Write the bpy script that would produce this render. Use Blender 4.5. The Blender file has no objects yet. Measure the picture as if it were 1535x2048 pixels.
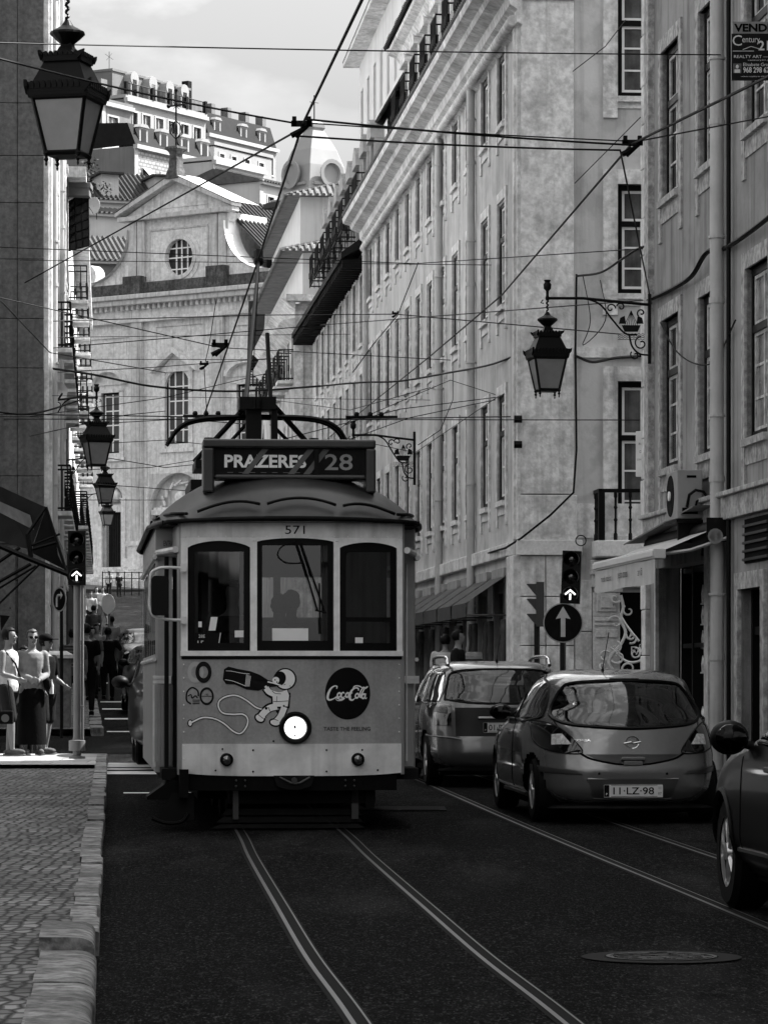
import bpy, bmesh, math, random
from mathutils import Vector, Matrix, noise
R = math.radians
random.seed(7)
scn = bpy.context.scene
COL = scn.collection
# ---------------- camera
CAMZ = 1.63
F = 7000.0; HZ = 1365.0; CX = 767.5; VPX = 158.0
cd = bpy.data.cameras.new('camera'); cam = bpy.data.objects.new('camera', cd); COL.objects.link(cam)
cam.location = (0, 0, CAMZ); cam.rotation_euler = (R(90), 0, 0)
cd.sensor_fit = 'HORIZONTAL'; cd.sensor_width = 36; cd.lens = F / 1535 * 36
cd.shift_y = (HZ - 1024) / 1535
cd.clip_start = 0.5; cd.clip_end = 3000
scn.camera = cam
# ---------------- world
SUN_AZ = math.atan2(1.0, 0.42)      # measured from +Y towards +X
SUN_EL = R(50)
w = bpy.data.worlds.new('World'); scn.world = w; w.use_nodes = True
nt = w.node_tree; N = nt.nodes; Lk = nt.links
for n in list(N): N.remove(n)
out = N.new('ShaderNodeOutputWorld'); bg = N.new('ShaderNodeBackground')
sky = N.new('ShaderNodeTexSky'); sky.sky_type = 'NISHITA'; sky.sun_disc = False
sky.sun_elevation = SUN_EL; sky.sun_rotation = SUN_AZ
bw = N.new('ShaderNodeRGBToBW'); Lk.new(sky.outputs[0], bw.inputs[0])
tc = N.new('ShaderNodeTexCoord'); mp = N.new('ShaderNodeMapping'); mp.inputs['Scale'].default_value = (1, 1, 2.2)
Lk.new(tc.outputs['Generated'], mp.inputs[0])
cn = N.new('ShaderNodeTexNoise'); cn.inputs['Scale'].default_value = 9; cn.inputs['Detail'].default_value = 8
Lk.new(mp.outputs[0], cn.inputs['Vector'])
sx = N.new('ShaderNodeSeparateXYZ'); Lk.new(tc.outputs['Generated'], sx.inputs[0])
mr = N.new('ShaderNodeMapRange'); mr.inputs[1].default_value = .145; mr.inputs[2].default_value = .19; mr.inputs[3].default_value = 0; mr.inputs[4].default_value = 1
Lk.new(sx.outputs[2], mr.inputs[0])
cr = N.new('ShaderNodeMapRange'); cr.inputs[1].default_value = .46; cr.inputs[2].default_value = .62; cr.inputs[3].default_value = -.12; cr.inputs[4].default_value = .75
Lk.new(cn.outputs[0], cr.inputs[0])
m1 = N.new('ShaderNodeMath'); m1.operation = 'MULTIPLY'; Lk.new(mr.outputs[0], m1.inputs[0]); Lk.new(cr.outputs[0], m1.inputs[1])
m2 = N.new('ShaderNodeMath'); m2.operation = 'ADD'; m2.inputs[1].default_value = 1.0; Lk.new(m1.outputs[0], m2.inputs[0])
m3 = N.new('ShaderNodeMath'); m3.operation = 'MULTIPLY'; Lk.new(bw.outputs[0], m3.inputs[0]); Lk.new(m2.outputs[0], m3.inputs[1])
el = N.new('ShaderNodeMapRange'); el.inputs[1].default_value = .16; el.inputs[2].default_value = .42; el.inputs[3].default_value = .27; el.inputs[4].default_value = 1.15; Lk.new(sx.outputs[2], el.inputs[0])
m4 = N.new('ShaderNodeMath'); m4.operation = 'MULTIPLY'; Lk.new(m3.outputs[0], m4.inputs[0]); Lk.new(el.outputs[0], m4.inputs[1])
Lk.new(m4.outputs[0], bg.inputs['Color']); bg.inputs['Strength'].default_value = 0.10
Lk.new(bg.outputs[0], out.inputs[0])
# ---------------- sun
sd = bpy.data.lights.new('sun', 'SUN'); sd.energy = 2.6; sd.angle = R(0.5); sd.color = (1, .995, .99)
sun = bpy.data.objects.new('sun', sd); COL.objects.link(sun)
tosun = Vector((math.sin(SUN_AZ) * math.cos(SUN_EL), math.cos(SUN_AZ) * math.cos(SUN_EL), math.sin(SUN_EL)))
sun.rotation_euler = tosun.to_track_quat('Z', 'Y').to_euler(); sun.location = (30, 0, 60)
vs = scn.view_settings; vs.view_transform = 'Standard'; vs.look = 'None'; vs.gamma = 1; vs.exposure = 2.55; vs.use_curve_mapping = False

# ---------------- ground profile and projection
GP = [(-60, -.3), (0, 0), (50, .5), (66, .78), (88, 1.2), (130, 2.7), (209, 6.5), (222, 7.6), (260, 12), (300, 30), (420, 38), (1500, 38)]
def G(Z):
    for (a, ga), (b, gb) in zip(GP, GP[1:]):
        if Z <= b: return ga + (gb - ga) * (Z - a) / (b - a)
    return GP[-1][1]
def at(px, py, Z): return Vector(((px - CX) / F * Z, Z, CAMZ + (HZ - py) / F * Z))
def sx_of(c, Z): return c - .0871 * Z          # x of a line parallel to the street with offset c
def pxz(c, px): return c * F / (px - VPX)      # depth at which that line is seen in column px
CC = 7.18; CD = 7.98                           # right-hand facade lines
STR = math.atan2(1, -.0871)                    # street direction angle

# ---------------- materials
MATS = {}
def M(name, v, rough=.8, metal=0., var=.15, scale=2., bump=0., bscale=30., streak=0., spec=.5, speck=0., sscale=120., coat=0., emit=0., stain=0., chips=0., raw=False):
    if name in MATS: return MATS[name]
    if v < .05 and spec == .5 and not coat: spec = .12
    if not raw and not emit and v < .45: v = .45*(v/.45)**1.45
    m = bpy.data.materials.new(name); m.use_nodes = True; nt = m.node_tree; N = nt.nodes; L = nt.links
    p = N['Principled BSDF']; p.inputs['Roughness'].default_value = rough; p.inputs['Metallic'].default_value = metal
    p.inputs['Specular IOR Level'].default_value = spec; p.inputs['Coat Weight'].default_value = coat; p.inputs['Coat Roughness'].default_value = .05
    tc = N.new('ShaderNodeTexCoord')
    cur = None
    def mul(a, b):
        x = N.new('ShaderNodeMath'); x.operation = 'MULTIPLY'; L.new(a, x.inputs[0]); L.new(b, x.inputs[1]); return x.outputs[0]
    def nz(scale, lo, hi, f0=.3, f1=.7, detail=6, mscale=None):
        n = N.new('ShaderNodeTexNoise'); n.inputs['Scale'].default_value = scale; n.inputs['Detail'].default_value = detail; n.inputs['Roughness'].default_value = .62
        if mscale:
            q = N.new('ShaderNodeMapping'); q.inputs['Scale'].default_value = mscale; L.new(tc.outputs['Object'], q.inputs[0]); L.new(q.outputs[0], n.inputs['Vector'])
        else: L.new(tc.outputs['Object'], n.inputs['Vector'])
        r = N.new('ShaderNodeMapRange'); r.inputs[1].default_value = f0; r.inputs[2].default_value = f1; r.inputs[3].default_value = lo; r.inputs[4].default_value = hi
        L.new(n.outputs[0], r.inputs[0]); return r.outputs[0]
    cur = nz(scale, v * (1 - var), v * (1 + var))
    if streak: cur = mul(cur, nz(1, 1, 1 - streak*1.5, .5, .76, 5, (4.5, 4.5, .22)))
    if stain: cur = mul(cur, nz(1.1, 1 - stain, 1, .42, .52, 8))
    if speck: cur = mul(cur, nz(sscale, 1 - speck, 1 + speck, .35, .65, 3))
    if chips:
        cur = mul(cur, nz(9, .55, 1.5, .4, .6, 3)); c2 = nz(1, 0, chips*.8, .57, .72, 2, (30, 9, 9)); c3 = nz(1, 0, chips*1.8, .56, .74, 2, (75, 17, 17)); c4 = nz(1, 0, chips*.7, .52, .8, 6, (1.0, .22, 1))
        for c_ in (c2, c3, c4):
            ad = N.new('ShaderNodeMath'); ad.operation = 'ADD'; L.new(cur, ad.inputs[0]); L.new(c_, ad.inputs[1]); cur = ad.outputs[0]
    L.new(cur, p.inputs['Base Color'])
    if bump:
        n = N.new('ShaderNodeTexNoise'); n.inputs['Scale'].default_value = bscale; n.inputs['Detail'].default_value = 5; L.new(tc.outputs['Object'], n.inputs['Vector'])
        b = N.new('ShaderNodeBump'); b.inputs['Strength'].default_value = bump; b.inputs['Distance'].default_value = .02; L.new(n.outputs[0], b.inputs['Height']); L.new(b.outputs[0], p.inputs['Normal'])
    if emit:
        p.inputs['Emission Color'].default_value = (1, 1, 1, 1); p.inputs['Emission Strength'].default_value = emit
    MATS[name] = m; return m
def glass_mat(name, tint, gl=.06):
    m = bpy.data.materials.new(name); m.use_nodes = True; nt = m.node_tree; N = nt.nodes; L = nt.links
    N.remove(N['Principled BSDF']); t = N.new('ShaderNodeBsdfTransparent'); t.inputs[0].default_value = (tint,) * 3 + (1,)
    g = N.new('ShaderNodeBsdfGlossy'); g.inputs['Roughness'].default_value = .02
    fr = N.new('ShaderNodeFresnel'); fr.inputs[0].default_value = 1.5
    a = N.new('ShaderNodeMath'); a.operation = 'ADD'; a.inputs[1].default_value = gl; L.new(fr.outputs[0], a.inputs[0])
    mx = N.new('ShaderNodeMixShader'); L.new(a.outputs[0], mx.inputs[0]); L.new(t.outputs[0], mx.inputs[1]); L.new(g.outputs[0], mx.inputs[2])
    L.new(mx.outputs[0], N['Material Output'].inputs[0]); MATS[name] = m; return m
def pattern_mat(name, kind, v, scale, rough=.85, mortar=.3, bump=.6, bw_=.5, bh=.25, var=.35, noisev=.3):
    m = bpy.data.materials.new(name); m.use_nodes = True; nt = m.node_tree; N = nt.nodes; L = nt.links
    p = N['Principled BSDF']; p.inputs['Roughness'].default_value = rough
    tc = N.new('ShaderNodeTexCoord'); 
    if kind == 'cobble':
        nn = N.new('ShaderNodeTexNoise'); nn.inputs['Scale'].default_value = 3; L.new(tc.outputs['Object'], nn.inputs['Vector'])
        vm = N.new('ShaderNodeVectorMath'); vm.operation = 'MULTIPLY_ADD'; vm.inputs[1].default_value = (.05, .05, 0); L.new(nn.outputs['Color'], vm.inputs[0]); qs = N.new('ShaderNodeMapping'); qs.inputs['Scale'].default_value = (1.25, .62, 1); L.new(tc.outputs['Object'], qs.inputs[0]); L.new(qs.outputs[0], vm.inputs[2])
        a = N.new('ShaderNodeTexVoronoi'); a.feature = 'DISTANCE_TO_EDGE'; a.voronoi_dimensions = '2D'; a.inputs['Scale'].default_value = scale; a.inputs['Randomness'].default_value = .55; L.new(vm.outputs[0], a.inputs['Vector'])
        c = N.new('ShaderNodeTexVoronoi'); c.voronoi_dimensions = '2D'; c.inputs['Scale'].default_value = scale; c.inputs['Randomness'].default_value = .55; L.new(vm.outputs[0], c.inputs['Vector'])
        e = N.new('ShaderNodeMapRange'); e.inputs[1].default_value = .02; e.inputs[2].default_value = .2; e.inputs[3].default_value = mortar; e.inputs[4].default_value = 1; L.new(a.outputs['Distance'], e.inputs[0])
        rr = N.new('ShaderNodeMapRange'); rr.inputs[3].default_value = v * (1 - var); rr.inputs[4].default_value = v * (1 + var); L.new(c.outputs['Color'], rr.inputs[0])
        height = e.outputs[0]; col = rr.outputs[0]
    elif kind == 'brick':
        a = N.new('ShaderNodeTexBrick'); a.inputs['Scale'].default_value = scale; a.inputs['Brick Width'].default_value = bw_; a.inputs['Row Height'].default_value = bh
        a.inputs['Mortar Size'].default_value = .012; a.inputs['Color1'].default_value = (1, 1, 1, 1); a.inputs['Color2'].default_value = (1 - var,) * 3 + (1,); a.inputs['Mortar'].default_value = (mortar,) * 3 + (1,)
        q = N.new('ShaderNodeMapping'); q.inputs['Rotation'].default_value = (R(90), 0, 0); L.new(tc.outputs['Object'], q.inputs[0]); L.new(q.outputs[0], a.inputs['Vector'])
        rr = N.new('ShaderNodeMath'); rr.operation = 'MULTIPLY'; rr.inputs[1].default_value = v; L.new(a.outputs['Color'], rr.inputs[0])
        col = rr.outputs[0]; height = a.outputs['Color']
    nz = N.new('ShaderNodeTexNoise'); nz.inputs['Scale'].default_value = 1.3; nz.inputs['Detail'].default_value = 7; L.new(tc.outputs['Object'], nz.inputs['Vector'])
    r2 = N.new('ShaderNodeMapRange'); r2.inputs[1].default_value = .3; r2.inputs[2].default_value = .7; r2.inputs[3].default_value = 1 - noisev; r2.inputs[4].default_value = 1 + noisev; L.new(nz.outputs[0], r2.inputs[0])
    mu = N.new('ShaderNodeMath'); mu.operation = 'MULTIPLY'; L.new(col, mu.inputs[0]); L.new(r2.outputs[0], mu.inputs[1])
    m2 = N.new('ShaderNodeMath'); m2.operation = 'MULTIPLY'; L.new(mu.outputs[0], m2.inputs[0])
    if kind == 'cobble': L.new(height, m2.inputs[1])
    else: m2.inputs[1].default_value = 1
    L.new(m2.outputs[0], p.inputs['Base Color'])
    b = N.new('ShaderNodeBump'); b.inputs['Strength'].default_value = bump; b.inputs['Distance'].default_value = .02; L.new(height, b.inputs['Height']); L.new(b.outputs[0], p.inputs['Normal'])
    MATS[name] = m; return m

# ---------------- mesh builder
class MB:
    def __init__(s): s.v = []; s.f = []
    def add(s, vs, fs):
        o = len(s.v); s.v += [tuple(v) for v in vs]; s.f += [tuple(i + o for i in f) for f in fs]; return s
    def box(s, x0, x1, y0, y1, z0, z1):
        if x0 > x1: x0, x1 = x1, x0
        if y0 > y1: y0, y1 = y1, y0
        if z0 > z1: z0, z1 = z1, z0
        return s.add([(x0,y0,z0),(x1,y0,z0),(x1,y1,z0),(x0,y1,z0),(x0,y0,z1),(x1,y0,z1),(x1,y1,z1),(x0,y1,z1)],
              [(0,3,2,1),(4,5,6,7),(0,1,5,4),(1,2,6,5),(2,3,7,6),(3,0,4,7)])
    def prism(s, poly, y0, y1, ax='y'):
        n = len(poly)
        if ax == 'y': f = lambda p, t: (p[0], t, p[1])
        elif ax == 'x': f = lambda p, t: (t, p[0], p[1])
        else: f = lambda p, t: (p[0], p[1], t)
        return s.add([f(p, y0) for p in poly] + [f(p, y1) for p in poly],
              [tuple(range(n)), tuple(range(2*n-1, n-1, -1))] + [(i, i+n, (i+1) % n + n, (i+1) % n) for i in range(n)])
    def tube(s, pts, r, n=8, cap=True, flat=1.):
        pts = [Vector(p) for p in pts]; rs = r if isinstance(r, (list, tuple)) else [r]*len(pts)
        vs = []; up = None
        for i, p in enumerate(pts):
            t = (pts[min(i+1, len(pts)-1)] - pts[max(i-1, 0)])
            if t.length < 1e-9: t = Vector((0, 0, 1))
            t.normalize()
            if up is None: up = Vector((0, 0, 1)) if abs(t.z) < .9 else Vector((0, 1, 0))
            a = t.cross(up)
            if a.length < 1e-6: a = t.cross(Vector((1, 0, 0)))
            a.normalize(); b = a.cross(t).normalized(); up = b
            for k in range(n):
                q = 2*math.pi*k/n; vs.append(p + a*math.cos(q)*rs[i] + b*math.sin(q)*rs[i]*flat)
        fs = [(i*n+k, i*n+(k+1) % n, (i+1)*n+(k+1) % n, (i+1)*n+k) for i in range(len(pts)-1) for k in range(n)]
        if cap: fs += [tuple(range(n-1, -1, -1)), tuple(range((len(pts)-1)*n, len(pts)*n))]
        return s.add(vs, fs)
    def lathe(s, prof, n=16, c=(0, 0, 0), ax='z', ph=0., sx=1., sy=1., cap=True):
        vs = []
        for r, z in prof:
            for k in range(n):
                q = 2*math.pi*(k+ph)/n; a = r*math.cos(q)*sx; b = r*math.sin(q)*sy
                v = {'z': (a, b, z), 'y': (a, z, b), 'x': (z, a, b)}[ax]
                vs.append((v[0]+c[0], v[1]+c[1], v[2]+c[2]))
        fs = [(i*n+k, i*n+(k+1) % n, (i+1)*n+(k+1) % n, (i+1)*n+k) for i in range(len(prof)-1) for k in range(n)]
        if cap: fs += [tuple(range(n-1, -1, -1)), tuple(range((len(prof)-1)*n, len(prof)*n))]
        return s.add(vs, fs)
    def sph(s, c, r, n=12, m=8, sc=(1, 1, 1)):
        vs = []; 
        for i in range(1, m):
            a = math.pi*i/m
            for k in range(n):
                q = 2*math.pi*k/n; vs.append((c[0]+r*sc[0]*math.sin(a)*math.cos(q), c[1]+r*sc[1]*math.sin(a)*math.sin(q), c[2]+r*sc[2]*math.cos(a)))
        t = len(vs); vs += [(c[0], c[1], c[2]+r*sc[2]), (c[0], c[1], c[2]-r*sc[2])]
        fs = [(i*n+k, (i+1)*n+k, (i+1)*n+(k+1) % n, i*n+(k+1) % n) for i in range(m-2) for k in range(n)]
        fs += [(t, k, (k+1) % n) for k in range(n)] + [(t+1, (m-2)*n+(k+1) % n, (m-2)*n+k) for k in range(n)]
        return s.add(vs, fs)
    def grid(s, fn, nu, nv, wrap=False):
        vs = [fn(i/nu, j/nv) for j in range(nv+1) for i in range(nu+1)]
        return s.add(vs, [(j*(nu+1)+i, j*(nu+1)+i+1, (j+1)*(nu+1)+i+1, (j+1)*(nu+1)+i) for j in range(nv) for i in range(nu)])
    def xf(s, m):
        s.v = [tuple(m @ Vector(v)) for v in s.v]; return s
    def merge(s, o): return s.add(o.v, o.f)
    def mesh(s, name):
        me = bpy.data.meshes.new(name); me.from_pydata(s.v, [], s.f); me.update(); return me
    def build(s, name, mat, parent=None, smooth=None, bevel=0., fix=True):
        me = s.mesh(name)
        if fix:
            b = bmesh.new(); b.from_mesh(me); bmesh.ops.recalc_face_normals(b, faces=b.faces); b.to_mesh(me); b.free()
        if smooth is not None:
            for p in me.polygons: p.use_smooth = True
            me.set_sharp_from_angle(angle=R(smooth))
        me.materials.append(mat)
        o = bpy.data.objects.new(name, me); COL.objects.link(o); o.parent = parent
        if bevel:
            m = o.modifiers.new('bevel', 'BEVEL'); m.width = bevel; m.segments = 2; m.limit_method = 'ANGLE'; m.angle_limit = R(40)
        return o
def tag(o, label, cat, group=None, kind=None):
    o['label'] = label
    if cat: o['category'] = cat
    if group: o['group'] = group
    if kind: o['kind'] = kind
    return o
def struct(o, label=None):
    o['kind'] = 'structure'
    if label: o['label'] = label
    return o
def thing(name, label, cat, loc=(0, 0, 0), rz=0., group=None):
    o = bpy.data.objects.new(name, None); COL.objects.link(o); o.empty_display_size = .2
    o.location = loc; o.rotation_euler = (0, 0, rz); return tag(o, label, cat, group)
KIDS = {}
def dup(o, parent=None, loc=None, rz=None, label=None):
    c = o.copy(); COL.objects.link(c); c.parent = parent
    if loc is not None: c.location = loc
    if rz is not None: c.rotation_euler = (0, 0, rz)
    if label: c['label'] = label
    for ch in list(o.children): dup(ch, c)
    return c
def text_geo(s, width=None, height=None, shear=0., bold=0., space=1.):
    cu = bpy.data.curves.new('t', 'FONT'); cu.body = s; cu.size = 1; cu.align_x = 'CENTER'; cu.shear = shear; cu.offset = bold; cu.space_character = space
    cu.resolution_u = 3; cu.fill_mode = 'FRONT'
    ob = bpy.data.objects.new('t', cu); COL.objects.link(ob)
    bpy.context.view_layer.update()
    dg = bpy.context.evaluated_depsgraph_get(); me = bpy.data.meshes.new_from_object(ob.evaluated_get(dg))
    vs = [(v.co.x, v.co.y) for v in me.vertices]; fs = [tuple(p.vertices) for p in me.polygons]
    bpy.data.objects.remove(ob); bpy.data.curves.remove(cu); bpy.data.meshes.remove(me)
    x0 = min(v[0] for v in vs); x1 = max(v[0] for v in vs); y0 = min(v[1] for v in vs); y1 = max(v[1] for v in vs)
    kx = width/(x1-x0) if width else height/(y1-y0); ky = height/(y1-y0) if height else kx
    return [((x-(x0+x1)/2)*kx, (y-(y0+y1)/2)*ky) for x, y in vs], fs
def text(mb, s, fn, **kw):      # fn maps (x, z) of the lettering to a 3-D point
    vs, fs = text_geo(s, **kw); return mb.add([fn(x, z) for x, z in vs], fs)
def interp(tab, z):
    if z <= tab[0][0]: return tab[0][1:]
    for a, b in zip(tab, tab[1:]):
        if z <= b[0]:
            t = (z-a[0])/(b[0]-a[0]); return tuple(p+(q-p)*t for p, q in zip(a[1:], b[1:]))
    return tab[-1][1:]
def catmull(pts, k=6):
    pts = [Vector(p) for p in pts]; P = [pts[0]*2-pts[1]] + pts + [pts[-1]*2-pts[-2]]; o = []
    for i in range(1, len(P)-2):
        for j in range(k):
            t = j/k; a, b, c, d = P[i-1:i+3]
            o.append(.5*((2*b)+(c-a)*t+(2*a-5*b+4*c-d)*t*t+(3*b-a-3*c+d)*t**3))
    return o+[pts[-1]]

# ---------------- shared materials
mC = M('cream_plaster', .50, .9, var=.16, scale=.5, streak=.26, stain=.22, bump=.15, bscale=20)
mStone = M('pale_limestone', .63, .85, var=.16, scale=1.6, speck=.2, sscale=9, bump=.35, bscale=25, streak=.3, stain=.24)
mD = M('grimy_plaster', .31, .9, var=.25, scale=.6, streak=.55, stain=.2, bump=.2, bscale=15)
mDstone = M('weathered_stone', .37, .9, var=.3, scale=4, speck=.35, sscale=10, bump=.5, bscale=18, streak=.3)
mFrame = M('dark_painted_wood', .012, .5, var=.2)
mSash = M('white_painted_wood', .72, .5, var=.08)
mPane = M('dark_window_pane', .02, .06, var=.5, scale=1.2, spec=.9)
mPaneL = M('curtained_window_pane', .16, .08, var=.5, scale=2.5, spec=.9, streak=.5)
mIron = M('black_wrought_iron', .010, .5, var=.2, spec=.14)
mTile = M('dark_roof_tile', .05, .9, var=.4, scale=3, bump=.4)
mTileL = M('pale_roof_tile', .17, .9, var=.4, scale=3, bump=.4)
mBlack = M('black_interior', .006, .9, var=.1)
mWood = M('dark_eave_wood', .035, .8, var=.4, scale=3)
mPipe = M('painted_drainpipe', .42, .5, var=.15, streak=.25)
mWire = M('black_cable', .008, .6, var=.1)
mWhite = M('white_paint', .78, .6, var=.08)

def vary(t, prob=.35, seed=1):
    rnd = random.Random(seed); cache = {}
    for w_ in t.children:
        if w_.name.split('.')[0] not in ('window', 'attic_window'): continue
        if rnd.random() > prob: continue
        for ch in w_.children:
            if ch.name.startswith('pane'):
                k = (ch.data.name, rnd.randrange(3))
                if k not in cache:
                    me = ch.data.copy(); me.materials[0] = M('drawn_curtain_pane_%s' % 'abc'[k[1]], (.07, .16, .34)[k[1]], .12, var=.5, scale=(1.5, 2.5, 4)[k[1]], streak=.4, spec=.8); cache[k] = me
                ch.data = cache[k]
# ---------------- window and facade builders (local x along the wall, -y outwards, z up)
def window_set(parent, w, h, style, glass=None, arch=0., name='window'):
    """dark outer frame with white sash and pane; origin at the bottom centre of the opening"""
    m = MB(); t = .09; x = w/2
    m.box(-x, -x+t, .12, .2, 0, h); m.box(x-t, x, .12, .2, 0, h); m.box(-x+t, x-t, .12, .2, 0, t); m.box(-x+t, x-t, .12, .2, h-t, h)
    tr = h*.62
    m.box(-x+t, x-t, .11, .19, tr, tr+.09)
    o = m.build(name, mFrame, parent)
    s = MB(); a = x-t; q = .045
    for z0, z1, rows in ((t, tr, 2 if style != 'big' else 3), (tr+.09, h-t, 1)):
        s.box(-a, -a+q, .14, .18, z0, z1); s.box(a-q, a, .14, .18, z0, z1); s.box(-.035, .035, .135, .18, z0, z1)
        s.box(-a+q, a-q, .14, .18, z0, z0+q); s.box(-a+q, a-q, .14, .18, z1-q, z1)
        for r in range(1, rows):
            zz = z0+(z1-z0)*r/rows; s.box(-a+q, a-q, .145, .175, zz-.015, zz+.015)
    s.build('sash', mSash, o)
    p = MB(); p.box(-a, a, .16, .17, t, h-t); p.build('pane', glass or mPane, o)
    return o
def surround_mb(w, h, arch=0., apron=.42, j=.17, d=.035):
    m = MB(); x = w/2
    m.box(-x-j, -x, -d, .1, -apron, h+j); m.box(x, x+j, -d, .1, -apron, h+j)
    m.box(-x, x, -d, .1, h, h+j)
    m.box(-x-.001, x+.001, -d-.05, .12, -.09, 0); m.box(-x, x, -d+.01, .05, -apron*.55, -.09)
    if arch:
        n = 10
        for sgn in (-1, 1):
            poly = [(sgn*x, h)] + [(sgn*x*math.sin(math.pi/2*(1-k/n)) if k else sgn*x, h-arch+arch*math.cos(math.pi/2*(1-k/n))) for k in range(n+1)]
            m.prism(poly, -d, .11)
    return m
def wall_mb(x0, x1, z0, z1, holes, depth=.22):
    m = MB(); xs = sorted({x0, x1, *[h[0] for h in holes], *[h[1] for h in holes]}); zs = sorted({z0, z1, *[h[2] for h in holes], *[h[3] for h in holes]})
    xs = [x for x in xs if x0 <= x <= x1]; zs = [z for z in zs if z0 <= z <= z1]
    for a, b in zip(xs, xs[1:]):
        for c, d in zip(zs, zs[1:]):
            mx, mz = (a+b)/2, (c+d)/2
            if any(h[0] < mx < h[1] and h[2] < mz < h[3] for h in holes): continue
            m.add([(a,0,c),(b,0,c),(b,0,d),(a,0,d)], [(0,1,2,3)])
    for a, b, c, d in holes:
        m.add([(a,0,c),(a,0,d),(a,depth,d),(a,depth,c),(b,0,c),(b,0,d),(b,depth,d),(b,depth,c)], [(0,1,2,3),(4,7,6,5),(0,3,7,4),(1,5,6,2)])
    return m
# ================= SETTING: ground, road, pavements
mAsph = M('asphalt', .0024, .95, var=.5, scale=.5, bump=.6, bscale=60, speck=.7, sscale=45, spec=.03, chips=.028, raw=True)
mEarth = M('earth', .12, .95)
mCob = pattern_mat('cobblestones', 'cobble', .13, 9, mortar=.04, bump=1., var=.6, noisev=.5)
mKerb = M('kerb_stone', .22, .8, var=.5, scale=2.2, bump=.8, bscale=22, speck=.6, sscale=12, stain=.4)
mPaint = M('worn_road_paint', .62, .8, var=.25, scale=6)
mRail = M('polished_rail_steel', .04, .45, var=.4, scale=3, spec=.35, raw=True)
mGroove = M('rail_groove', .004, .9)
def strip_sheet(name, mat, xl, xr, Zs, dz, nx=1, kind='structure', bumpy=0.):
    m = MB()
    def fn(u, v):
        Z = Zs[0]+(Zs[-1]-Zs[0])*v; a = xl(Z); b = xr(Z); x = a+(b-a)*u
        return (x, Z, G(Z)+dz+(noise.noise(Vector((x*1.3, Z*.9, 3)))*bumpy if bumpy else 0))
    n = max(1, int(round((Zs[-1]-Zs[0])/(1 if not bumpy else .35))))
    m.grid(fn, nx, n); o = m.build(name, mat, smooth=40); o['kind'] = kind; return o
gm = MB(); rows = [-60, 0, 50, 66, 88, 130, 209, 222, 260, 300, 420, 1500]
gm.add([(x, Z, G(Z)-.05) for Z in rows for x in (-900, 900)], [(2*i, 2*i+1, 2*i+3, 2*i+2) for i in range(len(rows)-1)])
struct(gm.build('ground', mEarth))
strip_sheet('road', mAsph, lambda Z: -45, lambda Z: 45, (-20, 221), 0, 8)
K1 = lambda Z: -.08-.0774*Z
K2 = lambda Z: .42-.0871*Z
strip_sheet('pavement', mCob, lambda Z: K1(Z)-5.5, lambda Z: K1(Z)-.10, (-5, 48.6), .100, 14, bumpy=.018)
strip_sheet('far_pavement', mCob, lambda Z: K2(Z)-5, lambda Z: K2(Z)-.22, (61, 216), .125, 2)
strip_sheet('right_pavement', mCob, lambda Z: CC-1.3-.0871*Z, lambda Z: CC+.6-.0871*Z, (56, 216), .125, 2)
strip_sheet('near_right_pavement', mCob, lambda Z: CD-1.35-.0871*Z, lambda Z: CD+.6-.0871*Z, (-5, 50), .125, 2)
def kerb(name, kf, Z0, Z1, w=.26, lo=.6, hi=1.3, side=1, big=None):
    m = MB(); Z = Z0; rnd = random.Random(5)
    while Z < Z1:
        L = rnd.uniform(lo, hi); Ze = min(Z+L, Z1); t = .012+rnd.random()*.012; dz = rnd.uniform(-.012, .012); dx = rnd.uniform(-.012, .012)
        b0 = big(Z) if big else 0
        nseg = 6; prof = []
        ww = w*(1+b0*.85)
        for k in range(nseg+1):               # rounded edge, heavily rounded on the dropped stones
            a = k/nseg*math.pi/2; r = .02+.075*b0; prof.append((-r+r*math.sin(a), .14-r*.55+r*.55*math.cos(a)))
        prof = [(-ww, -.1), (-ww, .14)] + prof + [(0, -.1)]
        vs = []
        for zz in (Z+t, Ze-t*.3):
            for (x, h) in prof: vs.append((kf(zz)+side*x+dx, zz, G(zz)+h+dz*(1+3*b0)))
        n = len(prof); m.add(vs, [tuple(range(n)), tuple(range(2*n-1, n-1, -1))]+[(i, i+n, (i+1) % n+n, (i+1) % n) for i in range(n)])
        Z = Ze
    o = m.build(name, mKerb, smooth=35); o['kind'] = 'structure'; return o
kerb('kerb', K1, 5, 48.7, .15, .55, 1.25, big=lambda Z: 1. if Z < 18.2 else 0)
kerb('far_kerb', K2, 61, 216, .22)
kerb('right_kerb', lambda Z: CC-1.35-.0871*Z, 55.9, 216, .2, side=-1)
kerb('near_right_kerb', lambda Z: CD-1.4-.0871*Z, -5, 50.1, .2, side=-1)
# side-street pavement edge at the corner and the pale squares of the corner paving
mSq = pattern_mat('corner_paving', 'brick', .5, 1, mortar=.25, bump=.3, bw_=.85, bh=.75, var=.62)
mSq.node_tree.nodes['Mapping'].inputs['Rotation'].default_value = (0, 0, 0)
strip_sheet('corner_paving', mSq, lambda Z: K1(Z)-4.6, lambda Z: K1(Z)-.14, (44.2, 48.58), .150, 6)
kb = MB(); kb.box(-9.5, K1(48.7), 48.62, 48.85, .3, G(48.7)+.15); struct(kb.build('side_kerb', mKerb, bevel=.02))
def band(name, X0, X1, Z0, Z1, dz=.004, mat=mPaint):
    m = MB(); n = max(1, int((Z1-Z0)))
    m.grid(lambda u, v: (X0+(X1-X0)*u-(.08*(Z0+(Z1-Z0)*v-Z0)), Z0+(Z1-Z0)*v, G(Z0+(Z1-Z0)*v)+dz), 1, n)
    o = m.build(name, mat); o['kind'] = 'structure'; return o
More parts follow.
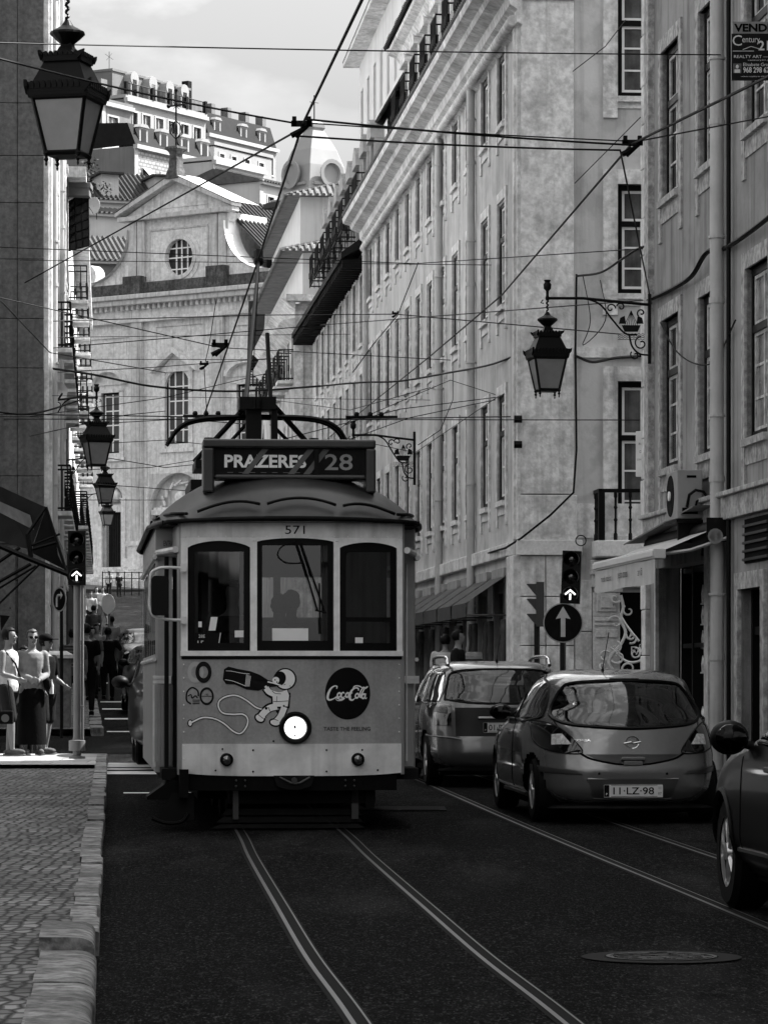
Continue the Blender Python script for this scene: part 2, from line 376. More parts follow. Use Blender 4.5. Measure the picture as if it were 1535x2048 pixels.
band('crossing_marking', -3.60, -1.9, 44.9, 46.0); band('crossing_marking', -3.70, -1.9, 46.5, 47.1); band('crossing_marking', -3.75, -1.7, 47.5, 49.3)
band('stop_line', -5.0, -2.2, 63.2, 63.7)
for Z in (71, 78.5, 85, 99): band('far_crossing_marking', K2(Z)+.1, K2(Z)+3.2, Z, Z+.9)
for Z in (118, 131): band('far_crossing_marking', K2(Z)+.1, K2(Z)+3.4, Z, Z+3.0)
band('lane_line', -2.9, -2.1, 39.0, 39.25)
# tram rails: a groove with a polished head on each side
def rail(pts, label):
    P = catmull([Vector((x, Z, 0)) for x, Z in pts], 8)
    def rib(a, b, dz, mat, name):
        m = MB(); vs = []
        for i, p in enumerate(P):
            t = (P[min(i+1, len(P)-1)]-P[max(i-1, 0)]).normalized(); nrm = Vector((t.y, -t.x, 0))
            for o in (a, b): q = p+nrm*o; vs.append((q.x, q.y, G(q.y)+dz))
        m.add(vs, [(2*i, 2*i+1, 2*i+3, 2*i+2) for i in range(len(P)-1)]); return m.build(name, mat, fix=False)
    t = rib(-.075, .05, .004, mGroove, 'rail_bed'); t.name = 'tram_rail'
    tag(t, label, 'tram rail', 'tram rails let into the street')
    a = rib(-.052, -.028, .009, mRail, 'running_head'); a.parent = t
    b = rib(.026, .036, .009, mRail, 'guard_lip'); b.parent = t
LT = [(.25, 10.5), (-.10, 15.2), (-.365, 18.3), (-.63, 21.9), (-1.0, 27), (-1.27, 31), (-1.9, 39), (-2.8, 50), (-4.4, 68), (-7.4, 102), (-12, 155)]
rail([(x, z) for x, z in LT], 'left rail of the nearer track, running from under the tram to the bottom edge')
rail([(x+.91, z+.05) for x, z in LT], 'right rail of the nearer track, curving from under the tram past the drain')
RT = [(2.75, 14), (2.09, 22.2), (1.62, 27.8), (1.18, 33.3), (.72, 39.3), (.38, 43.5), (-1.2, 62), (-4, 95)]
rail(RT, 'rail passing between the small hatchback and the dark car wheel')
rail([(x+.9, z) for x, z in RT], 'rail partly hidden beneath the small hatchback, nearest the right pavement')
# manhole and drain hatch
def manhole(px, py, r, label):
    Z = 11410/(py-1296); X = (px-CX)/F*Z
    t = thing('manhole_cover', label, 'manhole', (X, Z, G(Z)))
    m = MB(); m.lathe([(r+.12, .002), (r+.12, .006), (r, .006), (r, .003)], 40); m.build('collar', M('worn_collar', .014, .8, var=.4, scale=9), t)
    d = MB(); d.lathe([(r*.97, .003), (r*.97, .010), (r*.9, .010), (r*.9, .006), (.01, .006)], 40)
    rnd = random.Random(3)
    for i in range(150):
        a = rnd.random()*6.28; q = r*.85*math.sqrt(rnd.random()); x, y = q*math.cos(a), q*math.sin(a); s = .02+.02*rnd.random()
        d.box(x-s, x+s, y-.012, y+.012, .006, .013)
    d.build('lid', M('cast_iron', .05, .5, metal=.6, var=.5, scale=12), t)
manhole(1322, 1917, .30, 'round cast iron manhole cover in the asphalt at lower right')
t = thing('drain_hatch', 'rectangular steel hatch flush with the road beside the tram', 'hatch', (.02, 35.3, G(35.3)))
m = MB(); m.box(-.35, .60, -.55, .55, .002, .008); m.build('frame', M('hatch_frame', .03, .95, var=.5, scale=8), t)
m = MB(); m.box(-.28, .12, -.48, .48, .008, .011); m.box(.15, .53, -.48, .48, .008, .011); m.build('plate', M('hatch_plate', .02, .95, var=.4, scale=12), t)
# worn pale smears on the road
mSm = M('dusty_asphalt', .016, .9, var=.6, scale=5, speck=.5, sscale=60)
for px, py, a, b in ():
    Z = 11410/(py-1296); X = (px-CX)/F*Z; m = MB(); n = 20; rnd = random.Random(px)
    pts = [(X+a*.7*math.cos(6.28*k/n)*rnd.uniform(.6, 1.1), Z+b*math.sin(6.28*k/n)*rnd.uniform(.6, 1.1)) for k in range(n)]
    m.add([(x, z, G(z)+.0035) for x, z in pts]+[(X, Z, G(Z)+.0035)], [(k, (k+1) % n, n) for k in range(n)]); o = m.build('road_patch', mSm, fix=False); o['kind'] = 'structure'

# ================= RIGHT STREET WALL
RZR = STR-math.pi                     # local x runs towards the camera, local y into the building
def uZ(Z, Z0): return -(Z-Z0)/math.cos(math.atan(.0871))
def flank(mb):                        # (a right, b back, c up) -> local of a right-hand building
    mb.v = [(-b, a, c) for a, b, c in mb.v]; return mb
def pipe(parent_label, X, Y, z0, z1, r=.075, name='drainpipe', grp='drainpipes on the right-hand facades'):
    t = thing(name, parent_label, 'drainpipe', (X, Y, z0), 0, grp)
    m = MB(); m.tube([(0, 0, 0), (0, 0, z1-z0)], r, 12); m.build('pipe', mPipe, t, smooth=40)
    m = MB(); h = 1.4
    while h < z1-z0:
        m.lathe([(r+.014, h), (r+.014, h+.07)], 12); m.lathe([(r+.02, h+.8), (r+.02, h+.83)], 12); h += 2.2
    m.build('bracket', mPipe, t); return t
# ---- building C (long cream block)
def place_windows(t, spec, W0, S0):
    for i, (u, z, w_, s_) in enumerate(spec):
        dup(w_, t, (u, 0, z)); dup(s_, t, (u, 0, z))
def cornice_mb(x0, x1, z, prof):
    m = MB(); m.add([(x, -d, z+h) for x in (x0, x1) for d, h in prof], [(i, i+1, i+1+len(prof), i+len(prof)) for i in range(len(prof)-1)]+[tuple(range(len(prof))), tuple(range(2*len(prof)-1, len(prof)-1, -1))]); return m
def tile_roof(x0, x1, y0, z0, y1, z1, step=.2, r=.05):
    m = MB(); n = int(abs(x1-x0)/step); m.add([(x0, y0, z0), (x1, y0, z0), (x1, y1, z1), (x0, y1, z1)], [(0, 1, 2, 3)])
    for i in range(n):
        x = x0+(i+.5)*(x1-x0)/n
        m.tube([(x, y0-.03, z0+.02), (x, y1, z1+.02)], r, 6)
    return m
zC = G(57)
C = thing('cream_town_house', 'long cream plastered house with arched top windows on the corner behind the traffic light', 'building', (sx_of(CC, 57), 57, 0), RZR)
LC = uZ(87, 57)
hol = []; specs = []
wd, hA, hB, hCc = 1.05, 1.85, 1.75, 1.80
bays = [uZ(59.35+2.42*k, 57) for k in range(12)]
for k, u in enumerate(bays):
    g = .03*k
    for z, h in ((11.08, 1.80), (8.0, 1.76), (4.70, 1.80)): hol.append((u-wd/2, u+wd/2, z, z+h))
for k, u in enumerate(bays[:11]):
    if k % 1 == 0: hol.append((u-.62, u+.62, .2, 3.15))
wall_mb(LC, -.0, -1, 13.2, hol, .25).build('wall', mC, C)
wA = window_set(C, wd, 1.80, ''); sA = surround_mb(wd, 1.80, arch=.34).build('window_surround', mStone, C)
sB = surround_mb(wd, 1.80).build('window_surround', mStone, C)
first = True
rnd = random.Random(11)
for k, u in enumerate(bays):
    for z, s_ in ((11.08, sA), (8.0, sB), (4.70, sB)):
        if k == 0 and z > 11: wA.location = (u, -.1, z); sA.location = (u, 0, z); continue
        if k == 0 and z == 8.0: sB.location = (u, 0, z); dup(wA, C, (u, -.1, z)); continue
        w_ = dup(wA, C, (u, -.1, z)); dup(s_, C, (u, 0, z))
# ground-floor shop openings
for k, u in enumerate(bays[:11]):
    m = MB(); m.box(u-.62, u+.62, .24, .3, .2, 3.15); sh = m.build('shop_window', mPane, C)
    m = MB(); m.box(u-.62, u-.54, .15, .24, .2, 3.15); m.box(u+.54, u+.62, .15, .24, .2, 3.15); m.box(u-.54, u+.54, .15, .24, 2.4, 2.5); m.build('frame', mFrame, sh)
    if k < 9:
        q = MB(); q.add([(u-1.1, -.02, 3.45), (u+1.1, -.02, 3.45), (u+1.1, -.75, 2.95), (u-1.1, -.75, 2.95), (u-1.1, -.75, 2.72), (u+1.1, -.75, 2.72)], [(0, 1, 2, 3), (3, 2, 5, 4)]); q.build('shop_blind', M('dark_shop_blind', .05, .8, var=.6, scale=2), C, fix=False)
        q = MB(); q.tube([(u+1.1, -.02, 2.75), (u+1.1, -.75, 2.75)], .015, 5); q.tube([(u-1.1, -.02, 2.75), (u-1.1, -.75, 2.75)], .015, 5)
        for s_ in (-.95, -.75, .75, .95): q.tube([(u+s_+.03*math.sin(i*1.1), -.10, .3+.17*i) for i in range(15)], [.045+.02*(i % 2) for i in range(15)], 6)
        q.build('shop_column', M('dark_carved_wood', .10, .6, var=.5, scale=6), C, smooth=60)
    m = MB(); m.box(u-.86, u-.62, -.07, .1, -.5, 3.3); m.box(u+.62, u+.86, -.07, .1, -.5, 3.3); m.box(u-.86, u+.86, -.09, .1, 3.3, 3.55); m.build('shop_surround', M('shopfront_stone', .30, .8, var=.4, scale=2), C)
m = MB(); m.box(LC, -.9, -.10, .05, 3.72, 3.95); m.build('string_course', mStone, C, bevel=.02)
prof = [(0, -.55), (.08, -.5), (.08, -.3), (.2, -.22), (.22, -.05), (.42, .02), (.45, .12), (.62, .18), (.64, .30), (.5, .36), (0, .42)]
cornice_mb(LC, .28, 12.85, prof).build('cornice', mStone, C, smooth=30)
m = MB(); m.tube([(LC, -.12, 12.42), (.0, -.12, 12.42)], .09, 8); m.build('moulding', mStone, C, smooth=50)
tile_roof(LC, .2, -.62, 13.2, .9, 13.6).build('eave_tiles', mTileL, C, smooth=50)
# attic storey
m = wall_mb(LC, -3, 13.3, 17.2, [(u-.45, u+.45, 15.3, 16.8) for u in bays[1:]], .2); m.v = [(x, y+1.0, z) for x, y, z in m.v]; m.build('attic_wall', M('white_plaster', .62, .9, var=.1, scale=1, streak=.2), C)
wT = window_set(C, .9, 1.5, '', name='attic_window'); wT.location = (bays[1], 1.0, 15.3)
for u in bays[2:]: dup(wT, C, (u, 1.0, 15.3))
m = MB()
for u in bays[1:]:
    m.prism([(u-.65, 16.8), (u+.65, 16.8), (u+.55, 16.95), (u+.3, 17.08), (u, 17.12), (u-.3, 17.08), (u-.55, 16.95)], .75, 1.05)
    m.box(u-.62, u-.47, .85, 1.03, 15.1, 16.8); m.box(u+.47, u+.62, .85, 1.03, 15.1, 16.8)
m.build('dormer_trim', mStone, C)
cornice_mb(LC, -3, 17.15, [(-1.0, -.2), (-.8, -.15), (-.7, .0), (-.5, .08), (-.48, .16), (-1.0, .2)]).build('attic_cornice', mStone, C)
tile_roof(LC, -3, .42, 17.35, 3.5, 19.2).build('roof', mTile, C, smooth=50)
def iron_balcony(parent, u0, u1, z, y0=0., y1=-.75, h=.95, name='balcony', vert=.13, slab=True):
    m = MB()
    m.box(u0, u1, y1, y0, z-.10, z) if slab else None
    o = m.build(name, mStone, parent, bevel=.015) if slab else None
    r = MB()
    def bars(p, q):
        L = (Vector(q)-Vector(p)).length; n = max(1, int(L/vert))
        for i in range(n+1):
            c = Vector(p).lerp(Vector(q), i/n); r.tube([c, c+Vector((0, 0, h))], .011, 4)
            if i % 2 == 0: r.tube([c+Vector((0, 0, h*.3)), c+Vector((.0, 0, h*.5))], .03, 5)
    a, b, c, d = (u0+.03, y0, z), (u0+.03, y1+.04, z), (u1-.03, y1+.04, z), (u1-.03, y0, z)
    bars(a, b); bars(b, c); bars(c, d)
    for zz in (.06, h): r.tube([(p[0], p[1], z+zz) for p in (a, b, c, d)], .02, 4)
    r.build('railing', mIron, o or parent); return o
for u in bays[5:]: iron_balcony(C, u-.6, u+.6, 15.2, .98, .5, .9, name='attic_balcony')
# upper block over the far half
m = MB(); m.box(LC, bays[6], 1.9, 8, 16, 22.2); m.build('upper_wall', MATS['white_plaster'], C)
for u in bays[7:]:
    w_ = dup(wT, C, (u, 1.75, 20.2))
tile_roof(LC-.2, bays[6]+.3, 1.5, 22.2, 5, 23.6).build('upper_roof', mTile, C, smooth=50)
m = MB(); m.box(LC, -.3, 1.25, 11, 13.3, 13.5); m.box(LC, -3, 3.5, 11, 16, 19.1); m.build('roof_body', mTile, C)
for u, s in ((bays[3], 1.), (bays[8], 1.3)):
    m = MB(); m.box(u-.4, u+.4, 3.2, 4.0, 16.5, 18.6+s); m.box(u-.46, u+.46, 3.14, 4.06, 18.6+s, 18.72+s); m.build('chimney', mC, C)
# flank facing the camera
ph = [(1.60, 2.70, 11.2, 13.1), (1.60, 2.70, 7.98, 9.77), (1.60, 2.70, 4.02, 6.55), (1.75, 2.9, .0, 3.0)]
m = wall_mb(.0, 13, -1, 15.5, ph, .22); flank(m).build('side_wall', mC, C)
m = MB(); m.box(0, .87, -.07, .0, 4.7, 13.05); m.box(-.04, .92, -.10, .0, 3.95, 4.68); flank(m).build('corner_pilaster', mStone, C, bevel=.012)
m = MB(); m.box(-.12, .93, -.14, .0, 12.95, 13.05); m.box(-.18, 1.0, -.2, .0, 13.05, 13.17); m.box(-.10, .9, -.12, 0, 12.75, 12.8); flank(m).build('capital', mStone, C, bevel=.015)
m = MB(); m.box(-.07, 1.0, -.16, .0, 3.70, 3.95); flank(m).build('ledge', mWhite if 0 else M('clean_limestone', .66, .8, var=.1, scale=3, speck=.1, sscale=20), C, bevel=.01)
m = MB()
for z0, z1 in ((-.5, .62), (.635, 1.42), (1.435, 2.22), (2.235, 3.02), (3.035, 3.69)): m.box(0, .40, -.1, 0, z0, z1); m.box(.415, .87, -.1, 0, z0, z1)
flank(m).build('corner_stones', mStone, C, bevel=.008)
m = MB()
for z0, z1 in ((-.5, 1.03), (1.045, 1.75), (1.765, 2.45), (2.465, 3.3)): m.box(.89, 1.17, -.06, 0, z0, z1)
flank(m).build('rusticated_stone', mStone, C, bevel=.012)
# street-side end pilaster
m = MB(); m.box(-.52, 0, -.05, .1, 3.96, 13.0); m.box(-.35, -.16, -.085, .1, 3.96, 12.6); m.box(-.9, 0, -.12, .1, -.5, 3.7); m.build('end_pilaster', mStone, C, bevel=.012)
# flank windows
def flank_window(z, h, rows=2):
    o = window_set(C, 1.1, h, 'big', mPaneL); o.location = (.0, 2.15, z); o.rotation_euler = (0, 0, R(90))
    s = surround_mb(1.1, h, j=.24, apron=.35).build('window_surround', mStone, C); s.location = (0, 2.15, z); s.rotation_euler = (0, 0, R(90))
flank_window(11.2, 1.9); flank_window(7.98, 1.79); flank_window(4.02, 2.53)
m = MB(); m.box(.88, 4.5, -.03, 0, 3.99, 4.55); flank(m).build('plinth_band', mStone, C)
m = MB(); m.box(.88, 6, -.05, 0, 6.93, 7.1); flank(m).build('string_course', mStone, C)
m = MB(); m.box(1.17, 3.3, -.62, 0, 3.66, 3.93); bal = flank(m).build('balcony', MATS['clean_limestone'], C, bevel=.02)
m = MB(); m.box(1.2, 3.3, -.60, -.55, 4.70, 4.76)
m.box(1.2, 1.30, -.62, -.53, 3.93, 4.72)
prof_b = [(.032, 0), (.032, .1), (.02, .12), (.02, .3), (.034, .33), (.018, .36), (.018, .5), (.034, .53), (.02, .56), (.02, .68), (.03, .7), (.03, .77)]
for k in range(7): m.lathe(prof_b, 8, (1.48+.24*k, -.575, 3.93))
m.box(1.2, 1.25, -.6, 0, 4.70, 4.76)
for k in range(3): m.lathe(prof_b, 8, (1.225, -.12-.17*k, 3.93))
flank(m).build('balcony_railing', mIron, bal, smooth=40)
# shop portal: carved stone jamb, dark opening
m = MB()
m.box(1.18, 1.62, -.14, 0, -.3, 2.7); m.box(1.14, 1.75, -.2, 0, 3.38, 3.62); m.box(1.16, 2.6, -.16, 0, 3.18, 3.38); m.box(1.2, 1.66, -.17, 0, 3.1, 3.18)
m.box(1.18, 1.62, -.14, 0, 2.7, 3.1)
m.box(1.24, 1.56, -.17, 0, 2.78, 3.08); m.box(1.3, 1.5, -.20, 0, 2.84, 3.03); m.box(1.2, 1.6, -.16, 0, 2.62, 2.66); m.box(1.2, 1.6, -.16, 0, 2.55, 2.59)
m.box(1.22, 1.38, -.17, 0, 2.36, 2.5); m.box(1.42, 1.58, -.17, 0, 2.36, 2.5)
flank(m).build('portal_stone', M('portal_stone', .5, .8, var=.12, scale=5, speck=.15, sscale=25), C, bevel=.012)
m = MB()
for k in range(14):
    a = 1.2+k*.1; m.tube([(a, -.165, 3.28), (a+.03, -.175, 3.32), (a+.06, -.165, 3.30), (a+.04, -.165, 3.25), (a+.08, -.165, 3.24)], .008, 5)
flank(m).build('portal_carving', mStone, C)
# street-front wrought scrolls beside the portal (cast ornament)
sc = MB(); rnd = random.Random(2)
def scroll(mb, c, r, a0, turns, w0, flip=1, n=22, y=-.22):
    P = []
    for i in range(n+1):
        t = i/n; a = a0+flip*turns*2*math.pi*t; rr = r*(1-t*.8); P.append((c[0]+rr*math.cos(a), y+rnd.uniform(-.01, .01), c[1]+rr*math.sin(a)))
    mb.tube(P, [w0*(1-.5*i/n) for i in range(n+1)], 6)
path = [(1.62, 3.05), (1.66, 2.85), (1.62, 2.65), (1.7, 2.45), (1.62, 2.25), (1.48, 2.1), (1.42, 1.95), (1.55, 1.75), (1.62, 1.6), (1.55, 1.4), (1.48, 1.2), (1.52, 1.0), (1.44, .8), (1.5, .62), (1.46, .45)]
sc.tube(catmull([(a, -.21, c) for a, c in path], 5), .026, 6)
for i, (a, c) in enumerate(path[:-1]):
    f = 1 if i % 2 else -1
    scroll(sc, (a+f*.09, c-.05), .085+.02*(i % 3), rnd.uniform(0, 6), .9, .021, f)
for a, c, r_ in ((1.36, 2.05, .1), (1.85, 2.1, .1), (1.75, 1.85, .12), (1.4, 1.75, .09), (1.8, 2.35, .09), (1.72, 1.6, .09)): scroll(sc, (a, c), r_, rnd.uniform(0, 6), 1.1, .02, rnd.choice((-1, 1)))
sc.tube(catmull([(1.45, -.21, 2.2), (1.7, -.21, 1.98), (1.9, -.21, 1.97), (2.0, -.21, 2.05)], 5), .022, 6)
sc.tube(catmull([(1.6, -.21, 2.75), (1.72, -.21, 2.55), (1.92, -.21, 2.3)], 5), .022, 6)
flank(sc).build('scroll_ornament', M('pale_metal', .55, .4, var=.15, scale=6), C, smooth=50)
m = MB(); m.box(1.62, 2.9, -.02, .35, .0, 3.1); flank(m).build('shop_interior', mBlack, C)
m = MB(); text(m, 'FÁR', lambda x, z: (1.98+x, -.028, 2.17+z), height=.17); flank(m).build('sign_letters', mWhite, C)
m = MB()
for k in range(6): m.box(1.66+.0, 2.1, -.03, -.022, .35+.2*k, .38+.2*k); m.box(1.68+(k % 2)*.1, 1.76+(k % 2)*.1, -.035, -.022, .38+.2*k, .50+.2*k)
flank(m).build('window_goods', M('display_goods', .18, .5, var=.5, scale=9), C)
m = MB(); m.box(2.13, 2.42, -.55, -.45, 0, 2.0); m.box(2.5, 2.56, -.3, -.24, 0, 2.6); flank(m).build('door_panel', M('grey_door', .07, .5, var=.3), C)
m = MB(); m.box(2.60, 2.68, -.35, -.27, .3, 1.9); flank(m).build('tube_light', M('tube_white', .7, .4, emit=.25), C)

pipe('pale downpipe on the cream house nearest its corner', sx_of(CC-.1, 63.3), 63.3, .8, 12.9)
pipe('pale downpipe on the cream house between its fourth and fifth window columns', sx_of(CC-.1, 68.9), 68.9, .8, 12.8)
pipe('farthest pale downpipe on the cream house, at its end', sx_of(CC-.1, 86.6), 86.6, 1.2, 12.8)
# ---- building E (dark eaves)
E = thing('dark_eaved_house', 'house beyond the cream one with very dark overhanging wooden eaves', 'building', (sx_of(CC, 87.2), 87.2, 0), RZR)
LE = uZ(107.6, 87.2)
be = [-(1.5+2.35*k) for k in range(8)]
hh = [(u-.5, u+.5, z, z+1.75) for u in be for z in (4.9, 7.7, 10.2)]
wall_mb(LE, 0, 0, 12.6, hh, .2).build('wall', M('stained_plaster', .50, .9, var=.15, scale=.8, streak=.4, stain=.3), E)
wE = window_set(E, 1.0, 1.75, ''); sE = surround_mb(1.0, 1.75).build('window_surround', mStone, E)
wE.location = (be[0], -.08, 4.9); sE.location = (be[0], 0, 4.9)
for u in be:
    for z in (4.9, 7.7, 10.2):
        if (u, z) != (be[0], 4.9): dup(wE, E, (u, -.08, z)); dup(sE, E, (u, 0, z))
m = MB(); m.add([(LE, -.65, 12.2), (0, -.65, 12.2), (0, .1, 12.6), (LE, .1, 12.6), (LE, -.65, 12.35), (0, -.65, 12.35), (0, .1, 12.9), (LE, .1, 12.9)], [(0, 1, 2, 3), (4, 5, 6, 7), (0, 1, 5, 4), (0, 3, 7, 4), (1, 2, 6, 5)])
k = LE
while k < 0: m.box(k, k+.12, -.6, .0, 12.0, 12.25); k += .5
m.build('eaves', mWood, E)
m = wall_mb(LE, 0, 12.6, 15.7, [(u-.5, u+.5, 13.7, 15.3) for u in be], .2); m.v = [(x, y+.5, z) for x, y, z in m.v]; m.build('attic_wall', MATS['white_plaster'], E)
for u in be:
    w_ = dup(wE, E, (u, .5, 13.65)); w_.scale = (1, 1, .95)
    m = MB(); m.prism([(u-.7, 15.35), (u+.7, 15.35), (u+.55, 15.65), (u, 15.9), (u-.55, 15.65)], .15, 1.2); m.box(u-.68, u-.52, .25, .55, 13.2, 15.35); m.box(u+.52, u+.68, .25, .55, 13.2, 15.35); m.build('dormer', M('grey_dormer', .34, .9, var=.3, streak=.3), E)
    iron_balcony(E, u-.75, u+.75, 13.55, .5, -.25, .9, slab=False)
tile_roof(LE, 0, .35, 15.75, 2.3, 19.2).build('roof', mTile, E, smooth=50)
m = MB(); m.box(LE, 0, 2.3, 10, 13, 19.2); m.box(LE, -.01, .75, 2.3, 12.9, 15.6); m.build('roof_body', mTile, E)
ue0 = uZ(104.5, 87.2); ub_ = [ue0+.9+2.2*k for k in range(7)]
m = wall_mb(ue0, 0, 15.2, 20.2, [(u-.42, u+.42, 17.6, 19.2) for u in ub_], .2); m.v = [(x, y+1.2, z) for x, y, z in m.v]; m.box(ue0, 0, 1.5, 7, 15.2, 20.1); m.build('upper_wall', MATS['white_plaster'], E)
for u in ub_: w_ = dup(wE, E, (u, 1.2, 17.55)); w_.scale = (.9, 1, .95)
tile_roof(ue0-.3, 0, .75, 20.15, 4.5, 22.2).build('upper_roof', mTile, E, smooth=50)
m = MB(); m.box(ue0-.3, 0, .72, 1.3, 20.05, 20.2); m.build('upper_eave', mStone, E)
m = MB(); m.box(-5, -4.2, 2.2, 3.0, 16, 20.6); m.box(-5.1, -4.1, 2.1, 3.1, 20.6, 20.75); m.build('chimney', mC, E)
# ---- building F (pale stone corner, tiled turret roofs)
cF = (590-158)*107.8/7000
FB = thing('pale_corner_house', 'pale house with stacked tiled hip roofs beyond the dark-eaved house', 'building', (sx_of(cF, 107.8), 107.8, 0), RZR)
LF = uZ(126, 107.8); bf = [-(1.3+2.2*k) for k in range(7)]
hh = [(u-.45, u+.45, z, z+1.7) for u in bf for z in (5.2, 8.2, 11)]
wall_mb(LF, 0, 0, 13.3, hh, .2).build('wall', MATS['stained_plaster'], FB)
m = wall_mb(0, 5, 0, 13.3, [], .2); flank(m).build('side_wall', mStone, FB)
m = MB(); m.box(-.03, .25, -.06, 0, 0, 12.5); flank(m).build('quoin', mStone, FB)
for z in (12.6, 13.3): cornice_mb(LF, .3, z, [(0, -.2), (.15, -.1), (.3, .05), (.45, .15), (0, .25)]).build('cornice', mStone, FB)
m = MB(); m.box(-.3, 5, -.45, 0, 13.35, 13.55); m.box(-.15, 5, -.25, 0, 12.5, 12.75); flank(m).build('side_cornice', mStone, FB)
wF = window_set(FB, .9, 1.7, ''); wF.location = (bf[0], 0, 5.2)
for u in bf:
    for z in (5.2, 8.2, 11):
        if (u, z) != (bf[0], 5.2): dup(wF, FB, (u, 0, z))
    iron_balcony(FB, u-.6, u+.6, 8.2, 0, -.5); iron_balcony(FB, u-.6, u+.6, 11, 0, -.5)
def hip(mb, x0, x1, y0, y1, z0, z1, rx, ry):
    mb.add([(x0, y0, z0), (x1, y0, z0), (x1, y1, z0), (x0, y1, z0), (x0+rx, y0+ry, z1), (x1-rx, y0+ry, z1), (x1-rx, y1-ry, z1), (x0+rx, y1-ry, z1)], [(0, 1, 5, 4), (1, 2, 6, 5), (2, 3, 7, 6), (3, 0, 4, 7), (4, 5, 6, 7), (0, 3, 2, 1)])
    n = int((y1-y0)/.2)
    for i in range(1, n): y = y0+(y1-y0)*i/n; f = min(1, min(y-y0, y1-y)/max(ry, .01)); mb.tube([(x1+.02, y, z0+.03), (x1-rx*f, y, z0+(z1-z0)*f+.03)], .05, 5)
    n = int((x1-x0)/.2)
    for i in range(1, n): x = x0+(x1-x0)*i/n; f = min(1, min(x-x0, x1-x)/max(rx, .01)); mb.tube([(x, y0-.02, z0+.03), (x, y0+ry*f, z0+(z1-z0)*f+.03)], .07, 5)
m = MB(); m.box(LF, -.25, .25, 6, 13.5, 14.9); m.build('upper_wall', MATS['white_plaster'], FB)
m = MB(); m.box(-.26, -.22, 1.0, 2.4, 13.7, 14.8); m.build('dark_window', mPane, FB)
m = MB(); hip(m, LF, .35, -.45, 6, 14.9, 15.6, 2.2, 2.2); m.build('lower_roof', mTileL, FB, smooth=50)
m = MB(); m.box(LF, -2.2, .3, 5, 15.4, 16.9); m.build('turret_wall', MATS['white_plaster'], FB)
m = MB(); hip(m, LF-.3, -1.8, -.2, 5.5, 16.9, 17.7, 2.4, 2.4); m.build('turret_roof', mTileL, FB, smooth=50)
# ---- building further up on the right, closing the gap to the church
cH = (-4.29+.0871*126.5)
H2 = thing('far_balcony_house', 'narrow farther house with many iron balconies just left of the pale corner house', 'building', (sx_of(cH, 126.5), 126.5, 0), math.atan2(1, -.0414)-math.pi)
m = wall_mb(uZ(150, 126.5), 0, 0, 15, [], .2); m.build('wall', MATS['stained_plaster'], H2)
m = wall_mb(0, 5, 0, 15, [], .2); flank(m).build('side_wall', mStone, H2)
m = MB(); m.box(uZ(150, 126.5), .2, -.6, 5, 15, 15.4); m.build('roof', mTile, H2)
wH = window_set(H2, .9, 1.8, ''); wH.location = (-1.5, -.15, 6.2)
for k in range(9):
    for z in (6.2, 9.4, 12.4):
        if (k, z) != (0, 6.2): dup(wH, H2, (-1.5-2.3*k, -.15, z))
    iron_balcony(H2, -2.2-2.3*k, -.8-2.3*k, 9.4, 0, -.6); iron_balcony(H2, -2.2-2.3*k, -.8-2.3*k, 12.4, 0, -.6)

# ================= BUILDING D (near right)
D = thing('grimy_house', 'streaked plaster house on the near right with shop awning and air conditioner', 'building', (sx_of(CD, 49), 49, 0), RZR)
bd = [uZ(z, 49) for z in (47.2, 44.32, 41.15, 38.2, 35.2, 32.2, 29.2, 26.2, 23.2, 20.2, 17.2)]
wdD = 1.42; hol = []
for u in bd:
    for z in (4.53, 8.2, 11.85): hol.append((u-wdD/2, u+wdD/2, z, z+2.04))
hol += [(uZ(48.2, 49), uZ(44.4, 49), .3, 3.2), (uZ(42.2, 49), uZ(40.8, 49), .2, 2.75), (uZ(39.4, 49), uZ(37, 49), .3, 2.75), (uZ(34, 49), uZ(32, 49), .3, 2.75), (uZ(29, 49), uZ(26, 49), .3, 2.75)]
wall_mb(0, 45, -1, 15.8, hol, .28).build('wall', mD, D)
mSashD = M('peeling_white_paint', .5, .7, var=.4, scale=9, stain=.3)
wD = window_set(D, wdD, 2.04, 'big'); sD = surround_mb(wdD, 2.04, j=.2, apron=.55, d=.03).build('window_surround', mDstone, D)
for ch in wD.children:
    if ch.name.startswith('sash'): ch.data.materials[0] = mSashD
wD.location = (bd[0], -.06, 8.2); sD.location = (bd[0], 0, 8.2)
for u in bd:
    for z in (4.53, 8.2, 11.85):
        if (u, z) != (bd[0], 8.2): dup(wD, D, (u, -.06, z)); dup(sD, D, (u, 0, z))
m = MB(); z = -.5; k = 0
while z < 15.6:
    h = .62+.1*math.sin(k*2.3); m.box(-.02-(.34 if k % 2 else .26), .06, -.07, .12, z, z+h-.012); z += h; k += 1
m.build('quoin', mStone, D, bevel=.012)
m = MB(); m.box(.07, .42, -.085, .1, 3.98, 15.6); m.build('edge_band', mDstone, D)
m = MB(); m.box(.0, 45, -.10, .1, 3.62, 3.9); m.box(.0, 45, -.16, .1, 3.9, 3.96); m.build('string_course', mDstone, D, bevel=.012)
m = MB(); m.box(-.05, 45, -.6, .3, 15.8, 16.1); m.build('cornice', mStone, D)
m = MB(); m.box(0, 45, 1, 12, 15.9, 16.8); m.box(0, 45, 11.9, 12, 0, 15.9); m.box(0, .2, .3, 12, 0, 15.8); m.build('roof_body', mTile, D)
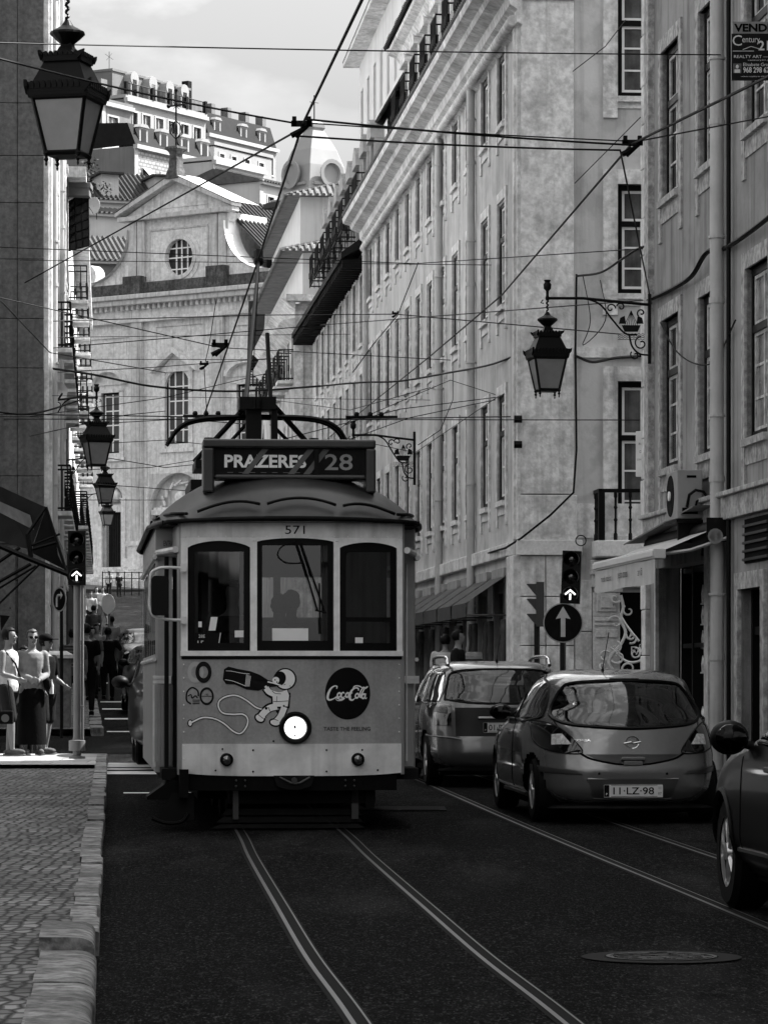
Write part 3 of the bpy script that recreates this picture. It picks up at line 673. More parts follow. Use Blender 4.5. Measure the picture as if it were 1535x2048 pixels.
# shop window behind the awning
u0, u1 = uZ(48.2, 49), uZ(44.4, 49)
m = MB(); m.box(u0, u1, .45, .5, .3, 3.2); sw = m.build('shop_window', mPane, D)
m = MB()
for u in (u0, u0+.9, u1-.08): m.box(u, u+.08, .3, .45, .3, 3.2)
for z in (.3, 2.1, 3.12): m.box(u0, u1, .32, .45, z, z+.06)
m.build('frame', M('shop_frame', .03, .4), sw)
m = MB(); m.box(u0-.12, u0, -.05, .1, .0, 3.2); m.box(u1, u1+.28, -.06, .1, -.2, 3.55); m.build('shop_jamb', mStone, D)
m = MB()
rnd = random.Random(4)
for z in (1.15, 1.75, 2.08, 2.40, 2.68):
    m.box(u0+1.0, u1-.15, .40, .448, z, z+.02)
    for k in range(8): 
        x = u0+1.05+.33*k; hh_ = rnd.uniform(.1, .26); m.lathe([(.05, z+.02), (.07, z+.02+hh_*.5), (.02, z+.02+hh_)], 8, (x, .425, 0), sy=.3)
m.build('display_goods', M('shop_goods', .7, .4, var=.6, scale=11), sw)
for a, b in ((42.2, 40.8), (39.4, 37), (34, 32), (29, 26)):
    ua, ub = uZ(a, 49), uZ(b, 49); m = MB(); m.box(ua, ub, .26, .3, .2, 2.75); o = m.build('door', mPane, D)
    m = MB(); m.box(ua, ua+.1, .12, .26, .2, 2.75); m.box(ub-.1, ub, .12, .26, .2, 2.75); m.box((ua+ub)/2-.05, (ua+ub)/2+.05, .1, .26, .2, 2.75); m.box(ua+.1, ub-.1, .14, .26, 2.2, 2.3); m.build('frame', mFrame, o)
    m = MB(); m.box(ua-.22, ua, -.05, .1, -.3, 2.95); m.box(ub, ub+.22, -.05, .1, -.3, 2.95); m.box(ua, ub, -.05, .1, 2.75, 2.95); m.build('door_surround', mDstone, D)
m = MB(); ua = uZ(41.9, 49); m.box(ua, ua+1.6, .02, .1, 3.98+.0, 4.45) if 0 else m.box(ua, ua+1.5, -.02, .02, 3.05, 3.58)
o = m.build('vent', mBlack, D); m = MB()
for k in range(5): m.box(ua, ua+1.5, -.05, -.02, 3.08+.1*k, 3.11+.1*k)
m.build('vent_louvre', M('louvre', .06, .5), o)

vary(C, .5, 3); vary(E, .4, 4); vary(FB, .3, 5); vary(D, .45, 9)
# ================= LEFT SIDE
RZL = STR
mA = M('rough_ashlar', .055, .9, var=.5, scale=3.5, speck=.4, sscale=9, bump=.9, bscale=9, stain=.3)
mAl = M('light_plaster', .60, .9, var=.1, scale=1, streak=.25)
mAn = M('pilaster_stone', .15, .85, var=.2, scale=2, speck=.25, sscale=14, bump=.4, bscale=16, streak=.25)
xA, zA = (88-CX)/F*62, 62
A = thing('stone_corner_house', 'tall house on the left with rough stone corner and sunlit street front', 'building', (xA, zA, 0), math.atan2(1, -.08))
LA = 33
ba = [1.6+2.5*k for k in range(13)]
hh = [(u-.55, u+.55, z, z+2.0) for u in ba for z in (5.2, 8.6, 12., 15.4)]+[(u-.8, u+.8, .6, 3.6) for u in ba]
wall_mb(0, LA, 0, 21, hh, .2).build('wall', mAl, A)
wAA = window_set(A, 1.1, 2.0, ''); sAA = surround_mb(1.1, 2.0, d=.06).build('window_surround', mStone, A)
wAA.location = sAA.location = (ba[0], 0, 5.2)
for i, u in enumerate(ba):
    for z in (5.2, 8.6, 12., 15.4):
        if (u, z) != (ba[0], 5.2): dup(wAA, A, (u, 0, z)); dup(sAA, A, (u, 0, z))
    if i > 3:
        for z in (5.2, 8.6): iron_balcony(A, u-.75, u+.75, z, 0, -.4)
    m = MB(); m.box(u-.8, u+.8, .2, .25, .6, 3.6); m.build('shop_window', mPane, A)
m = MB()
m.box(0, .9, -.09, .1, 0, 20.9); m.box(.15, .75, -.14, .1, 4.2, 20.5)
m.build('corner_pilaster', mStone, A, bevel=.015)
m = MB(); m.box(12.6, 13.3, -.12, .1, 0, 20.9); m.box(24.6, 25.2, -.12, .1, 0, 20.9); m.box(0, LA, -.1, .1, 4.1, 4.35); m.build('party_pilaster', mStone, A)
cornice_mb(0, LA, 21, prof).build('cornice', mStone, A)
def flankL(mb):                       # (a to the left, b back, c up) on a left-hand building
    mb.v = [(b, a, c) for a, b, c in mb.v]; return mb
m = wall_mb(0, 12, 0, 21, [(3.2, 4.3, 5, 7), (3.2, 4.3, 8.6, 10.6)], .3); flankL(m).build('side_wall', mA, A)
z = .5; k = 0; m = MB()
while z < 20.5:
    h = .95+.12*math.sin(k*1.7); m.box(0, .46, -.05, .05, z, z+h-.008); m.box(.465, .85+(.2 if k % 2 else 0), -.03, .05, z, z+h-.008); z += h; k += 1
flankL(m).build('quoin', mAn, A, bevel=.01)
m = MB(); m.box(-.02, 12, -.08, 0, 4.1, 4.3); flankL(m).build('string_course', mAn, A)
# lower side front seen behind the waiting people
m = MB()
for a0, a1, d in ((-.02, .45, .10), (.5, .95, .07), (1.15, 1.5, .1), (1.55, 2.0, .07)): m.box(a0, a1, -d, 0, 0, 4.0)
flankL(m).build('side_pilaster', mAn, A, bevel=.01)
m = MB(); m.box(1.0, 1.12, -.02, .0, .6, 3.4); m.box(2.1, 3.4, -.02, 0, .6, 3.2); flankL(m).build('side_doorway', mBlack, A)
for z, x in ((5.7, .9), (6.3, 1.8)):
    pass
pipe('pipe on the sunlit house front at left, just beyond its stone corner', xA+.05-.0871*1.3+.12, zA+1.35, .8, 20.8, .06, grp='drainpipes on the left-hand facades')
pipe('pipe halfway along the sunlit house front at left', xA-.08*13.3+.15, 75.3, 1.2, 20.8, .06, grp='drainpipes on the left-hand facades')
# building B beyond, with iron balconies
xB, zB = (136-CX)/F*97, 97
B = thing('balcony_house', 'farther house at left with stacked iron balconies and dark shopfronts', 'building', (xB, zB, 0), math.atan2(1, -.079))
LB = 42; bb = [1.2+2.6*k for k in range(16)]
wall_mb(0, LB, 0, 15.6, [(u-.5, u+.5, z, z+2.1) for u in bb for z in (6.0, 9.2, 12.3)], .2).build('wall', mAl, B)
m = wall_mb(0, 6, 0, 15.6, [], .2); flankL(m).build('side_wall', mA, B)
wB = window_set(B, 1.0, 2.1, ''); wB.location = (bb[0], 0, 6.0)
for i, u in enumerate(bb):
    for z in (6.0, 9.2, 12.3):
        if (i, z) != (0, 6.0): dup(wB, B, (u, 0, z))
        if i % 2 == 0 or z < 9: iron_balcony(B, u-.7, u+.7, z, 0, -.55)
m = MB(); m.box(0, LB, -.15, .1, 2, 5.2); m.build('shopfront', M('dark_shopfront', .05, .7, var=.5, scale=2), B)
m = MB()
for k in range(14): m.box(.4+3*k, .8+3*k, -.25, 0, 1, 5.3)
m.build('shop_pilaster', mAl, B)
m = MB(); m.box(-.3, LB, -.5, 6, 15.6, 15.9); m.build('cornice', mStone, B)
# glazed screen on the roof line
t = thing('roof_screen', 'leaning dark gridded panel under a flat grey canopy at the left roofline', 'screen', at(140, 500, 98))
m = MB(); m.add([(-.35, 0, -.1), (.52, .2, .15), (.48, .4, 1.7), (-.45, 0, 1.15), (-.35, .06, -.1), (.52, .26, .15), (.48, .46, 1.7), (-.45, .06, 1.15)], [(0, 1, 2, 3), (4, 7, 6, 5), (0, 4, 5, 1), (1, 5, 6, 2), (2, 6, 7, 3), (3, 7, 4, 0)]); m.build('panel', M('dark_panel', .035, .5, var=.4, scale=3), t)
m = MB()
def scp(u, v): 
    a = Vector((-.35, -.02, -.1)).lerp(Vector((.52, .18, .15)), u); b = Vector((-.45, -.02, 1.15)).lerp(Vector((.48, .38, 1.7)), u); return a.lerp(b, v)
for i in range(6): m.tube([scp(i/5, 0), scp(i/5, 1)], .018, 4)
for j in range(7): m.tube([scp(0, j/6), scp(1, j/6)], .018, 4)
for j in range(5): m.tube([scp(0, j/6), scp(.6, min(1, j/6+.35))], .02, 4)
m.build('lattice', mIron, t)
m = MB(); m.box(-.65, .6, -.3, .5, 1.72, 1.86); m.box(-.6, .55, -.25, .5, 1.5, 1.72); m.build('canopy', M('grey_metal', .16, .6, var=.2), t)
# near left building outside the frame (its lamp hangs into view)
NL = thing('near_left_house', 'house front just outside the left edge that carries the big lantern', 'building', (sx_of(-2.9, 3), 3, 0), RZL)
LN = 43.5; bn = [1.5+3*k for k in range(14)]
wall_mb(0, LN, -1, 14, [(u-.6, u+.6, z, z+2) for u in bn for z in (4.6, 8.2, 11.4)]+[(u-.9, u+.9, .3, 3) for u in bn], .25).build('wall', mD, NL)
wN = window_set(NL, 1.2, 2.0, 'big'); wN.location = (bn[0], 0, 4.6)
for u in bn:
    m = MB(); m.box(u-.9, u+.9, .2, .25, .3, 3); m.build('shop_window', mPane, NL)
    for z in (4.6, 8.2, 11.4):
        if (u, z) != (bn[0], 4.6): dup(wN, NL, (u, 0, z))
m = MB(); m.box(0, LN, .8, 12, 13.9, 14.6); m.box(0, LN, -.4, .8, 14, 14.3); m.box(LN-.2, LN, 0.1, 12, -1, 13.9); m.build('roof', mTile, NL)

# ================= CHURCH
AC_ = R(37); CY0 = 228.; CX0 = (358-CX)/F*CY0
def cu(px): k = (px-CX)/F; return (k*CY0-CX0)/(math.cos(AC_)+k*math.sin(AC_))
mCh = M('church_limestone', .66, .85, var=.10, scale=.5, speck=.14, sscale=4, streak=.3, stain=.12)
mChD = M('blackened_stone', .12, .9, var=.6, scale=1.2, speck=.5, sscale=5, streak=.4)
mChP = M('pier_stone', .50, .85, var=.12, scale=.8, speck=.12, sscale=4, streak=.4)
CH = thing('baroque_church', 'pale stone church front with oval window, pediment and scrolled shoulders closing the street', 'church', (CX0, CY0, 0), -AC_)
W = 9.2
holes = [(-1.15, .85, 17.2, 22.0), (4.9, 7.0, 16.8, 20.8), (-6.7, -5.1, 16.8, 20.8), (-6.6, -4.9, 7, 14.6), (-2.5, 2.2, 7, 15.3),
         (-2.0, 2.0, 23.2, 24.9), (-8.1, -4.3, 23.2, 24.4), (4.6, 8.4, 23.2, 24.6)]
m = wall_mb(-W, W, 5, 25.4, holes, .35)
m.build('front_wall', mCh, CH)
m = MB()
m.box(-2.0, 2.0, .1, .14, 23.2, 24.9); m.box(-8.1, -4.3, .1, .14, 23.2, 24.4); m.box(4.6, 8.4, .1, .14, 23.2, 24.6); m.build('recessed_panel', mCh, CH)
def chw(u0, u1, z0, z1, arch):
    m = MB(); t = .1; m.box(u0, u0+t, .15, .3, z0, z1); m.box(u1-t, u1, .15, .3, z0, z1); m.box(u0, u1, .15, .3, z0, z0+t); m.box(u0, u1, .15, .3, z1-t, z1)
    o = m.build('window', mFrame, CH); s = MB(); n = 3 if arch else 2
    for i in range(1, n): x = u0+(u1-u0)*i/n; s.box(x-.05, x+.05, .2, .28, z0, z1)
    k = z0+.9
    while k < z1-.2: s.box(u0+t, u1-t, .21, .27, k-.04, k+.04); k += .95
    s.box(u0+t, u0+t+.08, .2, .28, z0, z1); s.box(u1-t-.08, u1-t, .2, .28, z0, z1)
    s.build('sash', mWhite, o); p = MB(); p.box(u0, u1, .25, .26, z0, z1); p.build('pane', M('church_glass', .07, .3, var=.3), o)
    f = MB(); j = .35; f.box(u0-j, u0, -.1, .1, z0-.3, z1+.1); f.box(u1, u1+j, -.1, .1, z0-.3, z1+.1); f.box(u0-j-.1, u1+j+.1, -.16, .1, z0-.55, z0-.3)
    c = (u0+u1)/2; hw = (u1-u0)/2
    if arch:
        r = hw
        for sg in (-1, 1):
            f.prism([(c+sg*hw, z1)]+[(c+sg*hw*math.sin(a), z1-r+r*math.cos(a)) for a in [math.pi/2*(1-q/8) for q in range(9)]], .0, .3)
        f.box(c-hw, c+hw, -.08, .2, z1, z1+.2)
        for sg in (-1, 1): f.prism([(c+sg*(hw+.95), z1-.15), (c+sg*(hw+.95), z1+.2), (c, z1+1.45), (c, z1+1.1)], -.55, .0)
        f.prism([(c-hw-.5, z1-.1), (c+hw+.5, z1-.1), (c, z1+1.15)], -.12, .0)
    else:
        P = [(c+(hw+.75)*math.cos(a), z1+.55+1.15*math.sin(a)) for a in [math.pi*q/12 for q in range(13)]]; P2 = [(c+(hw+.5)*math.cos(a), z1+.5+.85*math.sin(a)) for a in [math.pi*q/12 for q in range(12, -1, -1)]]
        for q in range(12): f.prism([P[q], P[q+1], P2[11-q], P2[12-q]], -.5, .0)
        f.prism(P2, -.08, 0); f.box(u0-j, u1+j, -.1, .1, z1, z1+.25)
    f.build('window_surround', mCh, o)
chw(-1.15, .85, 17.2, 22.0, True); chw(4.9, 7.0, 16.8, 20.8, False); chw(-6.7, -5.1, 16.8, 20.8, False)
def tube_arch(mb, c, r, z, x0, y, t): pass
# doors
for u0, u1, zt, nm in ((-6.6, -4.9, 14.6, 'side_door'), (-2.5, 2.2, 15.3, 'main_door')):
    c = (u0+u1)/2; r = (u1-u0)/2
    m = MB(); dz = 12.9 if nm == 'side_door' else 12.6
    m.box(u0+.1, u1-.1, .45, .55, 7, dz); d = m.build(nm, M('dark_door_wood', .02, .6, var=.4, scale=4), CH)
    p = MB()
    for q in range(8): p.box(u0+.2+(u1-u0-.4)*q/8+.04, u0+.2+(u1-u0-.4)*(q+1)/8-.04, .42, .45, 7.8, dz-.2)
    p.build('door_panel', M('door_boards', .035, .5, var=.5, scale=5), d)
    m = MB(); m.box(u0, u1, .55, .6, 7, zt)
    for sg in (-1, 1): m.prism([(c+sg*r, zt)]+[(c+sg*r*math.sin(a), zt-r+r*math.cos(a)) for a in [math.pi/2*(1-q/8) for q in range(9)]], .002, .5)
    m.build('arch_niche', mChP, CH)
    m = MB(); m.box(u0, u1, .1, .5, dz, dz+.35); m.box(u0+.15, u1-.15, .2, .5, dz+.35, dz+.5)
    for q in range(9): a = math.pi*q/8; m.tube([(c+r*.75*math.cos(a), .4, dz+.6+r*.7*math.sin(a)), (c+r*.55*math.cos(a+.4), .3, dz+.6+r*.6*math.sin(a+.4))], .1, 5)
    m.sph((c, .4, dz+1.1), .45, 8, 6); m.box(u0-.35, u0, -.15, .1, 7, zt-.8); m.box(u1, u1+.35, -.15, .1, 7, zt-.8); m.build('portal_relief', mCh, CH, smooth=40)
m = MB()
for a, b in ((-3.9, -3.0), (3.0, 3.9), (-W, -8.5), (8.4, W)): m.box(a, b, -.3, .0, 7, 25.3); m.box(a+.15, b-.15, -.36, 0, 8, 25)
m.build('pilaster', mChP, CH)
m = MB(); m.box(-3.95, -2.95, -.5, 0, 7, 10.6); m.box(2.95, 3.95, -.5, 0, 7, 10.6); m.box(-4.1, -2.8, -.6, 0, 10.6, 10.9); m.box(-8.3, -6.95, -.2, 0, 7, 9.8); m.box(-4.7, -4.1, -.2, 0, 7, 9.8); m.build('plinth', mCh, CH)
m = MB(); m.box(-W, W, -.25, 0, 25.4, 26.4); m.box(-W, W, -.4, 0, 25.3, 25.55)
for k in range(40): m.box(-W+.46*k, -W+.46*k+.2, -.55, -.25, 26.1, 26.4) if k % 1 == 0 else None
m.build('entablature', mCh, CH)
m = MB(); m.box(-W-.3, W+.3, -.9, 0, 26.4, 26.75); m.box(-W-.5, W+.5, -1.1, 0, 26.75, 27.05); m.build('main_cornice', mChP, CH, bevel=.05)
m = MB(); m.box(-W, W, -.2, .6, 27.05, 27.9); m.box(-4.3, -2.8, -.7, .3, 27.05, 28.3); m.box(2.8, 4.3, -.7, .3, 27.05, 28.5); m.build('parapet', mChD, CH, bevel=.04)
# attic with oval window
no = 28; rw = 1.18; zc_ = 29.35; uc = .05; m = MB()
ring = [(uc+rw*math.cos(6.28318*q/no), zc_+rw*math.sin(6.28318*q/no)) for q in range(no)]
outer = []
for q in range(no):
    a = 6.28318*q/no; dx, dz = math.cos(a), math.sin(a); s = min((4.1)/max(abs(dx), 1e-6), (4.0 if dz > 0 else 1.5)/max(abs(dz), 1e-6))
    s = min(s, ((32.0-zc_)/dz) if dz > 1e-6 else 1e9, ((27.9-zc_)/dz) if dz < -1e-6 else 1e9); outer.append((max(-4.1, min(4.1, uc+dx*s)), zc_+dz*s))
m.add([(x, 0, z) for x, z in ring]+[(x, 0, z) for x, z in outer], [(q, (q+1) % no, no+(q+1) % no, no+q) for q in range(no)])
for sx_ in (-4.1, 4.1):
    for zz in (27.9, 32.0):
        pts = sorted([(p, i) for i, p in enumerate(outer)], key=lambda e: (e[0][0]-sx_)**2+(e[0][1]-zz)**2)[:2]; m.add([(sx_, 0, zz), (pts[0][0][0], 0, pts[0][0][1]), (pts[1][0][0], 0, pts[1][0][1])], [(0, 1, 2)])
m.box(-4.1, -4.09, 0, 4, 27.9, 32); m.box(4.09, 4.1, 0, 4, 27.9, 32)
m.build('attic_wall', mCh, CH)
m = MB()
for r0, r1, y in ((1.18, 1.45, -.12), (1.45, 1.75, -.05)):
    m.add([(uc+r*math.cos(6.28318*q/no), yy, zc_+r*math.sin(6.28318*q/no)) for r, yy in ((r0, .35), (r0, y), (r1, y), (r1, 0)) for q in range(no)], [(k*no+q, k*no+(q+1) % no, (k+1)*no+(q+1) % no, (k+1)*no+q) for k in range(3) for q in range(no)])
f = m.build('oval_window', mCh, CH); m = MB(); m.lathe([(.01, .3), (1.2, .3)], 28, (uc, 0, zc_), 'y'); m.build('pane', MATS['church_glass'], f)
m = MB()
for x in (-.45, .0, .5): m.box(uc+x-.04, uc+x+.04, .2, .29, zc_-1.15, zc_+1.15)
for z in (-.75, 0, .62): m.box(uc-1.15, uc+1.15, .21, .28, zc_+z-.04, zc_+z+.04)
m.build('muntins', mWhite, f)
m = MB()
for a, b in ((-4.15, -3.5), (-3.4, -2.8), (2.8, 3.4), (3.5, 4.15)): m.box(a, b, -.25, 0, 27.9, 31.9)
m.box(-2.55, 2.45, -.06, 0, 31.2, 31.3); m.box(-2.55, -2.45, -.06, 0, 28, 31.2); m.box(2.4, 2.5, -.06, 0, 28, 31.2)
m.build('attic_pilaster', mChP, CH)
m = MB(); m.box(-4.9, 4.9, -.55, .2, 31.95, 32.25)
for sg in (-1, 1): m.prism([(sg*5.0, 32.25), (sg*5.0, 32.5), (0, 34.75), (0, 34.3)], -.7, .3)
m.build('pediment', mChP, CH, bevel=.03)
m = MB(); m.prism([(-4.6, 32.25), (4.6, 32.25), (0, 34.35)], -.1, .3); m.build('tympanum', mCh, CH)
m = MB(); m.prism([(-2.6, 32.6), (2.6, 32.6), (0, 33.9), (0, 33.75), (2.2, 32.68), (-2.2, 32.68)], -.15, -.08); m.build('tympanum_moulding', mCh, CH)
m = MB(); m.add([(0, -.75, 34.78), (5.1, -.75, 32.52), (5.1, 2.0, 32.52), (0, 2.0, 34.78)], [(0, 1, 2, 3)]); m.add([(0, -.75, 34.78), (-5.1, -.75, 32.52), (-5.1, 2.0, 32.52), (0, 2.0, 34.78)], [(0, 1, 2, 3)]); m.build('roof_flashing', M('bright_lead', .42, .7, var=.2, scale=3), CH)
# scroll shoulders
for sg in (-1, 1):
    P = [(sg*4.1, 31.4)]+[(sg*(7.6-3.5*math.cos(a)), 31.4-3.5*math.sin(a)*.95) for a in [math.pi/2*q/12 for q in range(13)]]+[(sg*8.2, 27.9), (sg*8.2, 27.5), (sg*4.1, 27.5)]
    m = MB(); m.prism(P, -.1, .7)
    if sg < 0: m.lathe([(.01, -.3), (.75, -.3), (.75, .6)], 16, (-7.7, 0, 28.6), 'y'); m.lathe([(.3, -.42), (.3, -.3)], 12, (-7.7, 0, 28.6), 'y')
    m.build('scroll_shoulder', mCh, CH, smooth=40)
    m = MB()
    for q in range(12):
        a0, a1 = math.pi/2*q/12, math.pi/2*(q+1)/12; p = [(sg*(7.6-3.5*math.cos(a)), 31.4-3.32*math.sin(a)) for a in (a0, a1)]; m.add([(p[0][0], -.45, p[0][1]), (p[1][0], -.45, p[1][1]), (p[1][0], 1.1, p[1][1]), (p[0][0], 1.1, p[0][1])], [(0, 1, 2, 3)])
    m.build('shoulder_coping', mWhite if sg > 0 else mChP, CH)  # right coping faces the sun; its brightness is put into the colour as white
m = MB(); m.lathe([(.75, 34.4), (.6, 34.9), (.5, 35.1), (.42, 36.), (.5, 36.15), (.75, 36.35), (.7, 36.5), (.3, 36.55)], 4, (0, -.3, 0), ph=.5); m.build('pedestal', mChD, CH)
m = MB(); m.tube([(0, -.3, 36.4), (0, -.3, 40.2)], .06, 6); m.tube([(-.65, -.3, 39.2), (.65, -.3, 39.2)], .06, 6)
for a in range(6): m.tube([(0, -.3, 37.0), (.45*math.cos(a*1.05), -.3+.45*math.sin(a*1.05), 37.4), (.35*math.cos(a*1.05), -.3+.35*math.sin(a*1.05), 37.9), (0, -.3, 38.2)], .035, 5)
for x, z in ((-.65, 39.2), (.65, 39.2), (0, 40.2)): m.sph((x, -.3, z), .14, 6, 5)
for a in range(8): m.tube([(0, -.3, 39.2), (.4*math.cos(a*.785), -.3, 39.2+.4*math.sin(a*.785))], .02, 4)
m.build('cross', mIron, CH)
m = MB(); m.add([(8.6, .8, 27.5), (8.6, 26, 27.5), (2.2, 26, 33.2), (2.2, .8, 33.2)], [(0, 1, 2, 3)]); m.add([(-8.6, .8, 27.5), (-8.6, 26, 27.5), (-2.2, 26, 32), (-2.2, .8, 32)], [(0, 1, 2, 3)])
for k in range(60):
    y = 1+.42*k; m.tube([(8.6, y, 27.55), (2.2, y, 33.25)], .1, 5)
m.box(-W, W, 26, 26.5, 5, 29); m.box(W-.1, W, 0, 26, 5, 27.5); m.box(-W, -W+.1, 0, 26, 5, 27.5); m.build('nave_roof', mTile, CH)
m = MB(); m.box(W, W+6, 6, 20, 5, 27); m.build('side_wing', mCh, CH)
# steps and railing in front
ST = MB()
for k in range(7): ST.box(-12, 12, -3.2-.4*(6-k), .2, 6.4+.0, 7.1+.17*k+1.0)
o = ST.build('church_steps', mStone); o.location = (CX0, CY0, 0); o.rotation_euler = (0, 0, -AC_); tag(o, 'pale stone steps below the church doors', 'steps')
t = thing('street_railing', 'low iron railing of thin posts across the church forecourt', 'railing', at(205, 1160, 205))
m = MB()
for k in range(9): m.tube([(k*.42, k*.12, -.9), (k*.42, k*.12, .5)], .035, 5)
m.build('post', mIron, t); m = MB()
for z in (.1, .45): m.tube([(0, 0, z), (3.4, .96, z)], .025, 5)
m.build('rail', mIron, t)

# ================= HILLSIDE
mH3T = M('hill_roof_tile', .12, .9, var=.4, scale=3)
mHW = M('hill_trim_white', .36, .7)
mH1 = M('hill_white', .42, .9, var=.08, scale=.6, streak=.1)
mH2 = M('hill_grey', .19, .9, var=.12, scale=.5, streak=.2)
mH3 = M('hill_cream', .30, .9, var=.1, scale=.6)
mAz = pattern_mat('glazed_tile_front', 'brick', .36, 1, mortar=.45, bump=.1, bw_=.5, bh=.28, var=.25)
mAz.node_tree.nodes['Brick Texture'].inputs['Mortar Size'].default_value = .06
HR = R(59)
def house(name, label, px, py, Z, wf, wg, hgt, mf, mg, wins=(), roof=None, ang=HR, dorm=(), rt=None, rh=1.8, cor=True, shade=()):
    p = at(px, py, Z); t = thing(name, label, 'building', (p.x, p.y, p.z-hgt), ang, 'houses on the hill')
    m = wall_mb(0, wf, 0, hgt, [(a, b, hgt+c, hgt+d) for a, b, c, d in wins], .25); m.build('front_wall', mf, t)
    m = MB(); m.box(0, .02, .0, wg, 0, hgt); m.box(wf-.02, wf, 0, wg, 0, hgt); m.box(.02, wf-.02, wg-.05, wg, 0, hgt-.05); m.build('gable_wall', mg, t)
    for a, b, c, d in wins:
        q = MB(); q.box(a, b, .15, .2, hgt+c, hgt+d); o = q.build('window', mPane if (a*7) % 2 < 1.2 else mPaneL, t)
        q = MB(); q.box(a-.16, a, -.05, .1, hgt+c-.15, hgt+d+.15); q.box(b, b+.16, -.05, .1, hgt+c-.15, hgt+d+.15); q.box(a, b, -.05, .1, hgt+d, hgt+d+.15); q.box(a, b, -.08, .1, hgt+c-.15, hgt+c); x = (a+b)/2; q.box(x-.04, x+.04, .08, .15, hgt+c, hgt+d); q.box(a, b, .08, .15, hgt+(c+d)/2-.04, hgt+(c+d)/2+.04); q.build('frame', mHW, o)
    if cor: m = MB(); m.box(-.1, wf+.1, -.3, .1, hgt-.2, hgt+.12); m.box(-.12, .35, -.06, .0, 0, hgt-.2); m.build('cornice', mHW, t)
    if roof == 'mansard':
        m = MB(); m.add([(0, -.05, hgt+.12), (wf, -.05, hgt+.12), (wf, .7, hgt+rh), (0, .7, hgt+rh), (wf, wg, hgt+rh+.6), (0, wg, hgt+rh+.6), (0, wg, hgt), (wf, wg, hgt)], [(0, 1, 2, 3), (3, 2, 4, 5), (0, 3, 5, 6), (1, 7, 4, 2)]); m.build('roof', M('slate_roof', .022, .7, var=.4, scale=2), t)
    if roof == 'slope':
        m = MB(); m.add([(-.2, -.4, hgt), (wf+.2, -.4, hgt), (wf+.2, wg*.5, hgt+rh), (-.2, wg*.5, hgt+rh), (wf+.2, wg, hgt), (-.2, wg, hgt)], [(0, 1, 2, 3), (3, 2, 4, 5), (0, 3, 5), (1, 4, 2)])
        n = int(wf/.35)
        for i in range(n): x = (i+.5)*wf/n; m.tube([(x, -.42, hgt+.05), (x, wg*.5, hgt+rh+.05)], .09, 4)
        m.build('roof', rt or mTile, t)
    if roof == 'flat':
        m = MB(); m.box(-.1, wf+.1, -.1, wg+.1, hgt+.121, hgt+.4); m.build('parapet', mf, t)
    for u in dorm:
        m = MB(); m.box(u-.55, u+.55, .12, 1.6, hgt+.15, hgt+1.55); m.prism([(u-.65, hgt+1.55), (u+.65, hgt+1.55), (u+.35, hgt+1.8), (u-.35, hgt+1.8)], .0, 1.7); d = m.build('dormer', mH3, t)
        m = MB(); m.box(u-.3, u+.3, .08, .12, hgt+.3, hgt+1.4); m.build('pane', mPane, d)
    for u, z in shade:
        m = MB(); m.add([(u-.55, -.05, hgt+z), (u+.55, -.05, hgt+z), (u+.55, -.75, hgt+z-.75), (u-.55, -.75, hgt+z-.75), (u-.55, -.05, hgt+z-.03), (u+.55, -.05, hgt+z-.03), (u+.55, -.75, hgt+z-.78), (u-.55, -.75, hgt+z-.78)], [(0, 1, 2, 3), (4, 5, 6, 7), (0, 3, 7, 4), (1, 2, 6, 5), (2, 3, 7, 6)]); m.build('sun_blind', mHW, t)
    return t
T1 = house('tiled_front_house', 'house on the hill with patterned tiled front, white window blinds and dark mansard', 270, 291, 265, 10.6, 9, 16, mAz, mH2,
    [(1., 2., -4.3, -1.7), (3.5, 4.5, -4.3, -1.7), (8.4, 9.4, -4.3, -1.7)], 'mansard', dorm=(1.3, 4.0, 6.9, 9.6), shade=((1.5, -1.5), (8.9, -1.5)))
T2 = house('terrace_top_house', 'highest cream house on the skyline with a railed roof terrace', 251, 197, 300, 12.3, 12, 16, mH3, mH2,
    [(.6+1.95*k, 1.75+1.95*k, -3.6, -1.0) for k in range(6)]+[(.6+1.95*k, 1.75+1.95*k, -7, -4.6) for k in range(6)], 'flat')
m = MB(); m.box(.3, 12, 1.6, 9, 16.4, 18.6); m.box(.2, 12.2, 1.5, 9.1, 18.6, 18.8); m.build('penthouse', mH2, T2)
for u in (2.6, 5.4, 8.0, 10.3):
    m = MB(); m.box(u-.6, u+.6, .9, 2.2, 16.4, 18.3); m.lathe([(.62, .85), (.62, 2.3)], 12, (u, 0, 18.2), 'y'); d = m.build('dormer', mH3, T2)
    m = MB(); m.box(u-.32, u+.32, .85, .9, 16.5, 18.1); m.build('pane', mPane, d)
m = MB()
for k in range(60): m.tube([(.1+.2*k, -.05, 16.4), (.1+.2*k, -.05, 17.4)], .025, 4)
m.tube([(0, -.05, 17.4), (12.3, -.05, 17.4)], .04, 4)
for u in (.1, 4, 6.6, 9.2, 12.2): m.box(u-.15, u+.15, -.15, .15, 16.4, 17.5)
m.build('terrace_railing', mIron, T2)
m = MB(); m.tube([(1.8, 3, 18.8), (1.8, 3, 20.6)], .03, 4); m.tube([(1.2, 3, 20.3), (2.4, 3, 20.0)], .02, 4); m.tube([(1.4, 3, 19.8), (2.2, 3, 20.5)], .02, 4); m.build('antenna', mIron, T2)
T6 = house('grey_side_house', 'grey gabled house at the left end of the skyline above the lantern', 205, 205, 292, 4.2, 8, 18, mH2, mH2, [(.8, 2.2, -3, -1), (.8, 2.2, -6, -4)], 'flat')
m = MB(); m.box(.2, 1.1, .3, 1.2, 18.4, 20.1); m.build('chimney', mH2, T6)
T7 = house('low_white_block', 'plain white block below the skyline houses, left of the tiled front', 205, 262, 280, 5.6, 8, 18, mH1, mH1, [], 'flat')
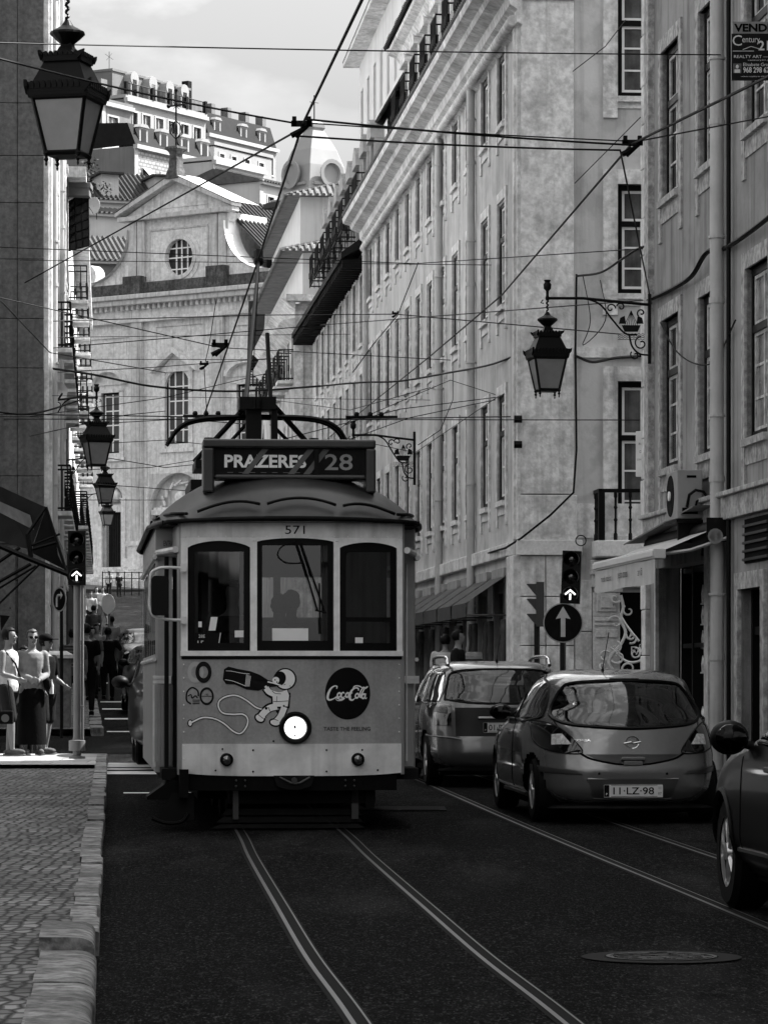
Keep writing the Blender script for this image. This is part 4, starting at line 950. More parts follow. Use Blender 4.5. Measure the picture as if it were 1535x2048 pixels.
T3 = house('dark_roofed_house', 'right-hand skyline house with dark roof and row of chimneys', 415, 268, 320, 11.6, 9, 18, mH3, mH2,
    [(.8, 1.7, -2.4, -.7), (3.2, 4.1, -2.4, -.7), (5.6, 6.5, -2.4, -.7), (8.2, 9.1, -2.4, -.7), (10.2, 11, -2.4, -.7)], 'mansard', rh=2.2, dorm=(1.8, 6.2, 9.4))
for u in (2.3, 5.0, 8.0, 10.9): m = MB(); m.box(u-.3, u+.3, .9, 1.7, 19.2, 21.2); m.build('chimney', mH2, T3)
m = MB(); m.box(-1.4, -.8, 1.2, 1.9, 15, 22.8); m.build('chimney', mFrame, T3)
T4 = house('white_house', 'bright white house with two dark balcony windows on the hillside', 427, 322, 268, 7.0, 8, 16, mH1, mH1,
    [(1.7, 2.6, -4.7, -2.3), (4.6, 5.5, -4.7, -2.3)], 'flat')
T8 = house('stepped_white_terraces', 'small white stepped terraces above the bright white house', 428, 292, 290, 8.8, 6, 16, mH3, mH1, [(.8, 1.5, -1.6, -.5), (2.6, 3.3, -1.6, -.5), (4.6, 5.3, -1.6, -.5), (6.8, 7.5, -1.6, -.5)], 'flat', cor=False)
T5 = house('small_cream_house', 'small cream house with pale tile roof at the right end of the hillside', 520, 362, 255, 5.5, 8, 16, mH1, mH1, [(1.0, 1.8, -2.4, -1.0), (3.2, 4, -2.4, -1.0)], 'slope', rt=mH3T, rh=1.2)
L1 = house('dark_tiled_roof_house', 'low house with big dark tiled roof and two dormers behind the church', 172, 398, 252, 9.5, 9, 14, mH1, mH2, [], 'slope', rh=2.6, ang=R(20))
for u in (1.2, 5.2): m = MB(); m.box(u, u+1.3, .2, 3, 14.3, 15.9); m.build('dormer', mH1, L1); m = MB(); m.box(u-.3, u+1.6, -.2, 3, 15.9, 16.05); m.build('dormer_roof', mTile, L1)
L2 = house('plain_white_gable', 'plain white gabled house between roofs left of the church pediment', 172, 425, 246, 7.5, 5, 14, mH1, mH1, [(5.6, 6.3, -3, -1.6)], 'slope', rh=.7, ang=R(25))
L3 = house('stained_gable_house', 'stained low gable with grey roof tiles left of the church scroll', 150, 520, 236, 6.5, 9, 12, mH2, mH2, [], 'slope', rh=2.2, ang=R(15), rt=M('grey_tile', .11, .9, var=.3, scale=3))
# satellite dishes
def dish(px, py, Z, r, label, ax=-.6):
    p = at(px, py, Z); t = thing('satellite_dish', label, 'satellite dish', p, ax, 'satellite dishes')
    m = MB(); m.lathe([(.01, .12), (r*.5, .09), (r*.85, .03), (r, 0), (r, .02), (.01, .15)], 18, ax='y'); m.build('reflector', M('dish_grey', .4, .5, var=.1), t, smooth=60)
    m = MB(); m.tube([(0, .1, -r), (0, -.35*r/.4, -.05)], .02, 5); m.tube([(0, .12, 0), (0, .4, -.3), (0, .4, -.9)], .03, 5); m.build('feed_arm', mIron, t); return t
dish(186, 411, 240, .6, 'pale satellite dish on the white wall left of the church pediment')
dish(117, 783, 66, .19, 'oval grey satellite dish on the sunlit house front above the lantern arm', .5)
dish(476, 305, 300, .5, 'small dish on the white terraces')
# skyline lantern tower
t = thing('domed_lantern', 'bell-shaped white roof lantern with round blind windows and a thin cross', 'tower', (at(628, 400, 150).x, 150, 0), R(38))
z0 = at(0, 400, 150).z
m = MB(); m.lathe([(1.7, 8), (1.7, z0-.2), (1.95, z0-.15), (1.95, z0), (1.6, z0+.05), (1.5, z0+.5), (1.45, z0+.7), (1.3, z0+1.4), (1.0, z0+2.1), (.55, z0+2.8), (.42, z0+3.0), (.5, z0+3.05), (.5, z0+3.25), (.2, z0+3.4)], 4, ph=.5); m.build('dome', mH3, t, bevel=.06)
m = MB()
for s in range(4):
    a = math.pi/2*s; c, n_ = math.cos(a), math.sin(a); q = MB(); q.lathe([(.55, 1.15), (.62, 1.3), (.45, 1.3), (.42, 1.12)], 16, ax='y'); q.v = [(x*c-y*n_, x*n_+y*c, z+z0+1.0) for x, y, z in q.v]; m.merge(q)
    q = MB(); q.box(-.85, .85, .95, 1.2, .5, .62); q.v = [(x*c-y*n_, x*n_+y*c, z+z0) for x, y, z in q.v]; m.merge(q)
m.build('oculus', mH3, t, smooth=40)
m = MB(); m.tube([(0, 0, z0+3.3), (0, 0, z0+4.5)], .03, 5); m.tube([(-.22, 0, z0+4.2), (.22, 0, z0+4.2)], .025, 5); m.build('cross', mIron, t)
m = MB(); m.lathe([(2.3, z0-.35), (2.1, z0-.1), (1.7, z0)], 4, ph=.5); m.build('eave', mFrame, t)
# tree behind the lantern
t = thing('tree', 'small dark leafy tree behind the big lantern at the left roofline', 'tree', at(142, 420, 150))
m = MB(); m.tube([(0, 0, -2), (.05, 0, 0), (-.1, .1, 1.2)], [.14, .1, .05], 7)
for a in range(7): m.tube([(0, 0, .3+.1*a), (.6*math.cos(a*2.1), .5*math.sin(a*2.1), 1.1+.12*a)], [.05, .015], 5)
m.build('trunk', M('bark', .05, .9), t)
m = MB(); rnd = random.Random(9); cl = [(rnd.gauss(0, .45), rnd.gauss(0, .5), 1.0+rnd.gauss(0, .5)) for _ in range(26)]
for c in cl:
    for _ in range(70):
        p = Vector(c)+Vector((rnd.gauss(0, .16), rnd.gauss(0, .16), rnd.gauss(0, .14))); a = Vector((rnd.gauss(0, 1), rnd.gauss(0, 1), rnd.gauss(0, 1))).normalized()*.07; b = a.cross(Vector((rnd.gauss(0, 1), rnd.gauss(0, 1), 1))).normalized()*.04
        m.add([p-a, p+b, p+a, p-b], [(0, 1, 2, 3)])
m.build('crown', M('foliage', .06, .8, var=.6, scale=3), t, fix=False)

vary(A, .3, 6); vary(B, .3, 7)
# ================= TRAM
mTr = M('tram_panel_paint', .34, .32, var=.16, streak=.2, stain=.08, scale=3, speck=.08, sscale=40, spec=.5, coat=.2, bump=.03, bscale=8)
mTrL = M('tram_band_paint', .72, .38, var=.2, streak=.25, scale=4, spec=.5, coat=.2, bump=.04, bscale=6, stain=.14)
mTrW = M('tram_trim_paint', .80, .4, var=.14, scale=8, stain=.12)
mTrS = M('tram_side_paint', .34, .4, var=.15, scale=3, spec=.5)
mRoof = M('tram_roof_paint', .05, .42, var=.4, scale=2.2, spec=.5, bump=.05, bscale=9, stain=.3)
mBlk = M('tram_black', .012, .45, var=.3, scale=6, spec=.5)
mUnder = M('tram_underframe', .008, .7, var=.4, scale=9)
mGl = glass_mat('clear_glass', .33, .05)
mDark = M('tram_interior', .02, .7, var=.4, scale=3)
TZ = 31.0; TX = (585-CX)/F*TZ; TA = R(4.97)
T = thing('tram', 'old tram 571 for Prazeres with lit headlight, white lower band and painted advertising', 'tram', (TX, TZ, G(TZ)), TA)
def yf(x): return .11*(x/.97)**2
def fr(x, z, o=.004): return (x, yf(x)-o, z)
def panel(x0, x1, z0, z1, o, mat, name, parent=T, nx=16, bot=None, top=None):
    m = MB()
    def f(u, v):
        x = x0+(x1-x0)*u; a = z0+(bot(x) if bot else 0); b = z1+(top(x) if top else 0); return fr(x, a+(b-a)*v, o)
    m.grid(f, nx, 4)
    m.grid(lambda u, v: fr(x0+(x1-x0)*u, z1+(top(x0+(x1-x0)*u) if top else 0), o-.03*v), nx, 1); m.grid(lambda u, v: fr(x0+(x1-x0)*u, z0+(bot(x0+(x1-x0)*u) if bot else 0), o-.03*v), nx, 1)
    return m.build(name, mat, parent, smooth=40)
cup = lambda x: .025*(x/.97)**4
panel(-.97, .97, .60, 1.55, .0, mTr, 'front_panel')
panel(-.975, .975, .49, .775, .012, mTrL, 'lower_band', bot=cup)
panel(-.99, .99, 1.555, 1.60, .03, mTrW, 'window_sill')
panel(-.98, .98, 1.525, 1.552, .008, mBlk, 'belt_strip')
panel(-.985, .985, 2.60, 2.75, .004, mTrL, 'letter_board')
wins = [(-.915, -.385, 2.53, 2.575), (-.305, .355, 2.585, 2.60), (.43, .925, 2.53, 2.565)]
post = MB()
xs = [-.985, -.925, -.375, -.315, .365, .42, .935, .985]
for a, b in zip(xs[::2], xs[1::2]): post.grid(lambda u, v: fr(a+(b-a)*u, 1.6+1.0*v, .01), 2, 4); post.grid(lambda u, v: fr(a, 1.6+1.0*v, .01-.06*u), 1, 1); post.grid(lambda u, v: fr(b, 1.6+1.0*v, .01-.06*u), 1, 1)
for x0, x1, zs, zc in wins:           # arched heads
    n = 12
    post.grid(lambda u, v: fr(x0-.02+(x1-x0+.04)*u, (zs-.02+(zc-zs+.02)*math.sin(math.pi*u)**.7)*(1-v)+2.605*v, .008), n, 1)
post.build('window_post', mTrW, T, smooth=40)
rv = MB()
for x, z in [(x, 2.575) for x in (-.96, -.35, -.33, .385, .40, .96)]+[(x, 1.62) for x in (-.35, .395)]+[(-.95+.12*k, 2.612) for k in range(17)]+[(-.96, .52+.12*k) for k in range(9)]+[(.955, .52+.12*k) for k in range(9)]:
    rv.sph(fr(x, z, .014), .007, 6, 4)
rv.build('rivet', mTrW, T)
for i, (x0, x1, zs, zc) in enumerate(wins):
    m = MB(); a, b = x0-.008, x1+.008; wf_ = .055 if i != 1 else .045
    for p, q in ((a, a+wf_), (b-wf_, b)): m.grid(lambda u, v: fr(p+(q-p)*u, 1.6+(zs+.01-1.6)*v, -.02), 2, 2); 
    m.grid(lambda u, v: fr(a+(b-a)*u, 1.6+(.09 if i == 1 else .07)*v, -.02), 8, 1)
    m.grid(lambda u, v: fr(a+(b-a)*u, zs-.05+(zc+.03-zs+.05)*v, -.022), 8, 1)
    if i == 2: m.grid(lambda u, v: fr(a+(b-a)*u, 1.86+.04*v, -.021), 8, 1)
    fo = m.build('window_frame', mBlk, T)
    m = MB(); m.grid(lambda u, v: fr(a+(b-a)*u, 1.6+(zc-1.6)*v, -.03), 6, 1); m.build('pane', mGl, fo)
# corners, side walls, door opening on the left
def wallseg(mb, p, q, z0, z1): mb.add([(p[0], p[1], z0), (q[0], q[1], z0), (q[0], q[1], z1), (p[0], p[1], z1)], [(0, 1, 2, 3)])
m = MB()
for sg in (-1, 1):
    c = [(sg*.97, .11), (sg*1.0, .135), (sg*1.01, .18)]
    for p, q in zip(c, c[1:]): wallseg(m, p, q, .5, 2.75)
wallseg(m, (1.01, .18), (1.04, .95), .5, 1.55); wallseg(m, (1.01, .18), (1.04, .95), 2.5, 2.75); wallseg(m, (-1.01, .18), (-1.04, .95), 2.5, 2.75)
wallseg(m, (1.01, .18), (1.015, .28), 1.55, 2.5); wallseg(m, (-1.01, .18), (-1.015, .26), .5, 2.5)
m.build('corner_post', mTrS, T)
m = MB()
wallseg(m, (1.04, .95), (1.17, 1.0), .5, 2.75); wallseg(m, (1.17, 1.0), (1.19, 1.05), .5, 2.75)
wallseg(m, (-1.04, .95), (-1.17, 1.0), .5, 2.75); wallseg(m, (-1.17, 1.0), (-1.19, 1.05), .5, 2.75)
for sg in (-1, 1):
    wallseg(m, (sg*1.19, 1.05), (sg*1.19, 7.3), .5, 1.58); wallseg(m, (sg*1.19, 1.05), (sg*1.19, 7.3), 2.42, 2.75)
    for k in range(8): y = 1.05+k*.88; wallseg(m, (sg*1.19, y), (sg*1.19, y+.12), 1.58, 2.42)
    wallseg(m, (sg*1.19, 7.3), (sg*1.0, 8.2), .5, 1.6); wallseg(m, (sg*1.19, 7.3), (sg*1.0, 8.2), 2.5, 2.75); wallseg(m, (sg*1.0, 8.2), (sg*.95, 8.35), .5, 2.75)
wallseg(m, (-.95, 8.35), (.95, 8.35), .5, 2.05); wallseg(m, (-.95, 8.35), (.95, 8.35), 2.5, 2.75)
for x in (-.33, .33): wallseg(m, (x-.04, 8.35), (x+.04, 8.35), 1.6, 2.5)
m.build('side_body', mTrS, T)
m = MB()
for sg in (-1, 1): m.tube([(sg*1.2, 1.0, 1.53), (sg*1.2, 7.3, 1.53)], .02, 6); m.tube([(sg*1.2, .9, 2.46), (sg*1.2, 7.3, 2.46)], .025, 6); m.tube([(sg*1.03, .15, 2.5), (sg*1.17, .95, 2.5)], .03, 8)
for z in (1.33, 1.36): m.box(1.0, 1.215, .93, .97, z-.02, z+.02); m.box(-1.215, -1.05, .93, .97, z-.02, z+.02)
for k in range(5): m.tube([(-1.195-.004*k, .93, .55+.0), (-1.195-.004*k, .93, 1.3)], .006, 5)
m.tube([(1.10, .93, .6), (1.10, .93, 2.4)], .01, 5)
m.build('side_moulding', mTrL, T)
for sg in (-1, 1):
    m = MB()
    m.box(sg*1.175-.004, sg*1.175+.004, 1.05, 7.3, 1.58, 2.42); m.build('side_window', mGl, T)
m = MB(); m.box(-1.02, -.98, .3, .34, .5, 2.45); m.box(-1.12, -1.08, .55, .6, .45, 2.45); m.box(-1.04, -1.0, .75, .8, .5, 2.45); m.build('folding_door', mBlk, T)
# curved wooden vestibule sheeting at the left, seen beside the door
m = MB()
for k in range(6):
    x = -1.20+.028*k; m.box(x, x+.024, .90+.006*k, .93, .56+.04*(k == 0), 1.30)
m.build('vestibule_slat', mTrS, T)
# interior
m = MB(); m.box(-1.15, 1.15, .3, 8.2, .45, .55); m.box(-1.15, 1.15, .2, 8.2, 2.72, 2.76); m.box(-.95, -.35, 1.3, 1.35, .55, 2.72); m.box(.35, .95, 1.3, 1.35, .55, 2.72); m.box(-.35, .35, 1.3, 1.35, 2.3, 2.72)
m.box(-.9, .9, .15, .4, .55, 1.5)
for k in range(6):
    for sg in (-1, 1): m.box(sg*.35, sg*1.05, 2.2+.8*k, 2.28+.8*k, .9, 1.55)
m.build('interior', mDark, T)
m = MB(); m.tube([(-.55, .5, 1.5), (-.55, .5, 1.75)], .05, 10); m.tube([(-.75, .5, 1.76), (-.4, .5, 1.76)], .02, 6); m.tube([(.32, .5, .6), (.32, .5, 2.6)], .02, 6); m.build('controller', mBlk, T)
# route cards behind the glass
m = MB(); m.add([fr(-.865, 1.625, -.026), fr(-.655, 1.63, -.026), fr(-.635, 1.76, -.026), fr(-.86, 1.76, -.026)], [(0, 1, 2, 3)]); rc = m.build('route_board', mBlk, T)
m = MB(); 
for a, b in (((-.865, 1.625), (-.655, 1.63)), ((-.655, 1.63), (-.635, 1.76))): m.tube([fr(*a, -.024), fr(*b, -.024)], .004, 4)
text(m, '15', lambda x, z: fr(-.81+x, 1.665+z, -.023), height=.05); text(m, '28E', lambda x, z: fr(-.80+x, 1.73+z, -.023), height=.028); m.build('lettering', mWhite, rc)
m = MB(); m.add([fr(-.18, 1.62, -.026), fr(.14, 1.62, -.026), fr(.14, 1.80, -.026), fr(-.18, 1.80, -.026)], [(0, 1, 2, 3)])
m.add([fr(-.74, 1.78, -.026), fr(-.68, 1.78, -.026), fr(-.66, 1.90, -.026), fr(-.72, 1.90, -.026)], [(0, 1, 2, 3)])
m.add([fr(-.51, 1.72, -.026), fr(-.43, 1.72, -.026), fr(-.43, 1.78, -.026), fr(-.51, 1.78, -.026)], [(0, 1, 2, 3)]); m.add([fr(.56, 1.62, -.026), fr(.63, 1.62, -.026), fr(.63, 1.72, -.026), fr(.56, 1.72, -.026)], [(0, 1, 2, 3)])
m.add([fr(-.83, 1.81, -.026), fr(-.80, 1.81, -.026), fr(-.80, 1.86, -.026), fr(-.83, 1.86, -.026)], [(0, 1, 2, 3)]); m.build('paper_card', mWhite, T)
# wipers
m = MB(); m.tube([fr(.03, 2.56, .02), fr(.10, 2.35, .03), fr(.22, 1.95, .025)], .009, 5); m.tube([fr(.07, 2.56, .02), fr(.14, 2.35, .03), fr(.28, 1.95, .025)], .009, 5); m.tube([fr(.235, 2.2, .025), fr(.245, 1.75, .02)], .008, 5); m.tube([fr(.2, 1.96, .025), fr(.3, 1.94, .025)], .008, 5)
m.tube(catmull([fr(.02, 2.57, .02), fr(-.1, 2.52, .02), fr(-.13, 2.44, .02), fr(-.05, 2.38, .02), fr(.1, 2.38, .02)], 5), .006, 5); m.build('wiper', mBlk, T)
# roof
def rhw(y): return 1.03+.22*min(1, max(0, (y+.1)/1.25))**.6 if y < 7.2 else 1.25-.22*min(1, (y-7.2)/1.3)
def rfront(u): return -.12+.16*(u*u)
m = MB()
def rf(u, v):
    s = v*8.7; q = 2*u-1; y = s+rfront(q)*(1-min(1, s/1.5)); hw = rhw(y)
    ramp = math.sqrt(max(0, 1-(1-min(1, s/1.5))**2)); end = min(1, (8.7-s)/1.2); ramp *= math.sqrt(max(0, 1-(1-end)**2))
    return (q*hw, y, 2.745+(.03+.47*ramp)*(1-abs(q)**2.3)+.05*ramp*(1-abs(q)**8))
m.grid(rf, 40, 60); roof = m.build('roof', mRoof, T, smooth=60)
m = MB(); P = [(2*k/30-1) for k in range(31)]
edge = [Vector(rf(0, 1-k/14)) for k in range(15)]+[Vector(rf(k/30, 0)) for k in range(1, 30)]+[Vector(rf(1, k/14)) for k in range(15)]
m.tube([e+Vector((0, -.01, -.005)) for e in edge], .022, 6); m.build('gutter', mBlk, T, smooth=60)
m = MB(); m.grid(lambda u, v: (-.985+1.97*u, yf(-.985+1.97*u)-.02-.1*v, 2.735), 16, 1); m.build('eave_soffit', mBlk, T)
m = MB()
def onroof(px_, v): u = px_/2+.5; p = rf(u, v); return Vector(p)+Vector((0, -.012, .022))
for a, b in ((-.78, -.28), (-.22, .36), (.42, .84)):
    P = [onroof(a+(b-a)*k/10, .0035+.0045*math.sin(math.pi*k/10)) for k in range(11)]; m.tube(P, .015, 6)
for sg in (-1, 1): m.tube([onroof(sg*.86, .004), onroof(sg*.93, .03), onroof(sg*.95, .06)], .015, 6)
for k in range(5): m.tube([onroof(-.97, .08+.1*k), onroof(-.97, .13+.1*k)], .012, 5)
m.build('rain_strip', mBlk, T, smooth=50)
# destination box
m = MB(); m.box(-.78, .77, .35, .7, 3.42, 3.50); m.box(-.78, -.68, .35, .7, 3.02, 3.42); m.box(.68, .77, .35, .7, 3.02, 3.42); m.box(-.68, .68, .37, .7, 3.14, 3.185); m.box(-.68, .68, .6, .7, 3.185, 3.42)
bx = m.build('destination_box', mRoof, T, bevel=.018)
m = MB(); m.box(-.68, .22, .42, .46, 3.185, 3.42); m.box(.26, .68, .42, .46, 3.185, 3.42); m.box(.22, .26, .38, .46, 3.185, 3.42); m.build('display', mBlk, bx)
m = MB(); text(m, 'PRAZERES', lambda x, z: (-.22+x, .414, 3.305+z), width=.735, height=.118, bold=.03); m.build('lettering', M('sign_lettering', .8, .6, var=.1), bx)
m = MB(); text(m, '28', lambda x, z: (.44+x, .414, 3.30+z), width=.25, height=.145, bold=.012); m.build('route_number', M('sign_number', .3, .6), bx)
m = MB()
for a in (-.43, -.02, .12): m.add([(a, .4105, 3.19), (a+.06, .4105, 3.19), (a+.24, .4105, 3.415), (a+.18, .4105, 3.415)], [(0, 1, 2, 3)])
m.build('torn_stripe', M('stripe_grey', .15, .6), bx)
m = MB()
for k in range(7): m.box(-.56+.1*k, -.51+.1*k, .409, .412, 3.2, 3.206)
m.build('dotted_line', M('stripe_grey', .15), bx)
# side roof line board on the left of the roof
# pantograph and pole
m = MB(); hz = 3.93
for y in (3.6, 3.85):
    m.tube(catmull([(-1.02, y, hz-.26), (-.88, y, hz-.08), (-.62, y, hz+.0), (0, y, hz+.02), (.45, y, hz), (.66, y, hz-.09), (.76, y, hz-.24)], 6), .022, 6)
m.build('pantograph_head', mBlk, T, smooth=60)
m = MB()
for sg, x1 in ((-1, -.75), (1, .55)):
    m.tube([(x1, 3.7, 3.50), (sg*.12-.1, 3.6, 4.07)], .028, 6); m.tube([(x1*.8, 3.9, 3.48), (sg*.12-.1, 3.9, 3.9)], .02, 6); m.lathe([(.05, 3.3), (.03, 3.35), (.06, 3.4), (.03, 3.45), (.06, 3.5), (.03, 3.6), (.05, 3.75)], 8, (x1*.8, 3.8, 0))
m.box(-.32, .04, 3.3, 3.7, 4.0, 4.12); m.box(-.25, -.1, 3.4, 3.6, 3.3, 4.0); m.box(.0, .06, 3.4, 3.6, 3.3, 4.0); m.box(-.75, .45, 3.3, 4.3, 3.42, 3.5); m.box(-.62, .35, 3.3, 4.3, 3.6, 3.66)
m.tube([(-.17, 3.28, 4.1), (-.17, 3.28, 4.0), (-.11, 3.28, 4.0), (-.11, 3.28, 4.1)], .012, 5)
m.box(-.8, .55, 3.2, 5, 3.2, 3.3)
m.build('pantograph_frame', mBlk, T)
m = MB(); top = at(517, 522, 38.7); loc = Matrix.Rotation(-TA, 4, 'Z') @ (top-Vector((TX, TZ, G(TZ))))
m.tube([(-.24, 3.9, 4.0), loc], [.026, .018], 8); m.sph(loc, .06, 8, 6); m.tube([loc, loc+Vector((0, .05, .12))], .05, 6)
m.tube([(.03, 4.0, 4.0), (.01, 4.4, 4.85)], .022, 6); m.build('trolley_pole', mBlk, T)
# headlamp and small lamps
m = MB(); m.lathe([(.142, .01), (.145, -.035), (.125, -.065), (.104, -.06), (.10, -.03)], 28, (.022, 0, .918), 'y'); hl = m.build('headlamp', mBlk, T, smooth=50)
m = MB(); m.lathe([(.098, -.03), (.075, -.045), (.04, -.055), (.005, -.057)], 24, (.022, 0, .918), 'y'); m.build('lens', M('lit_lens', .9, .3, emit=.35, var=.5, scale=40), hl, smooth=60)
m = MB(); m.lathe([(.062, -.051), (.03, -.058), (.004, -.060)], 20, (.022, 0, .918), 'y'); m.build('glow', M('lamp_glow', .9, .3, emit=1.2), hl, smooth=60)
m = MB(); m.lathe([(.012, -.066), (.012, -.056)], 8, (.018, 0, .925), 'y', sy=1.8); m.box(-.02, .0, -.062, -.055, .862, .872); m.box(.012, .024, -.062, -.055, .84, .86); m.build('bulb', mBlk, hl)
for x in (-.584, .58):
    m = MB(); m.lathe([(.058, .02), (.058, -.05), (.045, -.06), (.04, -.055)], 18, (x, yf(x), .637), 'y'); l = m.build('marker_lamp', mBlk, T, smooth=50)
    m = MB(); m.lathe([(.042, -.05), (.025, -.062), (.004, -.067)], 16, (x, yf(x), .637), 'y'); m.build('lens', M('lamp_glass', .25, .05, metal=.8, var=.5, scale=14), l, smooth=60)
m = MB()
for x, z in ((-.17, .80), (-.35, .72), (-.35, .53), (.3, .72), (.3, .53), (.62, .72), (-.62, .73), (.76, .54), (-.68, .54)): m.sph(fr(x, z, .014), .009, 6, 4)
m.build('bolt', mBlk, T)
# lettering and advertising on the front
def dec(name, mat, geo, parent=None):
    m = MB(); geo(m); return m.build(name, mat, parent or T, fix=False)
txt = M('black_lettering', .012, .5)
dec('fleet_number', txt, lambda m: text(m, '571', lambda x, z: fr(.02+x, 2.672+z, .008), width=.175, height=.075))
dec('slogan', M('slogan_ink', .06, .5), lambda m: text(m, 'TASTE THE FEELING', lambda x, z: fr(.485+x, .908+z, .004), width=.42, height=.034, bold=.02))
def CXY(cx, cy): return ((280+cx*.3909-585)/226, (1664-1280-cy*.3909)/226)
def ell(m, c, rx, ry, o, rot=0., n=28, hole=0.):
    cx, cy = c; P = []
    for k in range(n): a = 6.28318*k/n; x, y = rx*math.cos(a), ry*math.sin(a); P.append((cx+x*math.cos(rot)-y*math.sin(rot), cy+x*math.sin(rot)+y*math.cos(rot)))
    if hole:
        Q = [(cx+(p[0]-cx)*hole, cy+(p[1]-cy)*hole) for p in P]; m.add([fr(*CXY(*p), o) for p in P+Q], [(k, (k+1) % n, n+(k+1) % n, n+k) for k in range(n)])
    else: m.add([fr(*CXY(*p), o) for p in P]+[fr(*CXY(cx, cy), o)], [(k, (k+1) % n, n) for k in range(n)])
def stroke(m, pts, w, o, k=6):
    P = catmull([Vector((x, y, 0)) for x, y in pts], k); vs = []; n = len(P)
    ws = w if isinstance(w, (list, tuple)) else [w]*len(pts)
    for i, p in enumerate(P):
        t = (P[min(i+1, n-1)]-P[max(i-1, 0)]); t = t.normalized() if t.length else Vector((1, 0, 0)); nn = Vector((-t.y, t.x, 0)); q = i/(n-1)*(len(ws)-1); j = min(int(q), len(ws)-2); ww = ws[j]+(ws[j+1]-ws[j])*(q-j)
        for s in (-.5, .5): r = p+nn*ww*s; vs.append(fr(*CXY(r.x, r.y), o))
    m.add(vs, [(2*i, 2*i+1, 2*i+3, 2*i+2) for i in range(n-1)])
def poly(m, pts, o): 
    c = (sum(p[0] for p in pts)/len(pts), sum(p[1] for p in pts)/len(pts)); n = len(pts)
    m.add([fr(*CXY(*p), o) for p in pts]+[fr(*CXY(*c), o)], [(k, (k+1) % n, n) for k in range(n)])
aw = M('mural_white', .85, .5, var=.06); ag = M('mural_grey', .30, .5); ak = M('mural_black', .010, .45)
mur = dec('mural_outline', ak, lambda m: None)
def a1(m):
    stroke(m, [(622, 357), (590, 345), (540, 308), (490, 286), (440, 292), (406, 315), (403, 348), (425, 376), (475, 383), (525, 382), (550, 405), (545, 445), (515, 480), (478, 470), (430, 430), (380, 405), (320, 400), (262, 426)], 15, .0045)
    ell(m, (258, 428), 14, 19, .0046)
    poly(m, [(430, 152), (452, 138), (500, 150), (565, 162), (612, 180), (655, 208), (700, 216), (700, 240), (648, 245), (605, 262), (545, 256), (485, 230), (440, 228), (424, 205)], .0045)
    ell(m, (742, 202), 58, 57, .005); stroke(m, [(640, 246), (662, 274), (712, 292), (762, 272)], 42, .005); poly(m, [(668, 280), (770, 272), (764, 352), (672, 352)], .005)
    stroke(m, [(700, 340), (655, 352), (618, 392), (628, 412)], 46, .005); ell(m, (612, 402), 30, 24, .005, .6)
    stroke(m, [(738, 345), (718, 395), (692, 425)], 44, .005); ell(m, (690, 425), 32, 22, .005, .2)
def a2(m):
    stroke(m, [(622, 357), (590, 345), (540, 308), (490, 286), (440, 292), (406, 315), (403, 348), (425, 376), (475, 383), (525, 382), (550, 405), (545, 445), (515, 480), (478, 470), (430, 430), (380, 405), (320, 400), (262, 426)], 8, .006)
    ell(m, (258, 428), 9, 14, .006); ell(m, (742, 202), 50, 50, .0065); stroke(m, [(644, 248), (664, 270), (712, 284), (756, 270)], 29, .0065); poly(m, [(677, 290), (762, 284), (755, 342), (680, 344)], .0064)
    stroke(m, [(700, 342), (658, 354), (620, 392), (628, 408)], 33, .0065); ell(m, (612, 402), 22, 16, .0066, .6); stroke(m, [(738, 345), (718, 393), (694, 422)], 31, .0065); ell(m, (690, 425), 24, 14, .0066, .2)
def a3(m):
    ell(m, (713, 200), 32, 38, .008, .3); stroke(m, [(680, 318), (758, 314)], 3, .008); stroke(m, [(675, 262), (690, 275), (720, 278)], 3, .008); ell(m, (645, 352), 7, 7, .008); ell(m, (703, 368), 8, 8, .008); ell(m, (735, 340), 5, 5, .008); stroke(m, [(655, 345), (668, 375)], 3, .008); stroke(m, [(735, 232), (760, 222), (770, 245)], 3, .008); stroke(m, [(700, 290), (698, 320)], 2.5, .008); stroke(m, [(605, 385), (630, 405)], 3, .008); stroke(m, [(680, 405), (706, 415)], 3, .008)
def a4(m):
    ell(m, (694, 208), 18, 17, .009); ell(m, (757, 226), 13, 14, .0085); stroke(m, [(440, 160), (470, 162), (520, 172), (560, 176)], 2.5, .006); stroke(m, [(436, 205), (480, 214), (540, 238)], 2.5, .006)
    for k in range(5): stroke(m, [(545+k*5, 178+k*2), (538+k*5, 240)], 2.2, .006)
    stroke(m, [(652, 216), (690, 225), (722, 236)], 7, .009); stroke(m, [(640, 238), (648, 250)], 12, .009)
def a5(m): ell(m, (690, 206), 3, 4, .010); ell(m, (700, 218), 3, 4, .010)
mur = dec('mural', ak, a1)
dec('mural_figure', aw, a2, mur); dec('mural_visor', ak, a3, mur); dec('mural_highlight', aw, a4, mur); dec('mural_dots', ak, a5, mur)
